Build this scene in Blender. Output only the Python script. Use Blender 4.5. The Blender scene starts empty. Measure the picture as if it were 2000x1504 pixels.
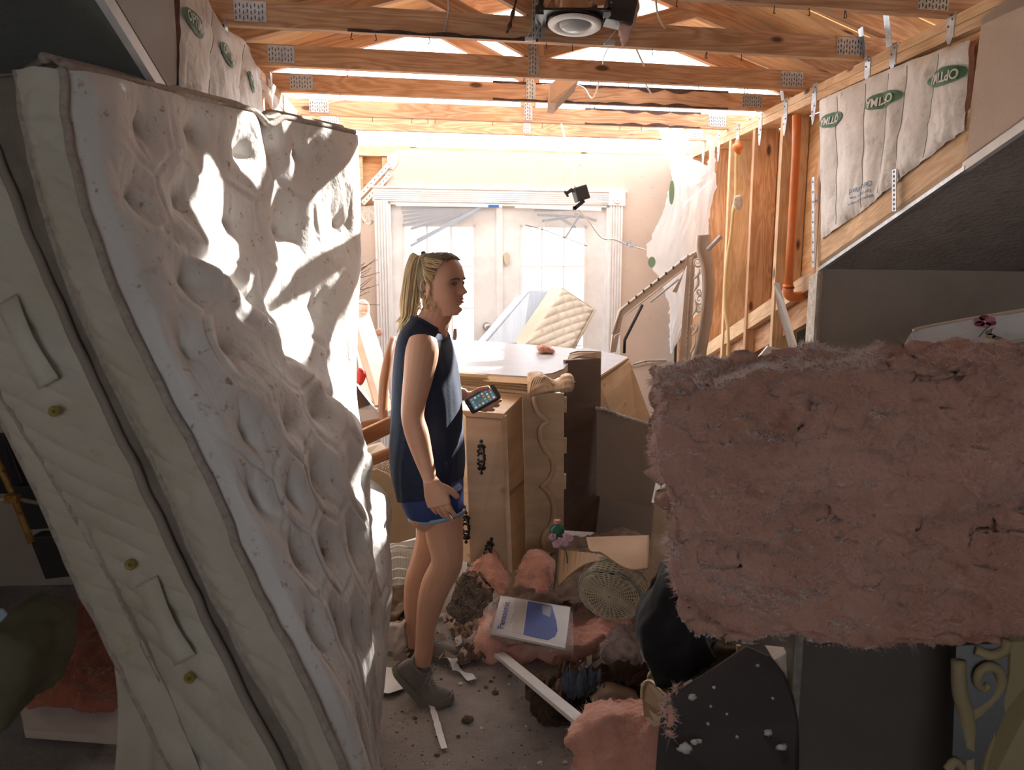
import bpy, bmesh, math, random
import numpy as np
from mathutils import Vector, Matrix, noise
from math import sin, cos, pi, atan, sqrt, radians, exp

# ---------------------------------------------------------------- camera, world, sun, exposure
SC = bpy.context.scene
COL = SC.collection
FPX = 1525.0
PITCH = atan(247 / FPX)
EYE = Vector((0, 0, 1.62))
cam_d = bpy.data.cameras.new('camera'); cam = bpy.data.objects.new('camera', cam_d); COL.objects.link(cam)
cam_d.sensor_width = 36; cam_d.lens = FPX / 2000 * 36; cam_d.clip_start = 0.02
cam.location = EYE; cam.rotation_euler = (pi / 2 - PITCH, 0, 0)
cam_d.dof.use_dof = True; cam_d.dof.focus_distance = 2.95; cam_d.dof.aperture_fstop = 5.0
SC.camera = cam
W = bpy.data.worlds.new('world'); SC.world = W; W.use_nodes = True
nt = W.node_tree; bg = nt.nodes['Background']
sky = nt.nodes.new('ShaderNodeTexSky'); sky.sky_type = 'HOSEK_WILKIE'
SUN_DIR = Vector((0.60, 0.80, 0.56)).normalized()
sky.sun_direction = SUN_DIR; sky.turbidity = 4.0; sky.ground_albedo = 0.5
mixn = nt.nodes.new('ShaderNodeMix'); mixn.data_type = 'RGBA'; mixn.inputs[0].default_value = 0.82
mixn.inputs[7].default_value = (0.96, 0.955, 0.97, 1)
nt.links.new(sky.outputs[0], mixn.inputs[6]); nt.links.new(mixn.outputs[2], bg.inputs[0])
bg.inputs[1].default_value = 6.4
sd = bpy.data.lights.new('sun', 'SUN'); sd.energy = 26; sd.angle = radians(0.6); sd.color = (1, 0.95, 0.87)
sun = bpy.data.objects.new('sun', sd); COL.objects.link(sun); sun.location = (6, 8, 8)
sun.rotation_euler = SUN_DIR.to_track_quat('Z', 'Y').to_euler()
SC.view_settings.view_transform = 'Standard'; SC.view_settings.look = 'None'
SC.view_settings.gamma = 1; SC.view_settings.use_curve_mapping = False
SC.view_settings.exposure = 0.0

# ---------------------------------------------------------------- placing helpers (pixels of the 2000x1504 frame -> real points)
def ray(px, py):
    a = (px - 1000) / FPX; b = -(py - 752) / FPX
    return Vector((a, cos(PITCH) + b * sin(PITCH), -sin(PITCH) + b * cos(PITCH)))
def P(px, py, Y):
    r = ray(px, py); return EYE + r * (Y / r.y)
def PZ(px, py, z=0.0):
    r = ray(px, py); return EYE + r * ((z - EYE.z) / r.z)
def PW(px, py, w):                       # w = (point, normal)
    r = ray(px, py); return EYE + r * ((w[0] - EYE).dot(w[1]) / r.dot(w[1]))
V = Vector
rnd = random.Random(7)

# ---------------------------------------------------------------- materials
MATS = {}
def mat(name, c1, c2=None, scale=6.0, rough=0.75, bump=0.0, bscale=None, stretch=(1, 1, 1), speck=None, metal=0.0,
        coord='Object', detail=6, alpha=1.0, trans=0.0, emit=None, spots=None, sss=0.0, fac=(0.35, 0.65), sheen=0.0, translucent=0.0):
    if name in MATS: return MATS[name]
    m = bpy.data.materials.new(name); m.use_nodes = True; MATS[name] = m
    t = m.node_tree; N = t.nodes; L = t.links; b = N['Principled BSDF']
    b.inputs['Roughness'].default_value = rough; b.inputs['Metallic'].default_value = metal
    b.inputs['Base Color'].default_value = (*c1, 1)
    if alpha < 1: b.inputs['Alpha'].default_value = alpha
    if trans: b.inputs['Transmission Weight'].default_value = trans
    if sheen: b.inputs['Sheen Weight'].default_value = sheen
    if sss:
        b.inputs['Subsurface Weight'].default_value = sss; b.inputs['Subsurface Radius'].default_value = (1, .35, .2)
        b.inputs['Subsurface Scale'].default_value = .01
    if emit: b.inputs['Emission Color'].default_value = (*emit[0], 1); b.inputs['Emission Strength'].default_value = emit[1]
    tc = N.new('ShaderNodeTexCoord'); mp = N.new('ShaderNodeMapping'); mp.inputs['Scale'].default_value = stretch
    L.new(tc.outputs[coord], mp.inputs[0])
    col = None
    if c2:
        nz = N.new('ShaderNodeTexNoise'); nz.inputs['Scale'].default_value = scale; nz.inputs['Detail'].default_value = detail
        nz.inputs['Roughness'].default_value = .6
        L.new(mp.outputs[0], nz.inputs['Vector'])
        cr = N.new('ShaderNodeValToRGB'); cr.color_ramp.elements[0].position = fac[0]; cr.color_ramp.elements[1].position = fac[1]
        cr.color_ramp.elements[0].color = (*c1, 1); cr.color_ramp.elements[1].color = (*c2, 1)
        L.new(nz.outputs[0], cr.inputs[0]); col = cr.outputs[0]
    for sp in ([speck] if speck else []) + (spots or []):      # (colour, scale, lo, hi)
        sc_, lo, hi = sp[1], sp[2], sp[3]
        n2 = N.new('ShaderNodeTexNoise'); n2.inputs['Scale'].default_value = sc_; n2.inputs['Detail'].default_value = 5
        n2.inputs['Roughness'].default_value = .7; L.new(tc.outputs[coord], n2.inputs['Vector'])
        r2 = N.new('ShaderNodeMapRange'); r2.inputs[1].default_value = lo; r2.inputs[2].default_value = hi
        L.new(n2.outputs[0], r2.inputs[0])
        mx = N.new('ShaderNodeMix'); mx.data_type = 'RGBA'
        L.new(r2.outputs[0], mx.inputs[0])
        if col is not None: L.new(col, mx.inputs[6])
        else: mx.inputs[6].default_value = (*c1, 1)
        mx.inputs[7].default_value = (*sp[0], 1); col = mx.outputs[2]
    if col is not None: L.new(col, b.inputs['Base Color'])
    if bump:
        nb = N.new('ShaderNodeTexNoise'); nb.inputs['Scale'].default_value = bscale or scale * 4; nb.inputs['Detail'].default_value = 5
        L.new(mp.outputs[0], nb.inputs['Vector'])
        bp = N.new('ShaderNodeBump'); bp.inputs['Strength'].default_value = min(1, bump); bp.inputs['Distance'].default_value = 0.01 * max(1, bump)
        L.new(nb.outputs[0], bp.inputs['Height']); L.new(bp.outputs[0], b.inputs['Normal'])
    if translucent:
        tr = N.new('ShaderNodeBsdfTranslucent'); ms = N.new('ShaderNodeMixShader'); ms.inputs[0].default_value = translucent
        if col is not None: L.new(col, tr.inputs[0])
        else: tr.inputs[0].default_value = (*c1, 1)
        L.new(b.outputs[0], ms.inputs[1]); L.new(tr.outputs[0], ms.inputs[2]); L.new(ms.outputs[0], N['Material Output'].inputs[0])
    return m

def wood(name, light, dark, knot=(0.12, 0.05, 0.02), rough=.65, rings=18.0, stain=None, length=1.0):
    if name in MATS: return MATS[name]
    m = bpy.data.materials.new(name); m.use_nodes = True; MATS[name] = m
    t = m.node_tree; N = t.nodes; L = t.links; b = N['Principled BSDF']; b.inputs['Roughness'].default_value = rough
    uv = N.new('ShaderNodeTexCoord'); inf = N.new('ShaderNodeObjectInfo')
    add = N.new('ShaderNodeVectorMath'); add.operation = 'ADD'
    sc = N.new('ShaderNodeVectorMath'); sc.operation = 'SCALE'; sc.inputs['Scale'].default_value = 37.0
    L.new(inf.outputs['Random'], sc.inputs[0]); L.new(uv.outputs['UV'], add.inputs[0]); L.new(sc.outputs[0], add.inputs[1])
    mp = N.new('ShaderNodeMapping'); mp.inputs['Scale'].default_value = (1.1 * length, 9, 1)
    L.new(add.outputs[0], mp.inputs[0])
    nz = N.new('ShaderNodeTexNoise'); nz.inputs['Scale'].default_value = 1.3; nz.inputs['Detail'].default_value = 3; nz.inputs['Distortion'].default_value = .6
    L.new(mp.outputs[0], nz.inputs['Vector'])
    mu = N.new('ShaderNodeMath'); mu.operation = 'MULTIPLY'; mu.inputs[1].default_value = rings
    L.new(nz.outputs[0], mu.inputs[0])
    fr = N.new('ShaderNodeMath'); fr.operation = 'PINGPONG'; fr.inputs[1].default_value = 1.0; L.new(mu.outputs[0], fr.inputs[0])
    cr = N.new('ShaderNodeValToRGB'); cr.color_ramp.elements[0].position = .1; cr.color_ramp.elements[1].position = .95
    cr.color_ramp.elements[0].color = (*light, 1); cr.color_ramp.elements[1].color = (*dark, 1)
    L.new(fr.outputs[0], cr.inputs[0])
    mp2 = N.new('ShaderNodeMapping'); mp2.inputs['Scale'].default_value = (3.0, 7.5, 1); L.new(add.outputs[0], mp2.inputs[0])
    vo = N.new('ShaderNodeTexVoronoi'); vo.inputs['Scale'].default_value = 1.0; L.new(mp2.outputs[0], vo.inputs['Vector'])
    mr = N.new('ShaderNodeMapRange'); mr.inputs[1].default_value = .13; mr.inputs[2].default_value = .07; L.new(vo.outputs['Distance'], mr.inputs[0])
    mx = N.new('ShaderNodeMix'); mx.data_type = 'RGBA'; L.new(mr.outputs[0], mx.inputs[0]); L.new(cr.outputs[0], mx.inputs[6]); mx.inputs[7].default_value = (*knot, 1)
    col = mx.outputs[2]
    n3 = N.new('ShaderNodeTexNoise'); n3.inputs['Scale'].default_value = 3.0; n3.inputs['Detail'].default_value = 6; L.new(add.outputs[0], n3.inputs['Vector'])
    m3 = N.new('ShaderNodeMapRange'); m3.inputs[1].default_value = .3; m3.inputs[2].default_value = .75; m3.inputs[3].default_value = .72; m3.inputs[4].default_value = 1.15
    L.new(n3.outputs[0], m3.inputs[0])
    vm = N.new('ShaderNodeVectorMath'); vm.operation = 'SCALE'; L.new(col, vm.inputs[0]); L.new(m3.outputs[0], vm.inputs['Scale']); col = vm.outputs[0]
    L.new(col, b.inputs['Base Color'])
    bp = N.new('ShaderNodeBump'); bp.inputs['Strength'].default_value = .25; bp.inputs['Distance'].default_value = .004
    L.new(fr.outputs[0], bp.inputs['Height']); L.new(bp.outputs[0], b.inputs['Normal'])
    return m

# ---------------------------------------------------------------- mesh builder
class MB:
    def __init__(s): s.v = []; s.f = []; s.uv = []
    def face(s, pts, uvs=None):
        i = len(s.v); s.v += [Vector(p) for p in pts]; s.f.append(tuple(range(i, i + len(pts))))
        s.uv += uvs or [(p[0], p[2]) for p in pts]
        return s
    def hexa(s, c8, uvlen=1.0):            # 8 corners, bottom loop then top loop; long axis along u (edge 0->1)
        i = len(s.v); s.v += [Vector(p) for p in c8]
        Lx = (s.v[i + 1] - s.v[i]).length; Wy = (s.v[i + 3] - s.v[i]).length; Hz = (s.v[i + 4] - s.v[i]).length
        o = rnd.random() * 3
        quads = [((0, 3, 2, 1), [(0, 0), (0, Wy), (Lx, Wy), (Lx, 0)]), ((4, 5, 6, 7), [(0, 0), (Lx, 0), (Lx, Wy), (0, Wy)]),
                 ((0, 1, 5, 4), [(0, 0), (Lx, 0), (Lx, Hz), (0, Hz)]), ((3, 7, 6, 2), [(0, 0), (0, Hz), (Lx, Hz), (Lx, 0)]),
                 ((1, 2, 6, 5), [(0, 0), (0, Wy), (Hz, Wy), (Hz, 0)]), ((0, 4, 7, 3), [(0, 0), (Hz, 0), (Hz, Wy), (0, Wy)])]
        for q, u in quads:
            s.f.append(tuple(i + k for k in q)); s.uv += [(a + o, b_ + o * 2 + .3 * q[1]) for a, b_ in u]
        return s
    def box(s, c, size, rot=None):
        c = Vector(c); x, y, z = [k / 2 for k in size]; R = rot or Matrix.Identity(3)
        co = [(-x, -y, -z), (x, -y, -z), (x, y, -z), (-x, y, -z), (-x, -y, z), (x, -y, z), (x, y, z), (-x, y, z)]
        return s.hexa([c + R @ Vector(k) for k in co])
    def beam(s, p0, p1, w, h, up=(0, 0, 1)):       # w across, h along up; p0,p1 are centre line
        p0 = Vector(p0); p1 = Vector(p1); d = (p1 - p0).normalized(); up = Vector(up)
        sd_ = d.cross(up).normalized(); u = sd_.cross(d).normalized()
        a = sd_ * (w / 2); b_ = u * (h / 2)
        return s.hexa([p0 - a - b_, p1 - a - b_, p1 + a - b_, p0 + a - b_, p0 - a + b_, p1 - a + b_, p1 + a + b_, p0 + a + b_])
    def prism(s, pts, off):
        pts = [Vector(p) for p in pts]; off = Vector(off); n = len(pts); i = len(s.v)
        s.v += pts + [p + off for p in pts]
        e = (pts[1] - pts[0]).normalized(); nn = off.normalized(); g = nn.cross(e)
        uva = [((p - pts[0]).dot(e), (p - pts[0]).dot(g)) for p in pts]
        nrm = Vector((0, 0, 0))
        for k in range(n):
            nrm += (pts[k] - pts[0]).cross(pts[(k + 1) % n] - pts[0])
        flip = nrm.dot(off) > 0
        a = list(range(i, i + n)); b_ = list(range(i + n, i + 2 * n))
        ua = list(uva)
        if flip: s.f.append(tuple(reversed(a))); s.uv += list(reversed(ua)); s.f.append(tuple(b_)); s.uv += ua
        else: s.f.append(tuple(a)); s.uv += ua; s.f.append(tuple(reversed(b_))); s.uv += list(reversed(ua))
        T_ = off.length
        for k in range(n):
            j = (k + 1) % n; ll = (pts[j] - pts[k]).length
            if flip: s.f.append((a[k], a[j], b_[j], b_[k])); s.uv += [(0, 0), (ll, 0), (ll, T_), (0, T_)]
            else: s.f.append((a[j], a[k], b_[k], b_[j])); s.uv += [(ll, 0), (0, 0), (0, T_), (ll, T_)]
        return s
    def tube(s, pts, r, n=8, cap=True, flat=1.0):
        pts = [Vector(p) for p in pts]; m = len(pts)
        rs = [r] * m if not hasattr(r, '__len__') else list(r)
        i0 = len(s.v); ref = None; acc = 0
        for k, p in enumerate(pts):
            d = (pts[min(k + 1, m - 1)] - pts[max(k - 1, 0)])
            d = d.normalized() if d.length > 1e-9 else Vector((0, 0, 1))
            if ref is None:
                ref = Vector((0, 0, 1)) if abs(d.z) < .9 else Vector((1, 0, 0))
            x = ref - d * ref.dot(d); x = x.normalized() if x.length > 1e-6 else d.orthogonal().normalized()
            ref = x; y = d.cross(x)
            for q in range(n):
                a = 2 * pi * q / n; s.v.append(p + x * (cos(a) * rs[k]) + y * (sin(a) * rs[k] * flat))
        ln = [0]
        for k in range(1, m): ln.append(ln[-1] + (pts[k] - pts[k - 1]).length)
        for k in range(m - 1):
            for q in range(n):
                q2 = (q + 1) % n
                s.f.append((i0 + k * n + q, i0 + k * n + q2, i0 + (k + 1) * n + q2, i0 + (k + 1) * n + q))
                s.uv += [(ln[k], q / n * .1), (ln[k], (q + 1) / n * .1), (ln[k + 1], (q + 1) / n * .1), (ln[k + 1], q / n * .1)]
        if cap:
            s.f.append(tuple(i0 + q for q in reversed(range(n)))); s.uv += [(0, 0)] * n
            s.f.append(tuple(i0 + (m - 1) * n + q for q in range(n))); s.uv += [(0, 0)] * n
        return s
    def grid(s, G, close_u=False, close_v=False, flip=False, uvs=1.0):   # G: array [nv][nu] of points
        G = np.asarray(G, dtype=float); nv, nu = G.shape[:2]; i0 = len(s.v)
        s.v += [Vector(p) for p in G.reshape(-1, 3)]
        for j in range(nv if close_v else nv - 1):
            for k in range(nu if close_u else nu - 1):
                a = i0 + j * nu + k; b_ = i0 + j * nu + (k + 1) % nu; c = i0 + ((j + 1) % nv) * nu + (k + 1) % nu; d = i0 + ((j + 1) % nv) * nu + k
                q = (a, d, c, b_) if flip else (a, b_, c, d)
                s.f.append(q)
                u = [(k / nu * uvs, j / nv * uvs), ((k + 1) / nu * uvs, j / nv * uvs), ((k + 1) / nu * uvs, (j + 1) / nv * uvs), (k / nu * uvs, (j + 1) / nv * uvs)]
                s.uv += ([u[0], u[3], u[2], u[1]] if flip else u)
        return s
    def loft(s, rings, cap=True):           # rings of equal count, closed
        n = len(rings[0]); i0 = len(s.v)
        for r in rings: s.v += [Vector(p) for p in r]
        for k in range(len(rings) - 1):
            for q in range(n):
                q2 = (q + 1) % n
                s.f.append((i0 + k * n + q, i0 + k * n + q2, i0 + (k + 1) * n + q2, i0 + (k + 1) * n + q))
                s.uv += [(q / n, k / 10), ((q + 1) / n, k / 10), ((q + 1) / n, (k + 1) / 10), (q / n, (k + 1) / 10)]
        if cap:
            s.f.append(tuple(i0 + q for q in reversed(range(n)))); s.uv += [(0, 0)] * n
            e = i0 + (len(rings) - 1) * n; s.f.append(tuple(e + q for q in range(n))); s.uv += [(0, 0)] * n
        return s
    def ball(s, c, r, nu=14, nv=9, rot=None, fn=None):
        c = Vector(c); r = Vector((r, r, r)) if not hasattr(r, '__len__') else Vector(r); R = rot or Matrix.Identity(3)
        rings = []
        for j in range(nv + 1):
            th = pi * (j + .03 if j == 0 else j - .03 if j == nv else j) / nv
            ring = []
            for k in range(nu):
                a = 2 * pi * k / nu; d = Vector((sin(th) * cos(a), sin(th) * sin(a), -cos(th)))
                f = fn(d) if fn else 1
                ring.append(c + R @ Vector((d.x * r.x * f, d.y * r.y * f, d.z * r.z * f)))
            rings.append(ring)
        return s.loft(rings)

ORG = {}
def T(name, label, cat, base, group=None):
    o = bpy.data.objects.new(name, None); COL.objects.link(o); o.location = Vector(base); o.empty_display_size = .05
    ORG[o.name] = Vector(base); o['label'] = label; o['category'] = cat
    if group: o['group'] = group
    return o
def add(name, mb, m, parent=None, smooth=False, label=None, cat=None, group=None, kind=None):
    vs = mb.v; lo = Vector((min(p.x for p in vs), min(p.y for p in vs), min(p.z for p in vs))); hi = Vector((max(p.x for p in vs), max(p.y for p in vs), max(p.z for p in vs)))
    org = ORG[parent.name] if parent else Vector(((lo.x + hi.x) / 2, (lo.y + hi.y) / 2, lo.z))
    me = bpy.data.meshes.new(name)
    me.from_pydata([p - org for p in vs], [], mb.f)
    uvl = me.uv_layers.new(name='UVMap')
    if len(mb.uv) == len(me.loops): uvl.data.foreach_set('uv', np.array(mb.uv, dtype=np.float32).reshape(-1))
    me.validate(); me.update()
    if smooth: me.polygons.foreach_set('use_smooth', [True] * len(me.polygons))
    if m: me.materials.append(m)
    o = bpy.data.objects.new(name, me); COL.objects.link(o)
    ORG[o.name] = org
    if parent: o.parent = parent
    else: o.location = org
    if label: o['label'] = label
    if cat: o['category'] = cat
    if group: o['group'] = group
    if kind: o['kind'] = kind
    return o
def S(name, mb, m, smooth=False): return add(name, mb, m, smooth=smooth, kind='structure')
def fixn(o):
    bm = bmesh.new(); bm.from_mesh(o.data); bmesh.ops.recalc_face_normals(bm, faces=bm.faces); bm.to_mesh(o.data); bm.free(); return o
def remesh(o, vox, smooth=4, fac=.5, disp=None):
    a = o.modifiers.new('r', 'REMESH'); a.mode = 'VOXEL'; a.voxel_size = vox; a.use_smooth_shade = True
    b = o.modifiers.new('s', 'SMOOTH'); b.factor = fac; b.iterations = smooth
    dg = bpy.context.evaluated_depsgraph_get(); dg.update()
    me = bpy.data.meshes.new_from_object(o.evaluated_get(dg)); mats_ = list(o.data.materials)
    o.modifiers.clear(); o.data = me
    if not me.materials:
        for q in mats_: me.materials.append(q)
    me.polygons.foreach_set('use_smooth', [True] * len(me.polygons))
    return o
def bevel(o, w=.004, seg=2):
    m = o.modifiers.new('bevel', 'BEVEL'); m.width = w; m.segments = seg; m.limit_method = 'ANGLE'; m.angle_limit = .6
    return o
def cr(p0, p1, p2, p3, t):
    return .5 * ((2 * p1) + (p2 - p0) * t + (2 * p0 - 5 * p1 + 4 * p2 - p3) * t * t + (3 * p1 - p0 - 3 * p2 + p3) * t ** 3)
def spl(keys, vals, xs):                     # interpolate: keys ascending, vals array (n,...) ; catmull-rom on uneven keys
    keys = np.asarray(keys, float); vals = np.asarray(vals, float); out = []
    for x in xs:
        i = int(np.clip(np.searchsorted(keys, x) - 1, 0, len(keys) - 2)); t = (x - keys[i]) / (keys[i + 1] - keys[i])
        h = keys[i + 1] - keys[i]
        m0 = (vals[i + 1] - vals[i - 1]) / (keys[i + 1] - keys[i - 1]) * h if i > 0 else vals[i + 1] - vals[i]
        m1 = (vals[i + 2] - vals[i]) / (keys[i + 2] - keys[i]) * h if i + 2 < len(keys) else vals[i + 1] - vals[i]
        t2, t3 = t * t, t ** 3
        out.append((2 * t3 - 3 * t2 + 1) * vals[i] + (t3 - 2 * t2 + t) * m0 + (-2 * t3 + 3 * t2) * vals[i + 1] + (t3 - t2) * m1)
    return np.array(out)
def net(ku, kv, C, nu, nv):                  # C [rows v][cols u] of points -> dense grid [nv][nu]
    C = np.array([[list(p) for p in r] for r in C], float)
    A = spl(kv, C, np.linspace(kv[0], kv[-1], nv))               # (nv, cols, 3)
    B = spl(ku, A.transpose(1, 0, 2), np.linspace(ku[0], ku[-1], nu)).transpose(1, 0, 2)
    return B
def gnorm(G):
    du = np.gradient(G, axis=1); dv = np.gradient(G, axis=0); n = np.cross(du, dv)
    return n / (np.linalg.norm(n, axis=2, keepdims=True) + 1e-9)
def fbm(p, s=1.0, o=4): return noise.fractal(Vector(p) * s, 1.0, 2.0, o)
def curve_pts(pts, n=40):
    pts = np.array([list(p) for p in pts], float); k = np.arange(len(pts))
    return [Vector(p) for p in spl(k, pts, np.linspace(0, len(pts) - 1, n))]
def text_mb(txt, origin, ex, ey, size, off=.0015, bold=0.0, align='CENTER', fit=None):
    cu = bpy.data.curves.new('t', 'FONT'); cu.body = txt; cu.size = 1; cu.align_x = align; cu.align_y = 'CENTER'; cu.offset = bold
    cu.resolution_u = 3
    ob = bpy.data.objects.new('t', cu); COL.objects.link(ob); dg = bpy.context.evaluated_depsgraph_get(); dg.update()
    me = bpy.data.meshes.new_from_object(ob.evaluated_get(dg)); mb = MB(); ex = Vector(ex).normalized(); ey = Vector(ey).normalized(); n = ex.cross(ey).normalized()
    xs = [v.co.x for v in me.vertices]; wd = max(xs) - min(xs)
    sx = (fit / wd) if fit else size
    base = len(mb.v); mb.v = [Vector(origin) + ex * (v.co.x * sx) + ey * (v.co.y * size) + n * off for v in me.vertices]
    for p in me.polygons: mb.f.append(tuple(p.vertices)); mb.uv += [(0, 0)] * len(p.vertices)
    bpy.data.objects.remove(ob); bpy.data.meshes.remove(me); bpy.data.curves.remove(cu)
    return mb
def ellipse_mb(c, ex, ey, a, b, off=.001, n=36, th=.0006):
    ex = Vector(ex).normalized(); ey = Vector(ey).normalized(); nn = ex.cross(ey).normalized(); c = Vector(c) + nn * off
    return MB().prism([c + ex * (a * cos(2 * pi * k / n)) + ey * (b * sin(2 * pi * k / n)) for k in range(n)], nn * th)

# colours
WOOD = wood('framing_pine', (0.68, 0.42, 0.255), (0.50, 0.27, 0.14))
WOODP = wood('framing_pine_pale', (0.76, 0.54, 0.34), (0.64, 0.41, 0.22))
PLY = wood('plywood', (0.78, 0.50, 0.27), (0.62, 0.35, 0.16), rings=9)
CREAM = wood('bleached_oak', (0.74, 0.56, 0.38), (0.66, 0.48, 0.31), knot=(.5, .36, .22), rough=.45, rings=7)
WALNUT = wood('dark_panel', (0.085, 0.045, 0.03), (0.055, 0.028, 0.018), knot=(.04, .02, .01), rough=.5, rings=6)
CHAIRW = wood('chair_wood', (0.30, 0.13, 0.06), (0.20, 0.08, 0.035), rough=.35, rings=6)
STEEL = mat('galvanised', (0.42, 0.46, 0.50), (0.60, 0.64, 0.68), scale=40, rough=.45, metal=.75)
WHITEP = mat('white_paint', (0.80, 0.81, 0.82), (0.70, 0.70, 0.70), scale=8, rough=.4, spots=[((.35, .3, .25), 60, .68, .74)])
DRY = mat('drywall_cream', (0.58, 0.48, 0.41), (0.53, 0.435, 0.37), scale=3, rough=.85, bump=.3, bscale=120, spots=[((.25, .17, .11), 22, .66, .72), ((.3, .24, .18), 90, .70, .76)])
DRYG = mat('drywall_grey', (0.50, 0.50, 0.50), (0.44, 0.44, 0.44), scale=3, rough=.85, bump=.2, bscale=120)
GYP = mat('gypsum_core', (0.72, 0.70, 0.66), (0.5, 0.46, 0.4), scale=30, rough=.95, bump=.6)
BLACK = mat('black_plastic', (0.02, 0.02, 0.022), rough=.4)
# ---------------------------------------------------------------- wall frames
NB = Vector((-0.225, 1, 0)).normalized(); DB = Vector((1, 0.225, 0)).normalized(); B0 = Vector((0, 6.155, 0)); WB = (B0, NB)
DR = Vector((-0.0509, 1, 0)).normalized(); NR = Vector((1, 0.0509, 0)).normalized(); R0 = Vector((1.656, 0, 0)); WR = (R0, NR)
DL = Vector((-0.104, 1, 0)).normalized(); NL = Vector((-1, -0.104, 0)).normalized(); L0 = Vector((-0.724, 0, 0)); WL = (L0, NL)
def sb(px, py=505): return (PW(px, py, WB) - B0).dot(DB)
def BW(s, z, o=0): return B0 + DB * s + NB * o + Vector((0, 0, z))     # o>0 = outdoors
def bwbox(mb, s0, s1, z0, z1, o0, o1):
    return mb.hexa([BW(s0, z0, o0), BW(s1, z0, o0), BW(s1, z0, o1), BW(s0, z0, o1), BW(s0, z1, o0), BW(s1, z1, o0), BW(s1, z1, o1), BW(s0, z1, o1)])
def RW(Y, z, o=0): return Vector((1.656 - .0509 * Y, Y, z)) + NR * o
def LW(Y, z, o=0): return Vector((-.724 - .104 * Y, Y, z)) + NL * o

# floor: gritty carpet, dirt spots all over
FLOOR = mat('dirty_carpet', (0.33, 0.29, 0.27), (0.22, 0.19, 0.175), scale=5, rough=.95, bump=.8, bscale=160,
            spots=[((.09, .07, .06), 120, .60, .68), ((.60, .58, .56), 150, .70, .74), ((.14, .11, .09), 9, .58, .72)])
S('floor', MB().box((0, 3.0, -.05), (9, 12, .10)), FLOOR)
# back wall
sL, sR = sb(733), sb(1213); sl, sr = sb(760), sb(1187); zH = PW(970, 372, WB).z; zh = PW(970, 397, WB).z; zT = 2.44
def q(px, py): p = PW(px, py, WB); return p
mb = MB()
mb.prism([q(776, 292), q(1345, 305), BW(sb(1345), zH + .0), BW(sL, zH), q(752, 366), q(758, 348), q(750, 340), q(764, 326), q(768, 308), q(774, 302)], NB * .014)
mb.prism([BW(sL, 0), BW(-1.45, 0), BW(-1.45, q(690, 405).z), q(696, 403), q(700, 420), q(706, 424), q(709, 436), q(722, 439), q(727, 431), BW(sL, q(733, 432).z)], NB * .014)
mb.prism([BW(sR, 0), BW(sb(1345), 0), BW(sb(1345), zH), BW(sR, zH)], NB * .014)
S('wall_back', mb, DRY)
w = bpy.data.objects['wall_back']
mb = MB(); bwbox(mb, -1.55, sl, 0, 2.44, .105, .12); bwbox(mb, sr, 1.6, 0, 2.44, .105, .12); bwbox(mb, sl, sr, zh, 2.44, .105, .12)
add('outer_sheathing', mb, PLY, w)
for s0 in (-1.5, -1.21, -1.16, -.98, sr + .02, 1.30):
    mb = MB(); bwbox(mb, s0, s0 + .038, 0, 2.36, .014, .103); add('stud', mb, WOOD, w)
mb = MB(); bwbox(mb, -1.5, 1.5, 2.365, 2.44, .002, .10); add('top_plate', mb, WOODP, w)
mb = MB(); bwbox(mb, sl - .05, sr + .05, zh + .03, zh + .17, .016, .10); add('header_beam', mb, WOOD, w)
mb = MB().prism([q(1233, 713), q(1250, 706), q(1275, 704), q(1300, 703), q(1302, 705), q(1276, 708), q(1255, 711), q(1240, 716)], NB * -.012)
add('torn_paper_edge', mb, GYP, w, label='torn drywall paper along crack')
mb = MB(); mb.tube([q(1235, 712) - NB * .012, q(1262, 705) - NB * .012, q(1300, 704) - NB * .012], .004, 5); add('crack', mb, mat('crack_and_shadow_dark', (.05, .035, .03)), w)
mb = MB().prism([q(756, 305), q(770, 296), q(779, 300), q(776, 320), q(768, 332), q(757, 328)], NB * -.008); add('gypsum_chip', mb, GYP, w)
mb = MB().prism([q(690, 405), q(732, 401), q(733, 432), q(724, 440), q(712, 437), q(706, 425), q(695, 420)], NB * .006)
add('gypsum_chip', mb, GYP, w)
# casing of the french doors
mb = MB(); bwbox(mb, sL - .01, sR + .01, zh, zH, -.022, 0)
for k in range(5): z = zh + .018 + k * (zH - zh - .036) / 4; bwbox(mb, sL, sR, z - .004, z + .004, -.030, -.02)
bwbox(mb, sL - .03, sR + .03, zH, zH + .014, -.035, 0); bevel(S('trim_1', mb, WHITEP), .003)
for n_, (a, b_) in enumerate(((sL, sl), (sr, sR))):
    mb = MB(); bwbox(mb, a, b_, 0, zh, -.018, 0)
    for k in range(5): s_ = a + (b_ - a) * (k + .5) / 5; bwbox(mb, s_ - .006, s_ + .006, 0, zh, -.028, -.016)
    S('trim_%d' % (n_ + 2), mb, WHITEP)
mb = MB(); bwbox(mb, sr - .01, sR + .012, zh - .005, zH + .02, -.034, 0); c = BW((sr + sR) / 2, (zh + zH) / 2, -.036)
mb.tube([c + NB * .01, c - NB * .006], [.04, .036], 20); mb.tube([c, c - NB * .012], [.02, .014], 16); S('trim_4', mb, WHITEP)
mb = MB(); bwbox(mb, sl - .005, sl + .02, 0, zh, -.01, .11); bwbox(mb, sr - .02, sr + .005, 0, zh, -.01, .11); bwbox(mb, sl, sr, zh - .02, zh, -.01, .11); S('trim_5', mb, WHITEP)
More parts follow.
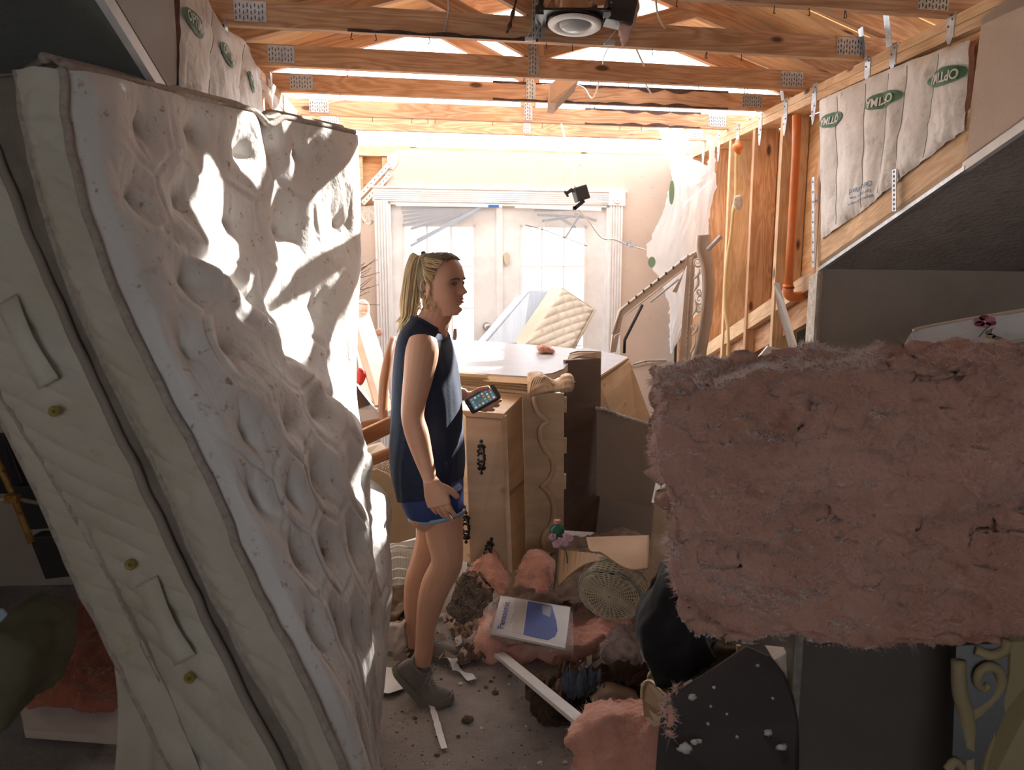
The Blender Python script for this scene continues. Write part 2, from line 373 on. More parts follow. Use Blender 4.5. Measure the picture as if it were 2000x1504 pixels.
# french door leaves
GLASS = mat('glass', (1, 1, 1), rough=.02, trans=1.0); GLASS.node_tree.nodes['Principled BSDF'].inputs['IOR'].default_value = 1.1
BLIND = mat('blind_slat', (0.55, 0.60, 0.66), rough=.4, translucent=.3)
sm = sb(975)
def leaf(n_, s0, s1, g0, g1, zb=.28):
    zt = PW(860, 438, WB).z; mb = MB()
    bwbox(mb, s0, g0, .01, zh - .02, .03, .075); bwbox(mb, g1, s1, .01, zh - .02, .03, .075)
    bwbox(mb, g0, g1, zt, zh - .02, .03, .075); bwbox(mb, g0, g1, .01, zb, .03, .075)
    for a, b_ in ((g0, g0 + .02), (g1 - .02, g1)): bwbox(mb, a, b_, zb, zt, .022, .03)
    bwbox(mb, g0, g1, zt - .02, zt, .022, .03)
    d = S('door_%d' % n_, mb, WHITEP)
    mb = MB(); bwbox(mb, g0, g1, zb, zt, .05, .054); add('glass_pane', mb, GLASS, d)
    for k in (1, 2):
        s_ = g0 + (g1 - g0) * k / 3; mb = MB(); bwbox(mb, s_ - .008, s_ + .008, zb, zt, .040, .048); add('muntin', mb, WHITEP, d)
    for k in range(1, 5):
        z = zb + (zt - zb) * k / 5; mb = MB(); bwbox(mb, g0, g1, z - .008, z + .008, .038, .046); add('muntin', mb, WHITEP, d)
    return d
d1 = leaf(1, sl + .02, sm, sb(788), sb(930)); d2 = leaf(2, sm + .003, sr - .02, sb(1017), sb(1147))
mb = MB(); bwbox(mb, sm - .02, sm + .03, .01, zh - .02, .012, .03); add('astragal', mb, WHITEP, d1)
k0 = q(951, 637) - NB * .0; mb = MB(); mb.tube([k0 + NB * .03, k0 - NB * .005, k0 - NB * .02, k0 - NB * .05, k0 - NB * .06], [.03, .03, .012, .028, .012], 16)
add('door_knob', mb, mat('knob_nickel', (.5, .5, .48), rough=.25, metal=.9), d1, smooth=True)
for k in range(2):
    c = q(951, 600) if k == 0 else q(990, 505)
    if k: 
        mb = ellipse_mb(c - NB * .0, DB, (0, 0, 1), .024, .05, off=-.022); mb = MB().prism([c + NB * .01 + DB * (.024 * cos(a) * (1 + .15 * sin(3 * a))) + V((0, 0, .05 * sin(a))) for a in [2 * pi * j / 16 for j in range(16)]], NB * .022)
        add('mud_splat', mb, mat('mud_pale', (.55, .48, .38)), d1)

# top side pieces: eaves, gable and outer shell so that only the open roof, the doors and the added front opening let in light
SHELL = mat('shell_wall', (0.40, 0.34, 0.29), (0.35, 0.29, 0.25), scale=3, rough=.9, bump=.2, bscale=90, spots=[((.22, .18, .15), 35, .68, .74)])
# right wall
zs0 = PW(1600, 525, WR); zs1 = PW(2000, 247, WR)
sl_r = (zs1.z - zs0.z) / (zs1.y - zs0.y)
def zsr(Y): return zs0.z + sl_r * (Y - zs0.y)
mb = MB()
pD = PW(1888, 250, WR).y     # drywall begins
mb.prism([RW(pD, zsr(pD) + .0), RW(pD + .015, 1.95), RW(pD - .01, 2.1), RW(pD - .03, 2.39), RW(pD - .3, 2.44), RW(-1.6, 2.44), RW(-1.6, 2.3), RW(.9, 2.3), RW(zs1.y, zsr(zs1.y)), RW(2.45, zsr(2.45))], NR * .014)
wr = S('wall_right', mb, DRY)
YF = zs0.y                   # far wall of the low side rooms
for k, Y in enumerate((YF + .0, YF + .045, 4.30, 4.72, 5.15, 5.58, 6.02, 6.25)):
    mb = MB(); mb.beam(RW(Y + .019, 0, .07), RW(Y + .019, 2.365, .07), .038, .14, up=NR); add('stud', mb, WOOD if k % 2 else WOODP, wr)
for z in (2.384, 2.422):
    mb = MB().beam(RW(1.6, z, .07), RW(6.4, z, .07), .14, .036); add('top_plate', mb, WOODP, wr)
for k, (a, b_) in enumerate(((YF + .09, 4.30), (4.34, 4.72), (4.76, 5.15), (5.19, 5.58), (5.62, 6.02), (6.06, 6.3))):
    za, zb = zsr(a) - .0, zsr(b_) - .0
    mb = MB().prism([RW(a - .03, za, .145), RW(b_ + .03, zb, .145), RW(b_ + .03, 2.365, .145), RW(a - .03, 2.365, .145)], NR * .012)
    add('sheathing_panel', mb, PLY, wr)
    mb = MB().prism([RW(a, za - .06, .01), RW(b_, zb - .06, .01), RW(b_, zb + .03, .01), RW(a, za + .03, .01)], NR * .038); add('slanted_block', mb, WOODP, wr)
    mb = MB().prism([RW(a, za - .20, .06), RW(b_, zb - .20, .06), RW(b_, zb - .07, .06), RW(a, za - .07, .06)], NR * .038); add('stair_stringer', mb, WOOD, wr)
# rim board below the insulation and soffit
ya, yb = PW(1889, 300, WR).y, YF
mb = MB().prism([RW(ya, zsr(ya)), RW(yb, zsr(yb)), RW(yb, zsr(yb) + .17), RW(ya, zsr(ya) + .19)], NR * .038); add('rim_board', mb, WOODP, wr)
mb = MB().prism([RW(2.0, zsr(2.0) - .012, -.004), RW(pD, zsr(pD) - .012, -.004), RW(pD, zsr(pD) + .02, -.004), RW(2.0, zsr(2.0) + .02, -.004)], NR * .02); add('corner_bead', mb, WHITEP, wr)
mb = MB().prism([RW(ya, zsr(ya) - .012, -.006), RW(yb, zsr(yb) - .012, -.006), RW(yb, zsr(yb) + .004, -.006), RW(ya, zsr(ya) + .004, -.006)], NR * .02); add('corner_bead', mb, STEEL, wr)
mb = MB().prism([RW(ya, zsr(ya) + .1, .04), RW(yb, zsr(yb) + .1, .04), RW(yb, 2.37, .04), RW(ya, 2.37, .04)], NR * .1); add('cavity_backing', mb, PLY, wr)
SOF = mat('textured_ceiling', (0.36, 0.335, 0.32), (0.30, 0.275, 0.26), scale=8, rough=.9, bump=1.4, bscale=38)
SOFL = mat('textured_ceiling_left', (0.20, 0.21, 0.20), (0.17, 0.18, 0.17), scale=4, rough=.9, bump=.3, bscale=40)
mb = MB().prism([RW(-1.6, 2.3), RW(.9, 2.3), RW(.9, 2.3) + V((2.6, 0, 0)), RW(-1.6, 2.3) + V((2.6, 0, 0))], V((0, 0, .03)))
mb.prism([RW(.9, zsr(.9)), RW(YF, zsr(YF)), RW(YF + .3, zsr(YF + .3)) + V((2.6, 0, 0)), RW(.9, zsr(.9)) + V((2.6, 0, 0))], V((0, 0, .03)))
S('ceiling_right', mb, SOF)
mb = MB().prism([RW(YF - .0, 0, .02), RW(YF, 0, .02) + V((2.5, .1, 0)), RW(YF, 1.75, .02) + V((2.5, .1, 0)), RW(YF, 1.75, .02)], V((0, .03, 0)))
far = S('wall_far_right', mb, SHELL)
mb = MB().prism([RW(YF - .02, 0, -.002), RW(YF - .02, 1.56, -.002), RW(YF + .07, 1.53, -.002), RW(YF + .07, 0, -.002)], NR * -.014); add('corner_bead', mb, GYP, far)
# left wall above the slanted soffit edge
zl0 = PW(300, 150, WL); zl1 = PW(207, 0, WL); sll = (zl1.z - zl0.z) / (zl1.y - zl0.y)
def zsl(Y): return zl0.z + sll * (Y - zl0.y)
yI = PW(345, 80, WL).y
mb = MB().prism([LW(1.2, zsl(1.2)), LW(yI, zsl(yI)), LW(yI, 2.44), LW(1.2, 2.44)], NL * .014)
wl = S('wall_left', mb, DRYG)
mb = MB().prism([LW(2.80, 0), LW(6.0, 0), LW(6.0, 2.44), LW(YF + 1.1, 2.44), LW(YF + .9, 1.9), LW(3.30, 1.75), LW(2.80, 1.5)], NL * .014); add('drywall_panel', mb, DRY, wl)  # near end added out of sight behind the mattress to block stray sun
mb = MB().prism([LW(yI, zsl(yI), .13), LW(YF, zsl(YF), .13), LW(6.0, 1.0, .13), LW(6.0, 2.44, .13), LW(yI, 2.44, .13)], NL * .012); add('sheathing_panel', mb, PLY, wl)
for z in (2.384, 2.422): mb = MB().beam(LW(1.2, z, .07), LW(6.1, z, .07), .13, .036); add('top_plate', mb, WOOD, wl)
for Y in (2.9, 3.3, 3.7, 4.1, 4.5, 4.95, 5.4, 5.8):
    mb = MB().beam(LW(Y, max(0, zsl(Y) if Y < YF else 0), .07), LW(Y, 2.365, .07), .038, .11, up=NL); add('stud', mb, WOOD, wl)
mb = MB().prism([LW(1.2, zsl(1.2) - .014, -.004), LW(2.6, zsl(2.6) - .014, -.004), LW(2.6, zsl(2.6) + .028, -.004), LW(1.2, zsl(1.2) + .028, -.004)], NL * .02)
add('corner_bead', mb, WHITEP, wl)
mb = MB().prism([LW(1.2, zsl(1.2) + .030, -.003), LW(2.6, zsl(2.6) + .030, -.003), LW(2.6, zsl(2.6) + .036, -.003), LW(1.2, zsl(1.2) + .036, -.003)], NL * .01); add('bead_painted_shadow', mb, mat('crack_and_shadow_dark', (.05, .035, .03)), wl)  # dark strip painted in as the shadow line along the bead
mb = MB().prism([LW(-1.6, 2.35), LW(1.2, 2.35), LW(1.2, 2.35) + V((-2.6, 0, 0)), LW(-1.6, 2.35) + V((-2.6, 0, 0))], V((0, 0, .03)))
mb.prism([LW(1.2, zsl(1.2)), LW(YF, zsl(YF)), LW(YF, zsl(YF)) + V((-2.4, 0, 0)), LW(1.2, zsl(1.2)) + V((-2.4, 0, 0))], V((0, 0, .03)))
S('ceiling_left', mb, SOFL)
mb = MB().prism([LW(YF, 0), LW(YF, 0) + V((-2.4, -.1, 0)), LW(YF, 1.75) + V((-2.4, -.1, 0)), LW(YF, 1.75)], V((0, .03, 0)))
S('wall_far_left', mb, SHELL)
mb = MB().box((-3.45, 1.2, 1.3), (.05, 5.8, 2.7)); S('wall_side_left', mb, SHELL)
mb = MB().box((3.95, 2.2, 1.3), (.05, 8.6, 2.7)); S('wall_side_right', mb, SHELL)
# wall behind the camera with a high opening added to let fill daylight in
mb = MB().box((-2.1, -1.6, 1.3), (2.7, .05, 2.7)).box((2.20, -1.6, 1.3), (3.5, .05, 2.7)).box((-.1, -1.6, 2.40), (1.4, .05, .62)).box((-.1, -1.6, .6), (1.4, .05, 1.3)); S('wall_front', mb, SHELL)
mb = MB().box((.35, .15, 2.46), (2.7, 3.5, .03)); S('ceiling', mb, SOF)
# box added behind the stud wall; near-black colour stands in for its shade
VOID = mat('painted_cavity_shade', (0.03, 0.025, 0.02), rough=.95)
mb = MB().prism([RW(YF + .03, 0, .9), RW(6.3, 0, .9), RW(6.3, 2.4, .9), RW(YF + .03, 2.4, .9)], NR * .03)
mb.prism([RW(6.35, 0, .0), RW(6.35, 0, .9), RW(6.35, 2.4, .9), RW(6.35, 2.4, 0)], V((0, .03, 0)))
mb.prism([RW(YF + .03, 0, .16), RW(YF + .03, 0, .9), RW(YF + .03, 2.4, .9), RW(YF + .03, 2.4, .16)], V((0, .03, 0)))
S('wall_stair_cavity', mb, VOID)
mb = MB().box((0, 16, -.16), (60, 19, .1)); S('floor_outside', mb, mat('concrete_outside', (.62, .60, .56), (.55, .53, .5), scale=2, rough=.9))
# roof sheathing
XRID, PITCHR, ZE = 0.20, 0.33, 2.53
def zroof(x, y=0): return ZE + (1.36 - abs(x - XRID)) * PITCHR + .10
def roofpanel(name, x0, x1, y0, y1, par, slope=.2):
    pts = [V((x0, y0 + slope * x0, zroof(x0))), V((x1, y0 + slope * x1, zroof(x1))), V((x1, y1 + slope * x1, zroof(x1))), V((x0, y1 + slope * x0, zroof(x0)))]
    return add(name, MB().prism(pts, V((0, 0, .014))), PLY, par)
rf = T('roof_deck', 'tawny plywood roof decking with missing panels above the trusses', 'roof', (0.2, 2.0, 2.9))
for (x0, x1) in ((-1.9, -.85), (-.84, XRID), (XRID, 1.25), (1.26, 2.3)):
    for (y0, y1) in ((-1.8, -.6), (-.59, .62), (.63, 1.84), (1.85, 3.06), (3.07, 3.42)):
        roofpanel('plywood_panel', x0, x1, y0, y1, rf)
for a in ((-1.9, .20, 3.43, 4.50), (.21, .84, 3.43, 3.84), (.85, 2.3, 3.43, 4.4)): roofpanel('plywood_panel', *a, rf)

# ---------------------------------------------------------------- roof trusses
def plate(mb_, c, ex, ey, n, w_, h_, nx, ny):
    """toothed connector plate: sheet plus raised slots"""
    ex = V(ex).normalized(); ey = V(ey).normalized(); n = V(n).normalized(); c = V(c)
    def bx(cc, a, b_, d): mb_.hexa([cc + ex * i * a + ey * j * b_ + n * k * d for (i, j, k) in ((-.5, -.5, 0), (.5, -.5, 0), (.5, .5, 0), (-.5, .5, 0), (-.5, -.5, 1), (.5, -.5, 1), (.5, .5, 1), (-.5, .5, 1))])
    bx(c, w_, h_, .0016)
    return bx
DARKSLOT = mat('slot_dark', (.10, .10, .11), rough=.7)
names = ['nearest the camera, cut by the top of the picture', 'just above the dangling light can', 'second below the light can, with metal plates by its left end',
         'scorched third below the light can', 'fourth below the light can with torn edge', 'farthest, just in front of the back wall']
names = ['pine roof truss nearest the camera, cut off by the top of the picture', 'pine roof truss that the dangling recessed light hangs from',
         'clean pine roof truss right behind the one carrying the light', 'pine roof truss with charred dark stripes on its right half',
         'pine roof truss with the small black clip on its lower edge', 'pale pine roof truss farthest back, next to the back wall']
TY = [2.56, 3.16, 3.76, 4.31, 4.95, 5.45]
def dirt(p): return p
for k, Y0 in enumerate(TY):
    xl = (-.724 - .104 * Y0) / (1 + .104 * .2) - .10; xr = (1.656 - .0509 * Y0) / (1 + .0509 * .2) + .14
    def q3(x, z, o=0): return V((x, Y0 + .2 * x + o, z))
    t = T('roof_truss', names[k], 'roof truss', q3(XRID, 2.44), 'roof trusses overhead')
    add('bottom_chord', MB().beam(q3(xl, 2.484), q3(xr, 2.484), .038, .088), WOOD, t)
    zr = zroof(XRID) - .07
    if k < 4: add('top_chord', MB().beam(q3(xl - .15, 2.52), q3(XRID, zr), .038, .09), WOOD, t)
    if k < 4: add('top_chord', MB().beam(q3(xr + .15, 2.52), q3(XRID, zr), .038, .09), WOOD, t)
    for i, xw in enumerate((XRID - .1,)):
        add('king_post', MB().beam(q3(xw, 2.533), q3(xw, zr - .02), .038, .09, up=(1, 0, 0)), WOOD, t)
    if k < 4: add('web', MB().beam(q3(XRID - .09, 2.55), q3(XRID - .62, 2.80), .036, .07), WOOD, t)
    if k < 3: add('web', MB().beam(q3(XRID - .09, 2.55), q3(XRID + .66, 2.78), .036, .07), WOOD, t)
    for (cx, cz, w_, h_) in ((xl + .20, 2.488, .11, .07), (xr - .22, 2.488, .12, .07), (XRID - .1, 2.525, .05, .15)):
        mb = MB(); nrm = V((.196, -.98, 0)); ex = V((.98, .196, 0)); c = q3(cx, cz, -.0206)
        bx = plate(mb, c, ex, (0, 0, 1), nrm, w_, h_, 6, 4); pl = add('connector_plate', mb, STEEL, t)
        mb = MB()
        for i in range(int(w_ / .013)):
            for j in range(int(h_ / .02)):
                cc = c + ex * ((i + .5) * .013 - w_ / 2) + V((0, 0, (j + .5) * .02 - h_ / 2 + (.005 if i % 2 else 0))) + nrm * .0017
                mb.hexa([cc + ex * a * .004 + V((0, 0, b_ * .012)) + nrm * d * .0012 for (a, b_, d) in ((-.5, -.5, 0), (.5, -.5, 0), (.5, .5, 0), (-.5, .5, 0), (-.5, -.5, 1), (.5, -.5, 1), (.5, .5, 1), (-.5, .5, 1))])
        add('plate_teeth', mb, DARKSLOT, pl, kind='stuff')
    # nails left sticking out below
    mb = MB(); r2 = random.Random(k)
    for i in range(9):
        x = xl + .35 + r2.random() * (xr - xl - .7); p = q3(x, 2.44)
        mb.tube([p, p + V((r2.uniform(-.006, .006), 0, -.022)), ], .0018, 5); mb.tube([p + V((0, 0, -.022)), p + V((0, 0, -.024))], .004, 6)
    add('bent_nails', mb, mat('rusty_nail', (.10, .06, .04), rough=.6, metal=.5), t, kind='stuff')
    if k in (1, 3, 4):
        mb = MB(); r3 = random.Random(40 + k)
        a, b_ = ((-.6, .1) if k == 1 else (-.1, 1.2) if k == 3 else (.45, 1.2))
        n = 60
        for e in ((0, 1) if k > 1 else (0,)):
            z0 = 2.44 if e == 0 else 2.534; up, dn = [], []
            for i in range(n + 1):
                x = a + (b_ - a) * i / n; h = .006 + .028 * abs(noise.noise(V((x * 6, k + e * 3., 0))))
                up.append(q3(x, z0 + (h if e == 0 else .002), -.0212)); dn.append(q3(x, z0 - (.002 if e == 0 else h), -.0212))
            mb.grid(np.array([[list(p) for p in up], [list(p) for p in dn]]))
        add('char_stain', mb, mat('char', (.05, .03, .025), (.10, .06, .05), scale=60, rough=.95), t)
# hurricane straps on the right plate
st_ys = [2.45, 2.85, 3.22, 3.42, 3.93, 4.28, 4.64, 5.02, 5.4, 5.75, 6.05]
for i, Y in enumerate(st_ys):
    tall = i % 2 == 0
    mb = MB(); h = .19 if Y > 3.8 else .10
    prof = [(-.022, 2.45), (.022, 2.45), (.020, 2.38), (.026, 2.36), (.018, 2.45 - h * .8), (.006, 2.45 - h), (-.006, 2.45 - h), (-.018, 2.45 - h * .8), (-.026, 2.36), (-.020, 2.38)]
    mb.prism([RW(Y + a * 1.1, z, -.003) for a, z in prof], NR * .0025)
    s_ = add('metal_strap', mb, STEEL, wr); mb = MB()
    for (a, z) in ((-.01, 2.43), (.01, 2.41), (-.01, 2.345), (.008, 2.32)):
        c = RW(Y + a, z, -.0035); mb.tube([c, c - NR * .002], .004, 6)
    add('nail_heads', mb, DARKSLOT, s_, kind='stuff')
    if i % 3 != 1 and Y < 5.9:
        mb = MB(); e = V((1, .2, 0)).normalized()
        c0 = RW(Y, 2.44, -.012); mb.prism([c0 + V((0, -.01, 0)), c0 + V((0, .035, 0)), c0 + V((-.03, .02, .12)), c0 + V((-.03, -.025, .12))], V((-.002, 0, 0))); add('twist_strap', mb, STEEL, wr)
for i, Y in enumerate((2.95, 3.3, 3.75, 4.15)):
    mb = MB().prism([LW(Y - .02, 2.46, -.012), LW(Y + .03, 2.46, -.012), LW(Y + .02, 2.35, -.012), LW(Y - .005, 2.30, -.012)], NL * .002); add('metal_strap', mb, STEEL, wl)
# vertical metal straps over the rim board
for px, y0, y1 in ((1601, 345, 522), (1763, 330, 412)):
    a = PW(px, y0, WR); b_ = PW(px, y1, WR); mb = MB().prism([a - NR * .024, b_ - NR * .024, b_ - NR * .024 + DR * .03, a - NR * .024 + DR * .03], NR * -.002)
    s_ = add('perforated_strap', mb, STEEL, wr); mb = MB()
    for i in range(9): c = a.lerp(b_, (i + .5) / 9) - NR * .0265 + DR * .015; mb.tube([c, c - NR * .001], .005, 6)
    add('strap_holes', mb, DARKSLOT, s_, kind='stuff')
# white straps hanging in the torn corner of the back wall
for i, (a, b_) in enumerate((((763, 318), (693, 393)), ((762, 340), (708, 398)))):
    p0, p1 = q(*a) - NB * .02, q(*b_) - NB * .03; mb = MB().beam(p0, p1, .004, .035)
    s_ = add('perforated_strap', mb, mat('primed_strap', (.62, .60, .56), rough=.6), w); mb = MB()
    for j in range(10): c = p0.lerp(p1, (j + .5) / 10) - NB * .0025; mb.tube([c, c - NB * .001], .005, 6)
    add('strap_holes', mb, DARKSLOT, s_, kind='stuff')
# ---------------------------------------------------------------- big pillow-top mattress leaning at the left
TICK = mat('mattress_ticking', (0.76, 0.735, 0.715), (0.66, 0.63, 0.60), scale=3.5, rough=.85, bump=.25, bscale=60, fac=(.35, .7),
           spots=[((.40, .31, .24), 30, .60, .68), ((.66, .30, .36), 2.4, .655, .75), ((.16, .11, .09), 150, .69, .72), ((.45, .36, .28), 7, .60, .78)])
TICKB = mat('mattress_border', (0.60, 0.56, 0.475), (0.50, 0.45, 0.36), scale=3, rough=.85, bump=.2, bscale=80, spots=[((.46, .33, .15), 9, .60, .75), ((.30, .25, .19), 70, .70, .75)])
PIPE = mat('mattress_piping', (0.47, 0.41, 0.36), (0.36, 0.30, 0.25), scale=60, stretch=(1, 1, 1), rough=.9, bump=.5)
rows = [0, .15, .30, .45, .60, .75, .90, .965, 1.08]
FC = [[(125, 137, 1.80), (318, 180, 2.2), (497, 222, 2.68), (692, 264, 3.2)],
      [(150, 330, 1.77), (330, 370, 2.15), (505, 400, 2.68), (698, 420, 3.2)],
      [(225, 560, 1.72), (392, 565, 2.02), (535, 590, 2.62), (692, 600, 3.12)],
      [(320, 760, 1.68), (462, 735, 1.86), (588, 760, 2.42), (690, 780, 2.98)],
      [(420, 950, 1.64), (530, 915, 1.80), (636, 890, 2.14), (702, 900, 2.62)],
      [(490, 1120, 1.60), (592, 1090, 1.80), (684, 1060, 2.10), (746, 1060, 2.48)],
      [(590, 1310, 1.57), (655, 1290, 1.78), (708, 1270, 2.05), (744, 1240, 2.40)],
      [(672, 1500, 1.56), (690, 1460, 1.78), (706, 1400, 2.04), (728, 1370, 2.37)],
      [(800, 1895, 1.56), (768, 1742, 1.79), (748, 1600, 2.06), (712, 1476, 2.35)]]
C = [[P(*p) for p in r] for r in FC]
NU, NV = 250, 330
G = net([0, .33, .66, 1], rows, C, NU, NV)
Nn = gnorm(G); Nn[Nn[..., 0] < 0] *= 1
if Nn[100, 100, 0] < 0: Nn = -Nn
uu = np.linspace(0, 1, NU)[None, :].repeat(NV, 0); vv = np.linspace(0, 1.08, NV)[:, None].repeat(NU, 1)
r4 = random.Random(3)
tufts = []
for j in range(9):
    for i in range(6):
        u = (i + (.5 if j % 2 else 0)) / 5.2 + .04 + r4.uniform(-.02, .02); v = (j + .55) / 8.6 + r4.uniform(-.012, .012)
        if .06 < u < .97: tufts.append((u, v))
D = np.zeros_like(uu)
ASP = 1.45                                     # height/width
dmin = np.full_like(uu, 9.); d2 = np.full_like(uu, 9.)
for (u, v) in tufts:
    d = np.sqrt((uu - u) ** 2 + ((vv - v) * ASP) ** 2); d2 = np.minimum(d2, np.maximum(d, dmin)); dmin = np.minimum(dmin, d)
    ang = np.arctan2((vv - v) * ASP, uu - u)
    D -= .050 * np.exp(-(d / .036)) + .0022 * np.exp(-(d / .06) ** 2) * np.cos(ang * 5 + r4.random() * 6) * (1 - np.exp(-(d / .02) ** 2))
edge = np.minimum(np.minimum(uu, 1 - uu), np.minimum(vv, 1.08 - vv))
D += .035 * (1 - np.exp(-(edge / .05)))
D += .020 * np.minimum(dmin / .11, 1) - .024 * np.exp(-((d2 - dmin) / .016) ** 2) * np.clip(1.25 - dmin / .11, .1, 1)
for j in range(0, NV, 1):
    for i in range(0, NU, 1):
        p = (uu[j, i] * 3, vv[j, i] * 4.2, 0)
        D[j, i] += .016 * noise.noise(V(p)) + .010 * noise.noise(V((p[0] * 2.2 + 5, p[1] * 1.1, 3))) + .0025 * noise.noise(V((p[0] * 7 + p[1] * 3, p[1] * 4, 8)))
rg_ = lambda a, b_, c_: (1 - min(1, abs(noise.noise(V((a, b_, c_)))) * 5))
for j in range(NV):
    for i in range(NU):
        w_ = exp(-(dmin[j, i] / .09) ** 2); D[j, i] -= .007 * w_ * rg_(uu[j, i] * 9 + vv[j, i] * 3, vv[j, i] * 9 - uu[j, i] * 4, 2) + .003 * rg_(uu[j, i] * 17, vv[j, i] * 9, 7) * (.3 + w_)
# diagonal fold: the lower near part bulges in front of the upper far part
fx = np.interp(vv, [.2, .30, .45, .60, .74], [.10, .42, .66, .88, 1.1])
dd = uu - fx; amp = np.clip((vv - .2) / .12, 0, 1) * np.clip((.76 - vv) / .08, 0, 1)
D += amp * (.045 * np.exp(-((dd + .07) / .07) ** 2) - .060 * np.exp(-((dd - .05) / .055) ** 2))
# crease in the top edge
D -= .05 * np.exp(-((uu - .70 - vv * .1) / .035) ** 2) * np.exp(-(vv / .14) ** 2)
D *= np.clip(uu / .035, 0, 1) ** .7
GF = G + Nn * D[..., None]
mt = T('mattress', 'huge soiled cream pillow-top mattress leaning upright on its end at the left', 'mattress', (C[-1][1][0], C[-1][1][1] + .1, 0))
add('tufted_top', MB().grid(GF, flip=False), TICK, mt, smooth=True)
BC = [[(125, 137, 1.80), (32, 140, 1.83), (-60, 135, 1.86), (-180, 130, 1.92), (-240, 130, 1.95)],
      [(150, 330, 1.77), (65, 322, 1.80), (0, 307, 1.83), (-130, 300, 1.88), (-180, 300, 1.90)],
      [(225, 560, 1.72), (134, 550, 1.75), (92, 535, 1.78), (-125, 530, 1.83), (-178, 520, 1.85)],
      [(320, 760, 1.68), (228, 757, 1.71), (190, 752, 1.73), (-8, 750, 1.78), (-40, 740, 1.80)],
      [(420, 950, 1.64), (322, 947, 1.67), (284, 950, 1.69), (110, 945, 1.74), (66, 945, 1.76)],
      [(490, 1120, 1.60), (395, 1117, 1.63), (361, 1115, 1.65), (208, 1115, 1.71), (141, 1115, 1.73)],
      [(590, 1310, 1.57), (492, 1307, 1.60), (453, 1305, 1.62), (303, 1305, 1.68), (236, 1305, 1.70)],
      [(672, 1500, 1.56), (600, 1500, 1.59), (553, 1500, 1.60), (403, 1500, 1.66), (336, 1500, 1.68)],
      [(800, 1895, 1.56), (735, 1875, 1.60), (700, 1855, 1.62), (590, 1810, 1.69), (530, 1795, 1.71)]]
BCp = [[P(*p) for p in r] for r in BC]
def band(c0, c1, nu, disp, name, m):
    Cc = [[r[c0], r[c1]] for r in BCp]; ns = 420
    A = spl(rows, np.array([[list(p) for p in r] for r in Cc]), np.linspace(0, 1.08, ns)); t_ = np.linspace(0, 1, nu)[None, :, None]
    Gb = A[:, :1] * (1 - t_) + A[:, 1:] * t_; nb = gnorm(Gb)
    if nb[50, nu // 2, 1] > 0: nb = -nb
    s_ = np.linspace(0, 2.6, ns)[:, None].repeat(nu, 1); tt = t_[0, :, 0][None, :].repeat(ns, 0)
    Gb = Gb + nb * disp(s_, tt)[..., None]
    return add(name, MB().grid(Gb), m, mt, smooth=True), Gb, nb
def quilt(s_, t_, wm, cell=.055, h=.006):
    a = (s_ + t_ * wm) / cell; b_ = (s_ - t_ * wm) / cell
    return h * (np.abs(np.sin(pi * a)) * np.abs(np.sin(pi * b_))) ** .5
def wv(s_, t_, k): return np.array([[noise.noise(V((float(a) * 4, float(b_) * 2.5, k))) for a, b_ in zip(ra, rb)] for ra, rb in zip(s_, t_)])
band(0, 1, 26, lambda s_, t_: .022 * np.sin(pi * t_) + quilt(s_, t_, .14, .11, .008) + .02 * wv(s_, t_, 1) * np.sin(pi * t_), 'pillow_side', TICKB)
band(1, 2, 14, lambda s_, t_: -.022 * np.sin(pi * t_) + .012 * wv(s_, t_, 5), 'gap_band', mat('mattress_gap_shade', (0.27, 0.225, 0.185), (0.20, 0.165, 0.13), scale=9, rough=.9))  # darker colour paints shade into the recessed gap
_, GB, NBd = band(2, 3, 46, lambda s_, t_: .010 * np.sin(pi * t_) + quilt(s_, t_, .22, .12, .010) + .006 * wv(s_, t_, 9), 'border_side', TICKB)
band(3, 4, 16, lambda s_, t_: .006 * np.sin(pi * t_) + quilt(s_, t_, .07, .10, .006), 'lower_border', TICKB)
def line(ci, off, r, name, m=PIPE):
    A = spl(rows, np.array([list(r_[ci]) for r_ in BCp]), np.linspace(0, 1.08, 160))
    pts = [V(a) + V((.1, -1, .1)).normalized() * off + V((noise.noise(V((k * .15, ci, 0))) * .006, 0, 0)) for k, a in enumerate(A)]
    return add(name, MB().tube(pts, r, 8), m, mt, smooth=True)
line(0, .012, .010, 'piping'); line(1, .006, .007, 'piping'); line(2, .008, .011, 'piping', mat('piping_dark', (.30, .25, .21), rough=.9)); line(3, .004, .005, 'piping'); line(4, .002, .008, 'piping')
# top edge: quilted band between two rolls and hidden back
n0 = np.linalg.norm
top = [V(G[0, k]) for k in range(0, NU, 3)]; bk = V((-.93, .22, -.02))
Gt = np.array([[list(p + bk * (j / 12 * .40) + V((0, 0, .035 * sin(pi * min(1, j / 4)) - .0 * j - (.03 * exp(-((k / len(top) - .70) / .03) ** 2)) + .006 * sin(k * 1.9)))) for k, p in enumerate(top)] for j in range(13)])
add('top_border', MB().grid(Gt, flip=True), TICKB, mt, smooth=True)
for off, rr in ((.0, .011), (.055, .012)):
    pts = [p + bk * off + V((0, 0, .010 + .02 * (off > 0) - .035 * exp(-((k / len(top) - .70) / .03) ** 2))) for k, p in enumerate(top)]
    add('piping', MB().tube(pts, rr, 8), PIPE, mt, smooth=True)
far_e = [V(G[j, NU - 1]) for j in range(0, NV, 4)]
add('far_border', MB().grid(np.array([[list(p + bk * (i / 3 * .40)) for i in range(4)] for p in far_e])), TICKB, mt, smooth=True)
add('piping', MB().tube([p + V((0.004, 0, 0)) for p in far_e], .010, 8), PIPE, mt, smooth=True)
bkp = [[V(a) + bk * .40 for a in G[j, ::25]] for j in range(0, NV, 15)]
add('back_panel', MB().grid(np.array([[list(p) for p in r] for r in bkp])), TICKB, mt)
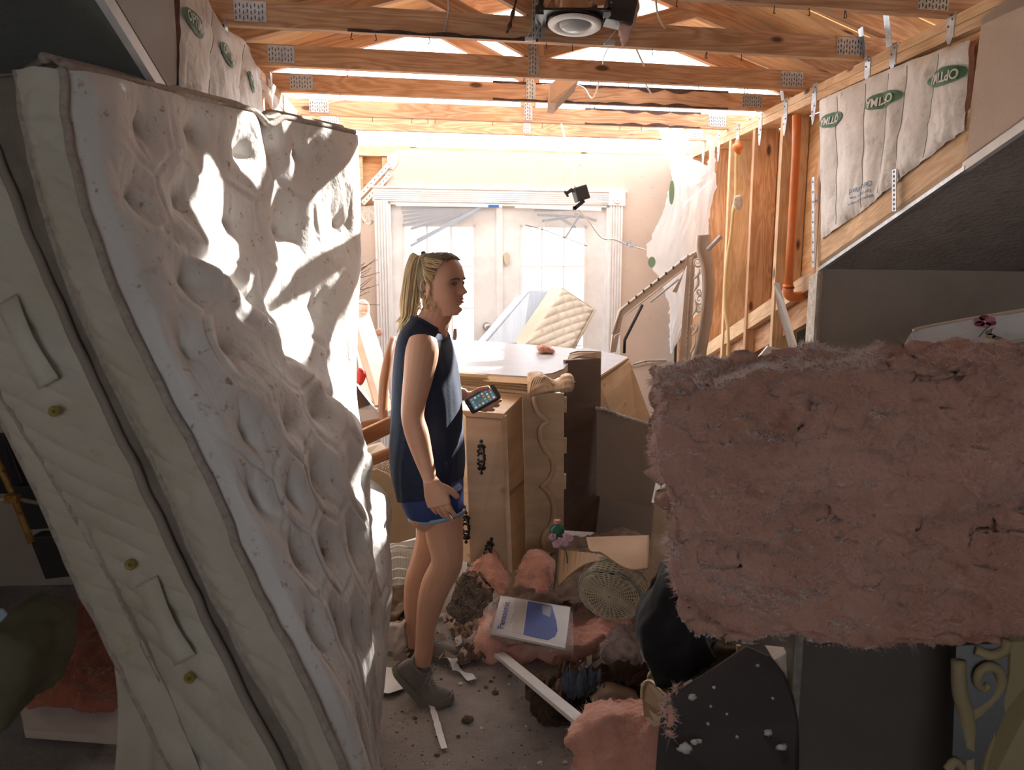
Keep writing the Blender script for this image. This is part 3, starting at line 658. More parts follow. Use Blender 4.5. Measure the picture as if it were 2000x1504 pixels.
# vents and handles
BRASS = mat('brass', (.42, .33, .08), (.30, .24, .07), scale=30, rough=.4, metal=.5)
for (px, py, Y) in ((110, 802, 1.70), (258, 1100, 1.66), (373, 1320, 1.62)):
    c = P(px, py, Y) ; nn = V((.1, -1, .05)).normalized(); c += nn * .012
    mb = MB().tube([c - nn * .004, c, c + nn * .002, c + nn * .001], [.0125, .0125, .010, .006], 18)
    v_ = add('vent', mb, BRASS, mt, smooth=False); add('vent_grille', MB().tube([c + nn * .001, c + nn * .003], [.005, .004], 10), mat('vent_dark', (.16, .12, .03)), v_)
for (a, b_) in (((18, 585, 1.76), (100, 748, 1.71)), ((290, 1130, 1.65), (365, 1285, 1.62))):
    p0, p1 = P(*a), P(*b_); nn = V((.1, -1, .05)); e = (p1 - p0).normalized(); sd_ = e.cross(nn).normalized()
    L_ = []
    for k in range(21):
        t_ = k / 20; c = p0.lerp(p1, t_) + nn * (.014 + .012 * sin(pi * t_)); L_.append([list(c + sd_ * .026 * (j - 1) * (1 - .15 * sin(pi * t_))) for j in range(3)])
    o = add('handle', MB().grid(np.array(L_)), TICKB, mt, smooth=True); s_ = o.modifiers.new('s', 'SOLIDIFY'); s_.thickness = .004
# folded fabric flap at the foot
mb = MB(); L_ = []
for j in range(24):
    t_ = j / 23; a = P(222 + 70 * t_ ** 2 + 10 * sin(t_ * 8), 1290 + 480 * t_, 1.80); b_ = P(300 + 190 * t_, 1360 + 420 * t_, 1.76)
    L_.append([list(a.lerp(b_, i / 11) + V((0, -.02 * sin(i * .9 + t_ * 3), 0))) for i in range(12)])
o = add('loose_cover_flap', MB().grid(np.array(L_)), TICKB, mt, smooth=True)

# ---------------------------------------------------------------- dresser pushed over on its end
def sl3(pts, off=(0, .02, 0)): return MB().prism([P(*p) for p in pts], V(off))
dr = T('dresser', 'large bleached oak dresser tipped up behind the woman, drawers hanging out', 'dresser', P(1050, 1085, 3.85) * 1.0)
tp = [(881, 664, 4.5), (960, 668, 4.5), (1080, 677, 4.45), (1174, 687, 4.35), (1150, 686, 4.2), (1128, 686, 4.1), (1113, 690, 4.0), (1109, 701, 3.92), (1109, 712, 3.84), (1100, 721, 3.75), (1080, 729, 3.66), (1050, 733, 3.60), (1031, 736, 3.58), (903, 728, 3.5), (860, 726, 3.48)]
def fitz(pts):           # put the outline on one plane
    A = np.array([list(P(*p)) for p in pts]); M_ = np.c_[A[:, :2], np.ones(len(A))]; co = np.linalg.lstsq(M_, A[:, 2], rcond=None)[0]
    n_ = V((-co[0], -co[1], 1)).normalized(); p0 = V((0, 0, co[2])); return (p0, n_), [PW(p[0], p[1], (p0, n_)) for p in pts]
TOPM = mat('bleached_veneer', (0.40, 0.385, 0.41), (0.33, 0.32, 0.34), scale=4, stretch=(1, 12, 1), rough=.35, spots=[((.35, .25, .2), 60, .70, .74), ((.45, .4, .38), 14, .66, .70)])
pl_, tps = fitz(tp)
add('top_board', MB().prism([p + V((0, 0, .002)) for p in tps], V((0, 0, -.006))), TOPM, dr)
add('top_board_edge', MB().prism([p - V((0, 0, .005)) for p in tps], V((0, 0, -.028))), CREAM, dr)
# fluted cornice
a, b_ = P(870, 727, 3.47), P(1031, 737, 3.55); a2, b2 = P(870, 753, 3.50), P(1031, 770, 3.57)
mb = MB().prism([a, b_, b2, a2], V((.0, .12, 0))); cn = add('cornice', mb, CREAM, dr)
for k in range(4):
    f_ = .28 + k * .17; mb = MB().tube([a.lerp(a2, f_) + V((0, -.001, 0)), b_.lerp(b2, f_) + V((0, -.001, 0))], .0042, 6); add('flute', mb, mat('groove_and_shadow_brown', (.30, .2, .11)), cn)
# end panel with wavy moulding
pn = [(1021, 769, 3.56), (1102, 769, 3.66), (1101, 880, 3.7), (1101, 1036, 3.74), (1080, 1075, 3.74), (1028, 1092, 3.66), (1025, 950, 3.6)]
pnl = add('front_panel', MB().prism([P(*p) for p in pn], V((0, .03, 0))), CREAM, dr)
wvp = [(1049, 765), (1043, 778), (1046, 795), (1052, 808), (1068, 822), (1072, 824), (1060, 830), (1055, 842), (1058, 865), (1068, 884), (1077, 894), (1081, 908), (1080, 922), (1072, 938), (1060, 950), (1060, 953), (1072, 966), (1081, 985), (1081, 1012), (1074, 1030), (1065, 1040), (1060, 1055), (1062, 1072)]
pts = curve_pts([P(x, y, 3.545 + (x - 1021) / 80 * .1) for x, y in wvp], 90)
add('wave_moulding', MB().tube(pts, .0125, 8, flat=.8), CREAM, dr, smooth=True)
add('wave_painted_shadow', MB().tube([p + V((-.012, 0.004, 0)) for p in pts], .004, 6), mat('groove_and_shadow_brown', (.3, .2, .11)), dr, smooth=True)  # dark brown line paints a shadow along the wave moulding
# apron to the right of the wave is set back
# dark side board and hinges
sdp = [(1105, 704, 3.83), (1174, 700, 4.32), (1171, 1040, 4.36), (1101, 1036, 3.80)]
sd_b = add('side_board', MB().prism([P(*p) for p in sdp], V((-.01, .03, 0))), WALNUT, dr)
add('side_edge', MB().prism([P(1113, 692, 4.0), P(1130, 688, 4.1), P(1150, 689, 4.2), P(1174, 687, 4.33), P(1174, 700, 4.33), P(1150, 701, 4.2), P(1132, 699, 4.1), P(1111, 702, 3.93)], V((0, -.012, 0))), CREAM, dr)
for (x, y) in ((1103, 790), (1103, 870), (1102, 940)):
    p = P(x, y, 3.72); mb = MB().box(p, (.018, .02, .075)).box(p + V((.006, -.008, 0)), (.004, .01, .012)); add('hinge_block', mb, CREAM, dr)
# carved foot
mb = MB(); rg = []
st = [(1030, 752, 24, .05), (1040, 750, 24, .055), (1055, 748, 22, .055), (1070, 752, 16, .045), (1082, 754, 13, .038), (1092, 752, 14, .04), (1097, 750, 17, .045), (1108, 748, 18, .048), (1116, 748, 16, .042), (1121, 748, 9, .025)]
ks = np.linspace(0, len(st) - 1, 60); vals = spl(np.arange(len(st)), np.array(st, float), ks)
for (x, y, h, dpt) in vals:
    c = P(x, y, 3.50); hh = h / 430; ring = []
    for q_ in range(36):
        a_ = 2 * pi * q_ / 36; fl = 1 + (.07 * cos(9 * a_) if x > 1094 else .05 * cos(7 * a_ + (x - 1030) * .12) if x < 1080 else 0)
        ring.append(c + V((0, cos(a_) * dpt * fl, sin(a_) * hh * fl)))
    rg.append(ring)
mb.loft(rg); ft = add('carved_foot', mb, CREAM, dr, smooth=True)
mb = MB()
for k in range(5):
    pts = curve_pts([P(1034 + k * 4, 768 - k * 3, 3.448), P(1040 + k * 5, 742 - k * 1, 3.446), P(1054 + k * 4, 736 + k, 3.452), P(1072 + k * 2, 744 + k * 2.5, 3.458)], 14); mb.tube(pts, [.002 + .004 * sin(pi * i / 13) for i in range(14)], 6)
add('acanthus_relief', mb, CREAM, ft, smooth=True)
add('foot_screw', MB().tube([P(1119, 748, 3.49), P(1124, 748, 3.49)], [.008, .006], 8), BLACK, ft)
# carcass core behind, drawers hanging out to the left
add('carcass', MB().prism([P(900, 760, 3.62), P(1022, 772, 3.62), P(1028, 1092, 3.68), P(905, 1085, 3.62)], V((0.05, .7, 0))), CREAM, dr)
def drawer(front, side, top, nm='drawer'):
    d_ = add(nm, MB().prism([P(*p) for p in front], V((.01, .02, 0))), CREAM, dr); bevel(d_, .004)
    if side: add('drawer_side', MB().prism([P(*p) for p in side], V((-.012, .004, 0))), wood('drawer_birch', (.60, .38, .20), (.50, .30, .15), rough=.5, rings=5), d_)
    if top: add('drawer_end', MB().prism([P(*p) for p in top], V((0, 0, -.012))), CREAM, d_)
    return d_
d_a = drawer([(908, 812, 3.16), (982, 817, 3.20), (996, 1118, 3.28), (918, 1112, 3.2)], [(983, 813, 3.21), (1019, 778, 3.56), (1024, 936, 3.6), (989, 966, 3.25)], [(902, 803, 3.15), (983, 809, 3.19), (1020, 773, 3.56), (903, 766, 3.5)])
add('drawer_lip', MB().prism([P(902, 802, 3.14), P(983, 808, 3.18), P(982, 818, 3.185), P(908, 813, 3.15)], V((0, .02, 0))), CREAM, d_a)
add('drawer_lip', MB().prism([P(980, 818, 3.18), P(989, 812, 3.19), P(1001, 1118, 3.27), P(992, 1119, 3.27)], V((0, .03, 0))), CREAM, d_a)
add('drawer_side', MB().prism([P(990, 975, 3.26), P(1024, 945, 3.6), P(1027, 1095, 3.66), P(1000, 1118, 3.3)], V((-.012, .004, 0))), wood('drawer_birch', (.60, .38, .20), (.50, .30, .15)), d_a)
add('drawer_runner', MB().prism([P(988, 967, 3.25), P(1024, 937, 3.6), P(1024, 945, 3.6), P(989, 976, 3.25)], V((-.03, .004, 0))), CHAIRW, d_a)
d_b = drawer([(899, 805, 3.22), (912, 806, 3.2), (922, 1100, 3.26), (900, 1096, 3.3)], None, None)
IRON = mat('black_iron', (.03, .028, .026), rough=.45, metal=.6)
def pull(px, py, Y, h, par, tilt=0):
    c = P(px, py, Y); mb = MB(); nn = V((0, -1, 0)); e = V((sin(tilt), 0, cos(tilt)))
    sx = V((cos(tilt), 0, -sin(tilt)))
    for s_ in (-1, 1):
        mb.ball(c + e * s_ * h * .5, .008, 8, 6); mb.ball(c + e * s_ * h * .36 + sx * .002, .009, 8, 6)
        sc_ = [c + e * (s_ * h * (.40 - .04 * k)) + sx * (.016 * sin(k * .9)) + nn * (.004 + .003 * sin(k)) for k in range(11)]; mb.tube(curve_pts(sc_, 26), .0045, 6)
        sc_ = [c + e * (s_ * h * (.40 - .04 * k)) - sx * (.013 * sin(k * .9 + .4)) + nn * .004 for k in range(10)]; mb.tube(curve_pts(sc_, 24), .004, 6)
    mb.tube(curve_pts([c + e * h * .33 + nn * .006, c + e * h * .15 + nn * .026 + sx * .012, c - e * h * .15 + nn * .026 + sx * .012, c - e * h * .33 + nn * .006], 16), .005, 8)
    return add('drawer_pull', mb, IRON, par, smooth=True)
pull(940, 893, 3.15, .135, d_a); pull(952, 1078, 3.2, .12, d_a, .3); pull(910, 1030, 3.17, .13, d_b)

# second cabinet behind to the right (tilted), dark drywall slabs beside it
cb = T('cabinet', 'bleached oak cabinet lying tilted behind the dresser, grooved edge', 'cabinet', P(1215, 830, 4.75) * 1)
pl2, c2 = fitz([(1060, 679, 5.0), (1150, 680, 5.1), (1226, 697, 4.9), (1172, 733, 4.45), (1100, 735, 4.4)])
add('top_board', MB().prism(c2, V((0, 0, -.006))), TOPM, cb)
mb = MB().prism([P(1171, 734, 4.44), P(1226, 698, 4.9), P(1230, 706, 4.9), P(1171, 748, 4.44)], V((-.02, .02, 0))); ce = add('grooved_edge', mb, CREAM, cb)
for k in range(3): add('groove', MB().tube([P(1172, 737 + k * 3.4, 4.438), P(1227, 699.5 + k * 2.4, 4.895)], .0035, 5), mat('groove_and_shadow_brown', (.3, .2, .11)), ce)
add('side_panel', MB().prism([P(1171, 747, 4.45), P(1230, 705, 4.9), P(1272, 820, 4.95), P(1262, 990, 4.9), P(1172, 980, 4.45)], V((-.02, .02, 0))), CREAM, cb)
add('back_panel', MB().prism([P(1100, 733, 4.9), P(1226, 700, 5.0), P(1226, 1010, 5.0), P(1100, 1010, 4.9)], V((0, .03, 0))), CREAM, cb)
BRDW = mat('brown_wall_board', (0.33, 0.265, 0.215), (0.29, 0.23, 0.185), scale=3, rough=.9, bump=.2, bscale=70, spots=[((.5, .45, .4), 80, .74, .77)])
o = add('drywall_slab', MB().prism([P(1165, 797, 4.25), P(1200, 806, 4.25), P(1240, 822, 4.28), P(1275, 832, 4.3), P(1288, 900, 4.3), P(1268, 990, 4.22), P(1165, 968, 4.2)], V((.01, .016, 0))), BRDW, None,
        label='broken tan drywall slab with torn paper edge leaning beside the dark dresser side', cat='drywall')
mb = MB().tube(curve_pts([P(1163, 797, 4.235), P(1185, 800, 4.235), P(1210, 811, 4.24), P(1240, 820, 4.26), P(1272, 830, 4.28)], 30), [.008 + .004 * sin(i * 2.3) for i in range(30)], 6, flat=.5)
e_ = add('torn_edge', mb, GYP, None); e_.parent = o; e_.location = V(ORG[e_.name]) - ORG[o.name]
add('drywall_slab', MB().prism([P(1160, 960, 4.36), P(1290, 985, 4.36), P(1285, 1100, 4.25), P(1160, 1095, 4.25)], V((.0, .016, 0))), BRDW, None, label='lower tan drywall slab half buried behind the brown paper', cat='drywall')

# ---------------------------------------------------------------- box spring and quilted mattress at the doors
BSP = mat('box_spring_cloth', (0.36, 0.40, 0.46), (0.44, 0.48, 0.53), scale=3, stretch=(12, 1, 1), rough=.6)
mbx = [P(945, 668, 5.15), P(1032, 566, 5.5), P(1098, 563, 5.72), P(1023, 672, 5.2)]
b1 = add('box_spring', MB().prism([mbx[0], mbx[1], mbx[2], mbx[3], P(1023, 985, 5.2), P(945, 985, 5.15)], V((-.10, .06, -.06))), BSP, None, label='pale blue box spring lying slanted against the french doors', cat='box spring'); bevel(b1, .02, 3)
q4 = [P(1020, 678, 4.92), P(1096, 564, 5.4), P(1160, 606, 5.45), P(1114, 690, 4.95)]
Gq = np.zeros((60, 40, 3))
for j in range(60):
    for i in range(40):
        s_, t_ = i / 39, j / 59; p = q4[0].lerp(q4[3], s_).lerp(q4[1].lerp(q4[2], s_), t_)
        nn = V((.1, -.8, .3)).normalized(); a, b_ = (t_ * 5 + s_ * 3.6), (t_ * 5 - s_ * 3.6)
        ed = min(s_, 1 - s_, t_, 1 - t_); Gq[j, i] = list(p + nn * (.035 + .014 * (abs(sin(pi * a)) * abs(sin(pi * b_))) ** .35 - .033 * exp(-ed / .03)))
QUI = mat('quilted_cream', (0.50, 0.44, 0.35), (0.42, 0.36, 0.28), scale=5, rough=.8)
mq = T('mattress', 'small cream quilted mattress end standing before the french doors', 'mattress', q4[0])
add('quilted_end', MB().grid(Gq), QUI, mq, smooth=True)
add('mattress_body', MB().prism([q4[0], q4[1], q4[2], q4[3]], V((-.05, .16, .02))), QUI, mq)
add('piping', MB().tube([q4[1] + V((0, -.015, 0)), q4[2] + V((0, -.015, 0)), q4[3] + V((0, -.015, 0))], .013, 8), QUI, mq, smooth=True)
mb = MB()
for k in range(4): mb.prism([mbx[0].lerp(mbx[3], .15 + k * .2) + V((0, -.1, -.13)) , mbx[1].lerp(mbx[2], .15 + k * .2) + V((0, -.1, -.13)), mbx[1].lerp(mbx[2], .17 + k * .2) + V((0, -.1, -.13)), mbx[0].lerp(mbx[3], .17 + k * .2) + V((0, -.1, -.13))], V((0, -.003, .003)))
# ---------------------------------------------------------------- the woman
SKIN = mat('skin', (0.55, 0.285, 0.185), (0.61, 0.335, 0.225), scale=4, rough=.5, sss=.12)
YC = 2.85
FW = V((.98, -.2, 0)).normalized(); LF = V((.2, .98, 0)).normalized(); UP = V((0, 0, 1))
def pxm(Y): return 1525 / Y * .985
def ering(xb, xf, y, b, Y=YC, grow=0.0, n=36, pw=2.4, fwd=FW, lft=LF):
    a = (xf - xb) / 2 / pxm(Y); c = P((xb + xf) / 2, y, Y); out = []
    a = sqrt(max(.0004, a * a - (b * .2) ** 2)) + grow; b = b + grow
    for k in range(n):
        t_ = 2 * pi * k / n; cx, sy = cos(t_), sin(t_)
        out.append(c + fwd * (a * abs(cx) ** (2 / pw) * (1 if cx > 0 else -1)) + lft * (b * abs(sy) ** (2 / pw) * (1 if sy > 0 else -1)))
    return out
def interp_rows(R, n):
    R = np.array(R, float); return spl(R[:, 0], R, np.linspace(R[0, 0], R[-1, 0], n))
woman = T('person', 'woman in a sleeveless navy top and blue shorts standing with a phone', 'person', P(835, 1330, 2.8).xy.to_3d())
wo = Vector(woman.location); 
body = MB()
tors = [(628, 816, 862, .058), (640, 802, 866, .10), (652, 792, 873, .150), (672, 786, 878, .160), (700, 783, 885, .150), (740, 780, 892, .138), (790, 778, 893, .125), (840, 780, 893, .125), (880, 780, 897, .145), (920, 784, 902, .165), (960, 790, 902, .172), (1000, 800, 900, .165), (1022, 815, 890, .12)]
body.loft([ering(r[1], r[2], r[0], r[3], grow=-.008) for r in interp_rows(tors, 44)])
def limb(mb, pts, n=18, m=34, flat=1.0):
    A = np.array([list(P(x, y, Y)) + [r] for x, y, Y, r in pts]); B = spl(np.arange(len(A)), A, np.linspace(0, len(A) - 1, m))
    mb.tube([V(b_[:3]) for b_ in B], [max(.006, b_[3]) for b_ in B], n, flat=flat)
# neck
limb(body, [(838, 655, 2.85, .066), (846, 630, 2.85, .060), (855, 605, 2.86, .056), (858, 575, 2.87, .052)])
# legs
limb(body, [(858, 960, 2.78, .080), (864, 1000, 2.77, .076), (868, 1045, 2.76, .070), (873, 1085, 2.74, .060), (870, 1108, 2.74, .058), (852, 1143, 2.74, .056), (840, 1180, 2.73, .0485), (831, 1230, 2.71, .036), (828, 1270, 2.70, .034), (822, 1296, 2.70, .036)], m=60)
limb(body, [(845, 960, 2.94, .078), (846, 1000, 2.95, .074), (846, 1045, 2.96, .067), (830, 1095, 2.97, .056), (818, 1135, 2.98, .056), (811, 1180, 2.99, .047), (810, 1225, 3.0, .036), (812, 1262, 3.0, .033)], m=50)
body.ball(P(884, 1092, 2.73), (.030, .035, .04))
# arms
limb(body, [(826, 664, 2.715, .050), (824, 690, 2.69, .058), (817, 735, 2.67, .052), (808, 785, 2.655, .043), (806, 815, 2.64, .0395), (815, 850, 2.63, .041), (826, 890, 2.62, .034), (838, 930, 2.61, .0255), (842, 948, 2.61, .0245)], m=60)
limb(body, [(852, 664, 2.99, .050), (856, 700, 3.02, .052), (858, 760, 3.03, .042), (862, 790, 3.02, .038), (880, 782, 2.99, .035), (897, 772, 2.95, .026), (906, 770, 2.93, .024)], m=50)
def hand(mb, Wp, d, n_, thumb_side, curls, spread=.018, L=(.070, .080, .074, .058), thumb=(.6, .5), sc=.92):
    d = V(d).normalized(); t_ = V(thumb_side); t_ = (t_ - d * t_.dot(d)).normalized(); n_ = V(n_); n_ = (n_ - d * n_.dot(d) - t_ * n_.dot(t_)).normalized()
    rings = []
    for k in range(9):
        f = k / 8; w_ = (.026 + .016 * min(1, f * 1.8)) * sc; th = (.020 - .006 * f) * sc; c = Wp + d * (.088 * f * sc) + n_ * (.004 * sin(pi * f))
        rings.append([c + t_ * (w_ * cos(a)) + n_ * (th * sin(a)) for a in [2 * pi * j / 18 for j in range(18)]])
    mb.loft(rings)
    for i in range(4):
        off = (1.5 - i) * spread * sc; b_ = Wp + d * (.078 - .004 * abs(i - 1.2)) * sc + t_ * off; dd = (d + t_ * (1.5 - i) * .05).normalized(); pts = [b_ - d * .01]; rr = [.0090 * sc]
        p = b_; ang = 0
        for s_, fr in enumerate((.45, .31, .24)):
            ang += curls[i][s_]; v_ = dd * cos(ang) + n_ * sin(ang)
            for m in range(3): p = p + v_ * (L[i] * sc * fr / 3); pts.append(p); rr.append((.0092 - .0011 * s_ - .0003 * m - (.0006 if i == 3 else 0)) * sc)
        mb.tube(pts, rr, 10); mb.ball(pts[-1], rr[-1] * 1.0, 10, 7)
    # thumb leaves the side of the palm near its base
    p = Wp + d * .022 * sc + t_ * .020 * sc; v_ = (d * .75 + t_ * .65 + n_ * thumb[0] * .5).normalized(); pts = [p - v_ * .01, p]; rr = [.012 * sc, .0135 * sc]
    for s_ in range(3):
        for m in range(3): p = p + v_ * (.030 if s_ == 0 else .0245 if s_ == 1 else .022) * sc / 3; pts.append(p); rr.append((.0128 - .0012 * s_ - .0003 * m) * sc)
        v_ = (v_ + n_ * thumb[1] * .35 + d * .25 - t_ * .12).normalized()
    mb.tube(pts, rr, 10); mb.ball(pts[-1], rr[-1], 10, 7)
hand(body, P(841, 938, 2.60), V((.30, .02, -.95)), V((-.25, .97, 0)), V((.95, -.25, .25)), [(.12, .22, .18), (.16, .28, .2), (.2, .32, .22), (.25, .35, .25)], thumb=(.9, .3), sc=1.08)
PHN = V((-.28, -.80, .50)).normalized()
hand(body, P(911, 777, 2.925), V((.93, .12, -.22)), PHN, V((.15, .35, .92)), [(.25, .75, .6), (.2, .7, .6), (.2, .65, .6), (.25, .6, .5)], thumb=(1.6, .9), sc=.97)
# head
HC = P(861, 556, 2.86); HF = V((.89, -.455, .02)).normalized(); HL = V((.455, .89, 0)).normalized(); HU = HF.cross(HL).normalized()
prof = [(.110, .012, -.022, .018), (.104, .036, -.046, .040), (.090, .060, -.066, .056), (.070, .076, -.080, .066), (.045, .085, -.090, .0715), (.020, .0865, -.094, .0735), (.0, .0825, -.093, .072), (-.025, .0815, -.085, .068), (-.050, .082, -.065, .061), (-.070, .079, -.040, .053), (-.088, .076, -.015, .043), (-.101, .070, .0, .032), (-.109, .056, .012, .018)]
def gs(x, s_): return exp(-(x / s_) ** 2)
def feat(y, z):
    f = 0; ay = abs(y)
    if -.042 < z < .018:
        h = (.018 - z) / .046 * .031 if z > -.028 else .031 * (1 - (-.028 - z) / .014); wn = .0085 + .006 * min(1, max(0, (.01 - z) / .04)); f += max(0, h) * gs(y, wn)
        f += .007 * gs(ay - .011, .006) * gs(z + .030, .008)
    f -= .011 * gs(ay - .031, .015) * gs(z - .006, .011); f += .0045 * gs(z - .024, .008) * gs(ay - .026, .022)
    f += .006 * gs(z + .050, .0042) * gs(y, .019) + .0065 * gs(z + .0625, .0052) * gs(y, .017) - .004 * gs(z + .0562, .0028) * gs(y, .022)
    f -= .003 * gs(z + .042, .004) * gs(y, .005); f += .011 * gs(z + .090, .014) * gs(y, .020) - .0035 * gs(z + .073, .005) * gs(y, .02)
    f += .004 * gs(ay - .043, .016) * gs(z + .022, .016)
    return f
def headrings(grow=0., n=88, m=92, features=True):
    Rr = np.array(prof)[::-1]; out = []
    for z, fx_, bx_, w_ in spl(Rr[:, 0], Rr, np.linspace(Rr[0, 0], Rr[-1, 0], m)):
        ring = []
        for k in range(n):
            a = 2 * pi * k / n; cx, sy = cos(a), sin(a); y = (w_ + grow) * abs(sy) ** .9 * (1 if sy > 0 else -1)
            x = (fx_ + grow) * abs(cx) ** .82 if cx > 0 else -(-bx_ + grow) * abs(cx) ** .95
            if bx_ > 0 and cx <= 0: x = bx_ * 1.0
            if features and cx > 0: x += feat(y, z) * min(1, cx * 1.6)
            zz = z + (grow if z > 0 else 0) * max(0, z / .1)
            ring.append((x, y, zz))
        out.append(ring)
    return out
def H(x, y, z): return HC + HF * x + HL * y + HU * z
body.loft([[H(*p) for p in r] for r in headrings()])
body.loft([[H(.022 + .045 * cos(a), .045 * sin(a), -.075 - k * .012) for a in [2 * pi * j / 16 for j in range(16)]] for k in range(4)])
for s_ in (-1, 1):         # ears
    pts = [H(-.012 + .016 * cos(a) * (1 if sin(a) > -.2 else .7), s_ * (.0745 + .010 * max(0, -cos(a)) + .004), -.008 + .030 * sin(a)) for a in [radians(d_) for d_ in range(-100, 215, 20)]]
    body.tube(pts, .0052, 8); body.ball(H(-.006, s_ * .072, -.010), (.013, .008, .022)); body.ball(H(-.002, s_ * .076, -.034), (.007, .006, .008))
skin = add('body', body, SKIN, woman); fixn(skin); remesh(skin, .0034, 3, .5)
# eyes, brows, lips
for s_ in (-1, 1):
    c = H(.0665, s_ * .031, .004); e_ = add('eye', MB().ball(c, (.0105, .0105, .0075), 14, 10), mat('eye_white', (.55, .5, .46), rough=.2), woman, smooth=True)
    g_ = (HF + HL * -.12).normalized(); add('iris', MB().tube([c + g_ * .0085, c + g_ * .0108], [.0048, .003], 12), mat('iris', (.06, .05, .04), rough=.15), e_)
    pts = [H(.0800 - .22 * abs(t_) ** 2.0 * .35 - .004 * abs(t_), s_ * (.031 + t_ * .0), .0125) for t_ in (0,)]
    lid = curve_pts([H(.0765, s_ * .017, .004), H(.0795, s_ * .026, .0085), H(.0775, s_ * .035, .0085), H(.0705, s_ * .044, .003)], 14)
    add('eyelid', MB().tube(lid, .0026, 7), mat('lid_skin', (.20, .095, .06), rough=.6), woman, smooth=True)
    lid = curve_pts([H(.0765, s_ * .018, .003), H(.0785, s_ * .026, -.001), H(.0762, s_ * .035, -.001), H(.0705, s_ * .043, .002)], 14)
    add('eyelid', MB().tube(lid, .0018, 7), mat('lid_skin', (.20, .095, .06), rough=.6), woman, smooth=True)
    br = curve_pts([H(.0880, s_ * .014, .0185), H(.0875, s_ * .024, .0210), H(.0820, s_ * .036, .0215), H(.0720, s_ * .047, .017)], 14)
    add('eyebrow', MB().tube(br, [.0015 + .0016 * sin(pi * (i + 2) / 16) for i in range(14)], 6), mat('brow_hair', (.12, .07, .04), rough=.8), woman, smooth=True)
LIP = mat('lips', (.42, .15, .12), rough=.4)
for zz, xx, r_ in ((-.0505, .0895, .0034), (-.0625, .0885, .0042)):
    pts = curve_pts([H(.0735, -.022, -.056), H(xx - .003, -.011, zz), H(xx, 0, zz + (-.001 if zz > -.055 else 0)), H(xx - .003, .011, zz), H(.0735, .022, -.056)], 18)
    add('lip', MB().tube(pts, [r_ * (.35 + .65 * sin(pi * i / 17)) for i in range(18)], 8), LIP, woman, smooth=True)
add('teeth', MB().tube(curve_pts([H(.080, -.013, -.0562), H(.0862, 0, -.0562), H(.080, .013, -.0562)], 9), .0020, 6), mat('teeth', (.75, .72, .66), rough=.3), woman, smooth=True)
# hair cap with combed relief towards the tie
HAIR = mat('blonde_hair', (0.33, 0.26, 0.155), (0.15, 0.115, 0.07), scale=7, stretch=(1, 1, 1), rough=.45, translucent=.2)
HAIRL = mat('blonde_backlit', (0.88, 0.72, 0.46), (0.74, 0.58, 0.34), scale=9, rough=.42, translucent=.45)  # paler copy of the hair, with the backlight put into the colour
tie = (-.058, -.0, .100)
hr = headrings(.0042, 180, 130, False); mb = MB(); idx = {}
for j, r in enumerate(hr):
    for k, (x, y, z) in enumerate(r):
        ax = math.atan2(z - tie[2], x - tie[0]) * 1.0; ph = (ax * 30 + y * 260 + 3 * noise.noise(V((x * 20, y * 20, z * 20))))
        g = 1 + .018 * sin(ph) + .012 * sin(ph * 2.3 + 1)
        mb.v.append(H(x * g, y * g, z * g))
n_ = 180
for j in range(len(hr) - 1):
    for k in range(n_):
        x, y, z = hr[j][k]
        lim = np.interp(z, [-.09, -.06, -.03, .0, .03, .06, .080, .095, .11], [-.06, -.045, -.034, -.006, .012, .028, .042, .050, .060]) + .006 * sin(k * 1.7) 
        if abs(y) < .045 and z > .05: lim += .012
        if x < lim: mb.f.append((j * n_ + k, j * n_ + (k + 1) % n_, (j + 1) * n_ + (k + 1) % n_, (j + 1) * n_ + k))
top_ = (len(hr) - 1) * n_; mb.f.append(tuple(top_ + k for k in range(n_)))
cap = add('hair', mb, HAIR, woman, smooth=True); s_ = cap.modifiers.new('s', 'SOLIDIFY'); s_.thickness = .002
r5 = random.Random(11); mb = MB(); T0 = H(*tie)
for k in range(170):
    a = r5.random() * 2 * pi; rr = sqrt(r5.random()); o1 = V((cos(a) * rr, sin(a) * rr * 1.0, 0))
    base = [(828, 505, 12), (817, 502, 16), (808, 525, 18), (803, 560, 20), (800, 595, 21), (797, 618, 17), (790 + r5.uniform(-8, 12), 640 + r5.uniform(-14, 12), 12)]
    pts = []
    for i, (x, y, w_) in enumerate(base):
        pts.append(P(x + o1.x * w_ * .85 + r5.uniform(-1.2, 1.2), y + (o1.x * 3 if i > 1 else -abs(o1.x) * 8 * (i == 1)) + o1.z, 2.87 + o1.y * w_ / 535))
    mb.tube(curve_pts(pts, 15), [.0022 + .0016 * sin(pi * i / 14) for i in range(15)], 5)
add('ponytail', mb, HAIRL, woman, smooth=True, kind='stuff')
mb = MB()
for k in range(70):    # wisps over the cap, by the ear and at the nape
    if k < 36:
        y0 = r5.uniform(-.075, .02); z0 = r5.uniform(-.01, .085); x0 = np.interp(z0, [0, .085], [.004, .05])
        yy = -sqrt(max(0, 1 - (z0 / .115) ** 2)) * .074
        p0 = H(x0, yy - .008, z0); p1 = H(-.015, yy * 1.02 - .012, z0 * .6 + .04 + r5.uniform(-.01, .01)); pts = [p0, p1, H(-.05, -.03 + r5.uniform(-.02, .02), .096)]
    else:
        x0 = r5.uniform(-.06, .005); p0 = H(x0, -.07 + r5.uniform(0, .02), -.02 - r5.random() * .02); pts = [p0, p0 + V((r5.uniform(-.01, .01), -.006, -.03)), p0 + V((r5.uniform(-.03, .012), r5.uniform(-.01, .02), -.055 - r5.random() * .03))]
    mb.tube(curve_pts(pts, 9), [.0014] * 8 + [.0004], 4)
add('loose_strands', mb, HAIRL, woman, kind='stuff')
mb = MB(); c = P(830, 504, 2.872); ax = V((.8, 0, .25)).normalized(); rg = []
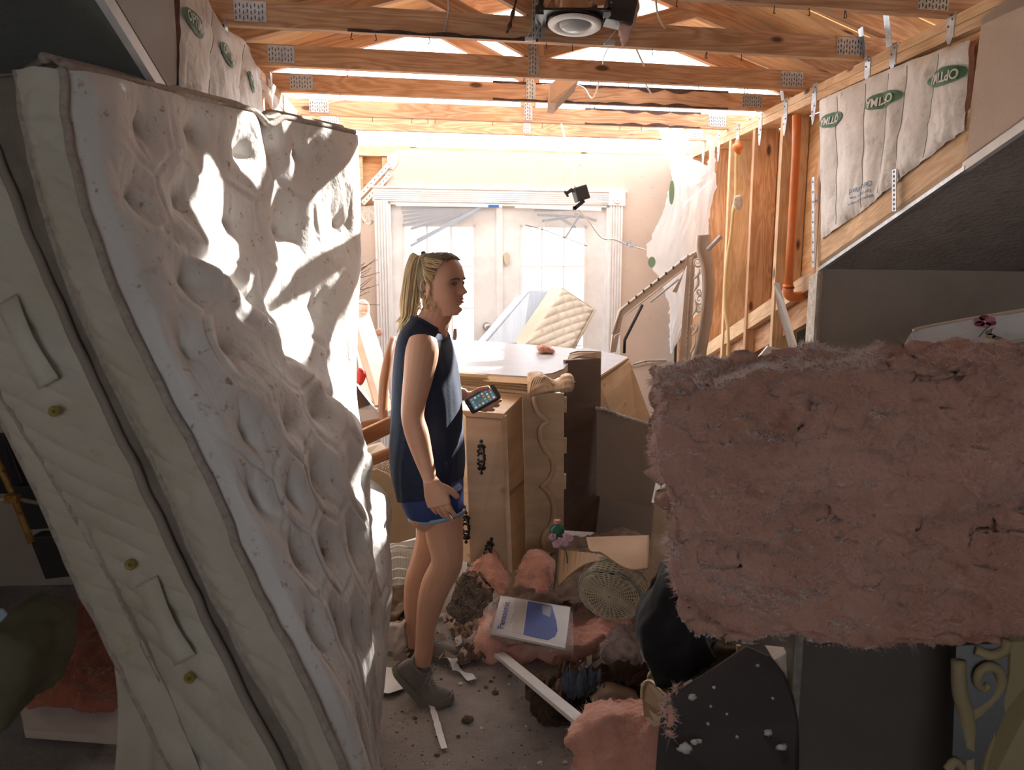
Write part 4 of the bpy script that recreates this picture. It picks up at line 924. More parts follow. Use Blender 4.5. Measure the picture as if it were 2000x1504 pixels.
for k in range(25):
    a = 2 * pi * k / 24; e1 = ax.cross(V((0, 1, 0))).normalized(); rg.append(c + e1 * .020 * cos(a) + V((0, 1, 0)) * .020 * sin(a) + ax * .003 * sin(5 * a))
mb.tube(rg, .0062, 8); add('hair_tie', mb, mat('tie_navy', (.035, .04, .06), rough=.8), woman, smooth=True)
add('earring', MB().ball(H(-.004, -.083, -.036), .0022, 8, 6), mat('silver', (.7, .7, .7), rough=.2, metal=1), woman, smooth=True)
# shirt
NAVY = mat('navy_cotton', (0.010, 0.020, 0.048), (0.014, 0.026, 0.060), scale=30, rough=.9, bump=.2, bscale=300)
sh = [(624, 808, 864, .066), (632, 801, 868, .092), (644, 791, 873, .140), (660, 784, 878, .160), (680, 779, 884, .163), (710, 775, 892, .158), (750, 771, 898, .150), (800, 768, 902, .150), (840, 765, 905, .156), (880, 763, 908, .168), (920, 768, 908, .180), (940, 774, 906, .184), (952, 778, 905, .184)]
rg = []
for r in interp_rows(sh, 90):
    ring = ering(r[1], r[2], r[0], r[3], n=96, pw=2.3); tl = max(0, 1 - (r[0] - 624) / 60)
    hm = max(0, (r[0] - 860) / 92); ring = [p + UP * (.030 * hm * cos(2 * pi * k / 96)) for k, p in enumerate(ring)]; ring = [p - UP * (.038 * tl * max(-.2, cos(2 * pi * k / 96)) ) + FW * (.006 * tl * cos(2 * pi * k / 96)) for k, p in enumerate(ring)]
    c = sum(ring, V((0, 0, 0))) / 96; out = []
    for k, p in enumerate(ring):
        a = 2 * pi * k / 96; dn = (r[0] - 640) / 330
        w_ = .010 * noise.noise(V((cos(a) * 1.6, sin(a) * 1.6, dn * 1.6))) + (.006 * noise.noise(V((cos(a) * 5 + dn * 3, sin(a) * 5, dn * 1.2 + 4)))) * max(0, dn) * 1.6
        out.append(p + (p - c).normalized() * w_ * (1 if r[0] > 650 else .2))
    rg.append(out)
shirt = add('shirt', MB().loft(rg, cap=False), NAVY, woman, smooth=True); s_ = shirt.modifiers.new('s', 'SOLIDIFY'); s_.thickness = .004; s_.offset = 1
# armhole and neck bindings
ac = P(822, 694, 2.683); pts = []
for k in range(33):
    a = 2 * pi * k / 32; pts.append(P(824 + 37 * cos(a) + 8 * sin(a), 692 - 44 * sin(a), 2.700 + .012 * sin(a) - .010 * abs(cos(a))))
mb = MB().tube(pts, .0058, 8)
nb_ = [p - UP * (.038 * max(-.2, cos(2 * pi * k / 40))) + FW * (.006 * cos(2 * pi * k / 40)) for k, p in enumerate(ering(808, 864, 624, .066, n=40))]
add('neckband', MB().tube(nb_ + [nb_[0]], .006, 8), NAVY, woman, smooth=True)
# shorts
BLUE = mat('shorts_blue', (0.016, 0.035, 0.15), (0.022, 0.045, 0.19), scale=20, rough=.6)
TRIM = mat('shorts_trim', (0.20, 0.38, 0.52), rough=.6)
mb = MB(); mb.loft([ering(r[1], r[2], r[0], r[3]) for r in [(925, 775, 904, .176), (950, 781, 904, .180), (968, 787, 904, .180), (992, 799, 904, .176)]])
for (cx, Y, b_) in ((856, 2.775, .092), (848, 2.945, .088)):
    mb.loft([[P(cx - 4, 950, Y) + FW * ((.098) * cos(a)) + LF * (b_ * sin(a)) for a in [2 * pi * j / 28 for j in range(28)]],
             [P(cx, 1004, Y) + FW * (.096 * cos(a)) + LF * (b_ * sin(a)) + UP * (.018 * cos(a)) for a in [2 * pi * j / 28 for j in range(28)]]])
so = add('shorts', mb, BLUE, woman); fixn(so); remesh(so, .006, 6, .5)
for (cx, Y, b_) in ((856, 2.775, .092), (848, 2.945, .088)):
    L_ = [P(cx, 1002, Y) + FW * (.101 * cos(a)) + LF * ((b_ + .005) * sin(a)) + UP * (.018 * cos(a)) for a in [2 * pi * j / 32 for j in range(33)]]
    mb = MB().grid(np.array([[list(p + UP * z) for p in L_] for z in (.004, -.010)])); o = add('hem_trim', mb, TRIM, so, smooth=True); o.modifiers.new('s', 'SOLIDIFY').thickness = .003
# shoes
SHOE = mat('shoe_grey', (0.13, 0.12, 0.11), (0.17, 0.155, 0.14), scale=10, rough=.75, bump=.3, bscale=260)
SOLE = mat('shoe_sole', (0.16, 0.14, 0.12), rough=.7)
def shoe(path, lab):
    K = np.array([list(p) for p in path], float); kk = np.r_[0, np.cumsum(np.linalg.norm(np.diff(K, axis=0), axis=1))]; kk /= kk[-1]
    def fr(f):
        f = min(max(f, 0), 1); a, b_ = [V(x) for x in spl(kk, K, [max(0, f - .02), min(1, f + .02)])]; c = V(spl(kk, K, [f])[0]); d = (b_ - a).normalized()
        s_ = V((-d.y, d.x, 0)).normalized(); u = d.cross(s_); u = u if u.z > 0 else -u
        return c, d, s_, u
    R_ = [(0, .020, .030, .0), (.04, .033, .066, .0), (.12, .037, .088, .0), (.25, .037, .086, .0), (.40, .037, .082, .0), (.52, .040, .068, .0), (.65, .044, .052, .0), (.8, .044, .044, .0), (.92, .036, .036, .0), (1, .016, .020, .002)]
    rings = []
    for f, w_, h, z in spl([r[0] for r in R_], R_, np.linspace(0, 1, 34)):
        c, d, s_, u = fr(f); rings.append([c + s_ * (w_ * cos(a) * (1 if sin(a) < 0 else 1 - .35 * sin(a) * min(1, h / .07))) + u * (z + h * (max(0, sin(a)) ** .8) if sin(a) > 0 else z + .004 * sin(a)) for a in [2 * pi * j / 24 for j in range(24)]])
    sh_ = add('shoe', MB().loft(rings), SHOE, woman, smooth=True, label=lab); fixn(sh_)
    mb = MB(); rg = []
    for f in np.linspace(0, 1, 22):
        c, d, s_, u = fr(f); w_ = np.interp(f, [0, .06, .3, .5, .75, .92, 1], [.020, .037, .040, .043, .049, .040, .018]); e_ = -.008 if f < .02 else (.006 if f > .98 else 0)
        rg.append([c + d * e_ + s_ * w_ * a + u * b__ for a, b__ in ((-1, .014), (1, .014), (1.0, -.014), (-1.0, -.014))])
    add('sole', mb.loft(rg), SOLE, sh_)
    mb = MB()
    for k in range(5):
        f = .40 + k * .065; h = np.interp(f, [.3, .40, .52, .65, .8], [.086, .082, .068, .052, .044]); c, d, s_, u = fr(f); c = c + u * (h + .001)
        mb.tube([c - s_ * .022 - u * .010, c + u * .003, c + s_ * .022 - u * .010 + d * .01], .0022, 5); mb.tube([c + s_ * .022 - u * .010, c + u * .004, c - s_ * .022 - u * .010 + d * .012], .0022, 5)
    c, d, s_, u = fr(.40); c = c + u * .085
    for sg in (-1, 1): mb.tube(curve_pts([c, c + s_ * sg * .03 + u * .012, c + s_ * sg * .045 - u * .02 + d * .01, c + s_ * sg * .03 - u * .04 + d * .015, c + s_ * sg * .01 - u * .0], 14), .0018, 5)
    add('laces', mb, mat('lace_grey', (.30, .28, .26), rough=.8), sh_, smooth=True)
    c, d, s_, u = fr(.24); col_ = [c + d * .042 * cos(a) + s_ * .031 * sin(a) + u * (.084 + .004 * cos(a * 2)) for a in [2 * pi * j / 20 for j in range(21)]]
    add('shoe_collar', MB().tube(col_, .0075, 8), SHOE, sh_, smooth=True)
    return sh_
shoe([P(777, 1301, 2.72), P(800, 1328, 2.70), P(824, 1353, 2.685), P(845, 1364, 2.67), P(881, 1364, 2.655)], 'near grey running shoe with lifted heel')
def fl(px, Y, z=.016): return V((P(px, 1275, Y).x, Y, z))
shoe([fl(764, 3.03), fl(800, 3.02), fl(840, 3.0), fl(895, 2.97)], None)
# phone
a, b_, c, d = P(909, 783, 2.905), P(963, 752, 2.925), P(976, 775, 2.885), P(925, 809, 2.86)
ex = (b_ - a).normalized(); ctr = (a + b_ + c + d) / 4; ey = (d - a); ey = (ey - ex * ey.dot(ex)).normalized(); nn = ex.cross(ey); nn = -nn if nn.y > 0 else nn
ph = T('smartphone', 'dark smartphone with lit home screen held in her left hand', 'phone', ctr)
def rrect(cx, w_, h, r, off, n=6):
    out = []
    for (sx, sy, a0) in ((1, 1, 0), (-1, 1, pi / 2), (-1, -1, pi), (1, -1, 1.5 * pi)):
        for k in range(n): t_ = a0 + pi / 2 * k / (n - 1); out.append(cx + ex * (sx * (w_ / 2 - r) + r * cos(t_)) + ey * (sy * (h / 2 - r) + r * sin(t_)) + nn * off)
    return out
Lp, Wp_ = .122, .062
add('case', MB().prism(rrect(ctr, Lp + .006, Wp_ + .006, .010, -.004), nn * .008), BLACK, ph)
scm = mat('lit_screen', (.05, .12, .22), (.20, .32, .25), scale=30, rough=.2, emit=((.10, .17, .22), .35))
add('screen', MB().prism(rrect(ctr, Lp * .78, Wp_ * .90, .002, .0042), nn * .0006), scm, ph)
ic = [(.8, .2, .2), (.2, .7, .3), (.2, .4, .9), (.9, .9, .9), (.9, .7, .2)]
for i in range(6):
    for j in range(4):
        if 0 < i < 4 and 1 <= j <= 2 and i < 3: continue
        c_ = ctr + ex * ((i - 2.5) * Lp * .125) + ey * ((j - 1.5) * Wp_ * .21); cc = ic[(i * 3 + j) % 5]
        add('app_icon', MB().prism(rrect(c_, .0085, .0085, .002, .0048, 3), nn * .0004), mat('icon_%d' % ((i * 3 + j) % 5), cc, rough=.3, emit=(cc, .35)), ph)
add('home_button', MB().tube([ctr - ex * Lp * .445 + nn * .004, ctr - ex * Lp * .445 + nn * .0048], .0045, 14), mat('button_grey', (.1, .1, .1), rough=.3), ph)
# ---------------------------------------------------------------- fluffy things
def PINK(name, a, b_, dark, sc=7): return mat(name, a, b_, scale=sc, rough=1, bump=2.2, bscale=26, fac=(.3, .7), detail=8, spots=[(dark, 4.5, .58, .75), ((.40, .33, .30), 6, .66, .8)], sheen=.3, translucent=.08)
P1 = PINK('insulation_tan_pink', (0.66, 0.40, 0.32), (0.46, 0.235, 0.165), (.24, .085, .05), 3.5)
P2 = PINK('insulation_salmon', (0.74, 0.40, 0.31), (0.62, 0.28, 0.20), (.42, .15, .10))
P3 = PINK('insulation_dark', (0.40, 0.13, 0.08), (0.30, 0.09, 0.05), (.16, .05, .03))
FUZZ = mat('insulation_fuzz', (0.76, 0.60, 0.54), (.70, .48, .42), scale=8, rough=1, translucent=.3)
def displace(o, amp, scale, seed=0, amp2=0.0, scale2=40, aniso=(1, 1, 1), bias=0):
    me = o.data; n = len(me.vertices); co = np.empty(n * 3, np.float32); no = np.empty(n * 3, np.float32)
    me.vertices.foreach_get('co', co); me.vertices.foreach_get('normal', no); co = co.reshape(-1, 3); no = no.reshape(-1, 3)
    A = np.array(aniso)
    f = np.array([noise.fractal(V(c * A * scale) + V((seed, 0, 0)), .9, 2.1, 4) for c in co])
    g = np.array([abs(noise.noise(V(c * A * scale2) + V((0, seed, 0)))) for c in co]) if amp2 else 0
    co = co + no * ((f + bias) * amp - g * amp2)[:, None]; me.vertices.foreach_set('co', co.reshape(-1)); me.update(); return o
def fluff(name, mb, m, vox, amp, scale, parent=None, smooth=3, seed=0, amp2=0, scale2=40, aniso=(1, 1, 1), k_fold=0, **k):
    o = add(name, mb, m, parent, **k); fixn(o); remesh(o, vox, smooth); displace(o, amp, scale, seed, amp2, scale2, aniso)
    if k_fold: displace(o, 0, 1, seed + 9, k_fold, 3.2, (1.4, 1, 2.6)); displace(o, 0, 1, seed + 19, k_fold * .5, 9, (1, 1, 2.2))
    return o
def fuzz(par, o, n, ln, seed=1, w_=.0007, sel=None, m=None):
    r_ = random.Random(seed); me = o.data; off = (ORG[o.name] if o.parent is None else ORG[o.parent.name]); mb = MB(); cnt = 0; N_ = len(me.vertices)
    while cnt < n:
        v = me.vertices[r_.randrange(N_)]; p = v.co + off
        cnt += 1
        if sel and not sel(p, v.normal): continue
        d = (v.normal + V((r_.uniform(-1, 1), r_.uniform(-1, 1), r_.uniform(-1, 1))) * 1.0).normalized(); s_ = d.orthogonal().normalized()
        l_ = ln * r_.uniform(.4, 1.3); c = V((r_.uniform(-1, 1), r_.uniform(-1, 1), r_.uniform(-1, .6))) * l_ * .5
        i = len(mb.v); q1 = p + d * l_ * .5 + c * .3; q2 = p + d * l_ + c
        mb.v += [p - s_ * w_ - d * .004, p + s_ * w_ - d * .004, q1 + s_ * w_ * .7, q1 - s_ * w_ * .7, q2]; mb.f += [(i, i + 1, i + 2, i + 3), (i + 3, i + 2, i + 4)]; mb.uv += [(0, 0)] * 7
    f_ = add('loose_fibres', mb, m or FUZZ, par, kind='stuff'); return f_
def slabpx(pts, off): return MB().prism([P(*p) for p in pts], V(off))
# big batt at the right, draped over the grey cabinet
bt = T('insulation_batt', 'huge pink-tan insulation batt hanging over the grey cabinet at the right', 'insulation', P(1650, 1265, 1.55))
front = [(1277, 747, 1.62), (1330, 741, 1.60), (1420, 728, 1.58), (1520, 716, 1.55), (1620, 708, 1.52), (1750, 700, 1.48), (1900, 694, 1.44), (2080, 690, 1.40),
         (2085, 1285, 1.40), (1990, 1268, 1.42), (1900, 1276, 1.44), (1800, 1272, 1.46), (1700, 1282, 1.48), (1600, 1270, 1.50), (1500, 1268, 1.52), (1420, 1262, 1.54), (1345, 1236, 1.56), (1318, 1190, 1.57), (1316, 1110, 1.58), (1300, 1020, 1.60), (1290, 960, 1.60), (1272, 900, 1.61), (1282, 830, 1.62)]
bo = fluff('batt_body', slabpx(front, (.02, .20, .015)), P1, .0085, .024, 5.5, bt, 5, 3, .010, 26, (1, 1, 1.6), k_fold=.045)
fuzz(bt, bo, 26000, .018, 2, .0009, lambda p, n: n.z > .35 or n.x < -.35 or n.z < -.4)
fuzz(bt, bo, 60000, .012, 8, .0013, lambda p, n: n.z > .45 and p.x < .75, mat('insulation_sunlit_white', (.80, .75, .74), rough=1, translucent=.3))  # white fuzz on top; its whiteness also paints the sunlit rim
fuzz(bt, bo, 900, .012, 5, .0006, lambda p, n: n.y < -.4)
mb = MB(); r6 = random.Random(9)
for k in range(14):            # pale tufts along the rim
    f = r6.random(); e = spl(range(8), np.array([list(P(*q_)) for q_ in front[:8]]), [f * 5])[0] if k < 30 else list(P(1282 + 18 * sin(k * 3.1), 760 + r6.random() * 200, 1.62))
    mb.ball(V(e) + V((r6.uniform(-.01, .01), r6.uniform(0.02, .12), r6.uniform(-.006, .002))), (r6.uniform(.006, .014), .012, r6.uniform(.003, .006)), 8, 6, fn=lambda d: 1 + .4 * noise.noise(d * 3 + V((k, 0, 0))))
if 0: add('pale_tufts', mb, mat('insulation_sunlit_white', (.78, .72, .70), rough=1, translucent=.3), bt, smooth=True, kind='stuff')
# grey cabinet and boards under it
GREYC = mat('grey_laminate', (0.13, 0.115, 0.10), (0.105, 0.09, 0.075), scale=3, rough=.45, spots=[((.3, .3, .3), 30, .70, .78)])
gc = T('cabinet', 'dark grey cabinet under the big insulation batt, right foreground', 'cabinet', (.72, 1.75, 0))
a, b_ = P(1560, 1250, 1.62), P(1890, 1250, 1.52); top_z = a.z + .05
a = V((a.x, a.y, 0)); b_ = V((b_.x + .55, b_.y - .02, 0)); up = V((0, 0, top_z))
add('cabinet_body', MB().prism([a, b_, b_ + up, a + up], V((.03, .55, 0))), GREYC, gc)
add('edge_strip', MB().beam(a + V((.0, -.004, 0)), a + up + V((0, -.004, 0)), .014, .01, up=(0, 1, 0)), mat('edge_worn', (.30, .28, .25), (.2, .18, .16), scale=30), gc)
# scrolled black and cream ornament at far right
sc_ = T('scroll_panel', 'cream scrolled openwork panel on black, far right foreground', 'panel', P(1950, 1500, 1.40))
add('backing_board', slabpx([(1868, 1262, 1.45), (2060, 1250, 1.40), (2080, 1600, 1.30), (1856, 1600, 1.36)], (0, .02, 0)), BLACK, sc_)
OLIV = mat('painted_cream_dark', (.34, .28, .15), (.28, .22, .12), scale=6, rough=.7)
mb = MB()
def scr(pts, r0, r1): mb.tube(curve_pts([P(*p) for p in pts], 40), [r0 + (r1 - r0) * i / 39 for i in range(40)], 8)
scr([(1872, 1290, 1.43), (1875, 1350, 1.42), (1888, 1400, 1.41), (1893, 1460, 1.40), (1890, 1530, 1.38)], .014, .018)
scr([(1893, 1400, 1.41), (1915, 1385, 1.41), (1940, 1362, 1.41), (1955, 1335, 1.41), (1950, 1310, 1.41), (1930, 1302, 1.41), (1912, 1315, 1.41), (1910, 1335, 1.41), (1922, 1345, 1.41), (1932, 1336, 1.41)], .013, .007)
scr([(1905, 1270, 1.43), (1935, 1280, 1.42), (1962, 1270, 1.42), (1968, 1250, 1.42)], .010, .010)
scr([(1850, 1504, 1.38), (1865, 1488, 1.38), (1880, 1500, 1.38)], .009, .008)
add('scrollwork', mb, OLIV, sc_, smooth=True)
add('cream_side', slabpx([(1975, 1255, 1.415), (2080, 1245, 1.36), (2090, 1600, 1.28), (1900, 1600, 1.34), (1925, 1480, 1.37), (1955, 1400, 1.39), (1972, 1320, 1.40)], (0, .02, 0)), OLIV, sc_)
# big dark brown board
DK = mat('dark_table_top', (0.045, 0.040, 0.040), (0.035, 0.028, 0.026), scale=2, rough=.85, spots=[((.45, .40, .36), 45, .76, .78)])
brd = add('table_top', slabpx([(1455, 1262, 1.72), (1502, 1283, 1.68), (1530, 1320, 1.64), (1548, 1365, 1.58), (1556, 1410, 1.52), (1558, 1470, 1.46), (1555, 1620, 1.30), (1270, 1620, 1.34), (1285, 1430, 1.52), (1292, 1385, 1.58), (1330, 1345, 1.62), (1400, 1300, 1.68)], (.01, .016, -.004)), DK, None,
      label='dark brown rounded table top leaning, sprinkled with white chips', cat='table top')
bevel(brd, .004)
mb = MB(); r7 = random.Random(4)
for (x, y, s_) in ((1352, 1362, 9), (1338, 1462, 14), (1355, 1450, 8), (1500, 1431, 9), (1528, 1460, 11), (1395, 1343, 4), (1388, 1380, 3), (1480, 1300, 4), (1365, 1448, 6), (1383, 1414, 3), (1440, 1440, 3), (1510, 1365, 3), (1420, 1395, 2.5)):
    Yb = np.interp(y, [1280, 1345, 1430, 1500], [1.68, 1.61, 1.51, 1.43]) - .012; mb.ball(P(x, y, Yb), (s_ / 1000, .004, s_ / 1300), 8, 6, fn=lambda d: 1 + .9 * noise.noise(d * 2.5 + V((x, y, 0))))
c_ = add('drywall_crumbs', mb, GYP, None, smooth=True, kind='stuff'); c_.parent = brd; c_.location = ORG[c_.name] - ORG[brd.name]
# black cloth heap
BLK = mat('black_cloth', (0.008, 0.008, 0.010), rough=.95, sheen=.1)
fluff('black_cloth', slabpx([(1322, 1128, 2.0), (1345, 1200, 1.95), (1420, 1300, 1.9), (1360, 1345, 1.86), (1310, 1372, 1.86), (1268, 1330, 1.9), (1245, 1280, 1.95), (1248, 1220, 2.0), (1285, 1160, 2.02)], (.02, .18, 0)), BLK, .014, .03, 5, None, 4, 1, smooth=4, label='black cloth draped in a heap left of the big insulation batt', cat='cloth') if False else \
fluff('black_cloth', slabpx([(1322, 1128, 2.0), (1345, 1200, 1.95), (1420, 1300, 1.9), (1360, 1345, 1.86), (1310, 1372, 1.86), (1268, 1330, 1.9), (1245, 1280, 1.95), (1248, 1220, 2.0), (1285, 1160, 2.02)], (.02, .18, 0)), BLK, .014, .03, 5, None, 4, 1, label='black cloth draped in a heap left of the big insulation batt', cat='cloth')
fluff('scorched_cushion', MB().ball(P(1420, 1300, 2.05), (.11, .1, .10), 20, 14), mat('scorched', (.05, .035, .02), (.14, .09, .03), scale=25, rough=.9), .009, .02, 14, None, 3, 4, label='scorched brown cushion peeking out beneath the big batt', cat='cushion')
add('wooden_plank', slabpx([(1280, 960, 2.6), (1322, 1000, 2.58), (1326, 1120, 2.5), (1335, 1480, 2.34), (1305, 1480, 2.34), (1268, 1212, 2.42), (1264, 1130, 2.46)], (.01, .02, 0)), CREAM, None, label='upright cream oak board standing beside the wicker basket', cat='board')
add('wooden_batten', slabpx([(1440, 1262, 1.9), (1447, 1262, 1.9), (1446, 1640, 1.88), (1438, 1640, 1.88)], (.0, .01, 0)), WOODP, None, label='short yellow batten sticking out below the big batt', cat='board')
add('drywall_offcut', slabpx([(1497, 1265, 1.75), (1545, 1270, 1.7), (1537, 1330, 1.68), (1512, 1290, 1.7)], (.0, .012, 0)), DRY, None, label='small cream drywall offcut between the dark table top and grey cabinet', cat='drywall')
# floral mattress at the right
flm = T('mattress', 'white mattress edge with red and tan printed flowers, far right', 'mattress', P(1900, 700, 2.3))
A_ = [P(1757, 700, 2.36), P(1770, 665, 2.37), P(1784, 646, 2.38), P(1800, 641, 2.38), P(1880, 626, 2.36), P(2000, 606, 2.32), P(2120, 586, 2.28)]
B_ = [P(1757, 720, 2.36), P(1780, 716, 2.36), P(1800, 712, 2.35), P(1850, 686, 2.345), P(1920, 678, 2.34), P(2000, 664, 2.32), P(2120, 648, 2.28)]
FLW = mat('floral_ticking', (0.72, 0.70, 0.68), (0.62, 0.60, 0.60), scale=9, rough=.75, bump=1.0, bscale=14)
G_ = np.array([[list(a.lerp(b_, t_) + V((0, -.015 * sin(pi * t_) + .004 * noise.noise(V((i * .9, t_ * 3, 0))), 0))) for i, (a, b_) in enumerate(zip(curve_pts(A_, 60), curve_pts(B_, 60)))] for t_ in np.linspace(0, 1, 14)])
add('side_panel', MB().grid(G_), FLW, flm, smooth=True)
add('mattress_body', MB().prism(list(A_) + list(reversed(B_)), V((.2, .6, -.30))), FLW, flm)
pm = mat('beige_piping', (.55, .45, .36), rough=.7)
add('piping', MB().tube(curve_pts(A_[2:], 40), .006, 8), pm, flm, smooth=True); add('piping', MB().tube(curve_pts([p + V((0, -.004, 0)) for p in B_[2:]], 40), .006, 8), pm, flm, smooth=True)
def petals(px, py, cols, n, rad, Y=2.325):
    for k in range(n):
        a = 2 * pi * k / n + .4; c = P(px + rad * cos(a), py + rad * .55 * sin(a), Y); pts = [c + V((.016 * cos(t_) * 1, 0, .0085 * sin(t_))) for t_ in [2 * pi * j / 12 for j in range(12)]]
        add('printed_petal', MB().prism(pts, V((0, .0012, 0))), mat(*cols[k % len(cols)]), flm)
petals(1924, 628, [('petal_red', (.30, .04, .08)), ('petal_pink', (.55, .22, .30))], 6, 13); petals(1946, 652, [('petal_tan', (.50, .36, .18)), ('petal_brown', (.36, .26, .17))], 6, 13)
add('printed_stem', MB().tube([P(1912, 658, 2.322), P(1922, 646, 2.322), P(1934, 636, 2.32)], .0016, 5), mat('stem_green', (.08, .16, .12)), flm)

# ---------------------------------------------------------------- pink pieces, bag and litter on the floor
pk = T('insulation_batt', 'salmon insulation slab flat on the floor under the plastic bag', 'insulation', PZ(1080, 1240))
out = [(935, 1240), (932, 1290), (960, 1300), (1010, 1296), (1080, 1298), (1140, 1296), (1190, 1275), (1228, 1255), (1215, 1215), (1200, 1190), (1160, 1160), (1110, 1150), (1050, 1165), (990, 1190), (950, 1210)]
mb = MB().prism([PZ(x, y, .0) for x, y in out], V((0, 0, .085)))
o = fluff('batt_body', mb, P2, .009, .028, 9, pk, 4, 7, .012, 30); fuzz(pk, o, 5000, .024, 3)
def fold(name, px, lab, m=P2, t_=(.02, .10, 0), seed=1, amp=.02, vox=.009, sc_=9, cat='insulation', fz=500):
    o_ = fluff(name, slabpx(px, t_), m, vox, amp, sc_, None, 4, seed, .008, 28, label=lab, cat=cat)
    if fz: f_ = fuzz(None, o_, fz, .016, seed); f_.parent = o_; f_.location = ORG[f_.name] - ORG[o_.name]
    return o_
fold('insulation_piece', [(905, 1118, 3.05), (950, 1082, 3.15), (968, 1100, 3.12), (990, 1150, 3.05), (975, 1168, 3.0), (935, 1140, 3.0)], 'folded salmon insulation sheet leaning at the foot of the hanging drawer', seed=2, amp=.026)
fold('insulation_piece', [(1000, 1150, 3.1), (1008, 1112, 3.15), (1030, 1083, 3.2), (1058, 1086, 3.2), (1078, 1110, 3.2), (1074, 1160, 3.1), (1040, 1165, 3.05)], 'rounded salmon insulation lump below the wavy dresser moulding', seed=5)
fold('charred_bundle', [(880, 1160, 2.98), (905, 1120, 3.02), (945, 1140, 3.02), (958, 1180, 2.98), (930, 1215, 2.9), (890, 1225, 2.9), (872, 1195, 2.92)], 'black charred fluffy bundle on the floor beside the woman\'s legs', mat('charred_fluff', (.035, .032, .03), (.20, .16, .12), scale=26, rough=1), seed=6, amp=.02, sc_=16, cat='debris', fz=900)
fold('insulation_scrap', [(1190, 1250, 2.78), (1215, 1240, 2.8), (1245, 1262, 2.8), (1250, 1300, 2.75), (1215, 1312, 2.75), (1180, 1305, 2.75), (1165, 1280, 2.76)], 'grey and pink insulation scrap between the salmon slab and the black cloth', mat('scrap_grey_pink', (.55, .42, .40), (.12, .11, .12), scale=14, rough=1), seed=8, cat='insulation')
nearp = fold('insulation_batt', [(1108, 1452, 2.05), (1140, 1412, 2.08), (1200, 1392, 2.08), (1262, 1388, 2.05), (1312, 1392, 2.0), (1322, 1440, 1.95), (1300, 1580, 1.9), (1080, 1590, 1.9), (1122, 1490, 2.0)], 'torn pink insulation piece in the foreground left of the dark table top', P2, (.02, .12, -.02), 9, .024, fz=1600)
fold('insulation_wisp', [(1290, 1392, 1.56), (1300, 1360, 1.58), (1322, 1345, 1.60), (1330, 1352, 1.59), (1316, 1372, 1.56), (1318, 1400, 1.53), (1312, 1450, 1.48), (1296, 1430, 1.50)], 'thin pink wisp hanging on the edge of the dark table top', P2, (.0, .02, 0), 10, .010, .006, fz=300)
# plastic bag with manual
cn = [PZ(955, 1157, .16), PZ(1118, 1185, .17), PZ(1120, 1272, .12), PZ(940, 1232, .12)]
bg_ = T('plastic_bag', 'clear plastic bag holding a white and blue manual on the salmon insulation', 'bag', (cn[0] + cn[2]) / 2 - V((0, 0, .02)))
m0, m1, m2, m3 = PZ(978, 1163, .160), PZ(1114, 1186, .168), PZ(1104, 1266, .122), PZ(960, 1235, .122)
mn = (m1 - m0).cross(m3 - m0).normalized(); mn = mn if mn.z > 0 else -mn
def on(pl_pt, px, py): return PW(px, py, (pl_pt, mn))
man = T('manual', 'white manual with blue picture and printed brand name inside the bag', 'booklet', (m0 + m2) / 2 - V((0, 0, .01)))
PAPER = mat('paper_white', (.72, .72, .74), rough=.5)
mq_ = [m0, m1, on(m0, 1104, 1266), m3]
add('cover', MB().prism(mq_, mn * -.010), PAPER, man)
BL = mat('print_blue', (.02, .09, .42), rough=.4)
ex = (m1 - m0).normalized(); ey = mn.cross(ex)
q0, q1, q2, q3_ = [on(m0, x, y) for x, y in ((1031, 1172), (1075, 1182), (1083, 1250), (1022, 1240))]
cc = on(m0, 1062, 1225); arc = [on(m0, x, y) for x, y in ((1031, 1174), (1078, 1184), (1086, 1212), (1089, 1232), (1084, 1244), (1070, 1251), (1045, 1246), (1022, 1240))]
add('blue_picture', MB().prism([p + mn * .0008 for p in arc], mn * .0005), BL, man)
add('grey_picture', MB().prism([on(m0, x, y) + mn * .0016 for x, y in ((1058, 1182), (1078, 1186), (1074, 1206), (1060, 1200))], mn * .0004), mat('print_grey', (.30, .36, .48)), man)
add('pale_panel', MB().prism([on(m0, x, y) + mn * .0008 for x, y in ((1006, 1168), (1029, 1173), (1020, 1240), (1000, 1235))], mn * .0004), mat('print_pale', (.60, .58, .56)), man)
td = (on(m0, 990, 1178) - on(m0, 978, 1226)).normalized(); tu = mn.cross(td)
add('printed_brand', text_mb('Panasonic', on(m0, 984.5, 1202), td, tu, .036, .0016, .02, fit=(on(m0, 990, 1178) - on(m0, 977, 1230)).length), BL, man)
add('printed_lines', text_mb('For Your Convenience', on(m0, 1000, 1208), td, tu, .009, .0016, 0, fit=.07), mat('print_dark', (.1, .1, .14)), man)
POLY = mat('clear_poly', (0.85, 0.88, 0.95), rough=.06, alpha=.13); POLY.node_tree.nodes['Principled BSDF'].inputs['Specular IOR Level'].default_value = 1.0
Gp = np.zeros((46, 70, 3))
for j in range(46):
    for i in range(70):
        s_, t_ = i / 69, j / 45; p = cn[0].lerp(cn[1], s_).lerp(cn[3].lerp(cn[2], s_), t_); a = s_ * 9 + t_ * 5
        Gp[j, i] = list(p + mn * (.010 + .006 * noise.noise(V((s_ * 5, t_ * 5, 0))) + .005 * abs(noise.noise(V((s_ * 14 + t_ * 10, t_ * 4 - s_ * 3, 3)))) * 1.6 - .012 * (1 - min(1, min(s_, 1 - s_, t_, 1 - t_) / .06))))
add('clear_film', MB().grid(Gp), POLY, bg_, smooth=True)
Gp2 = Gp - np.array(mn) * .028; add('film_underside', MB().grid(Gp2), POLY, bg_, smooth=True)
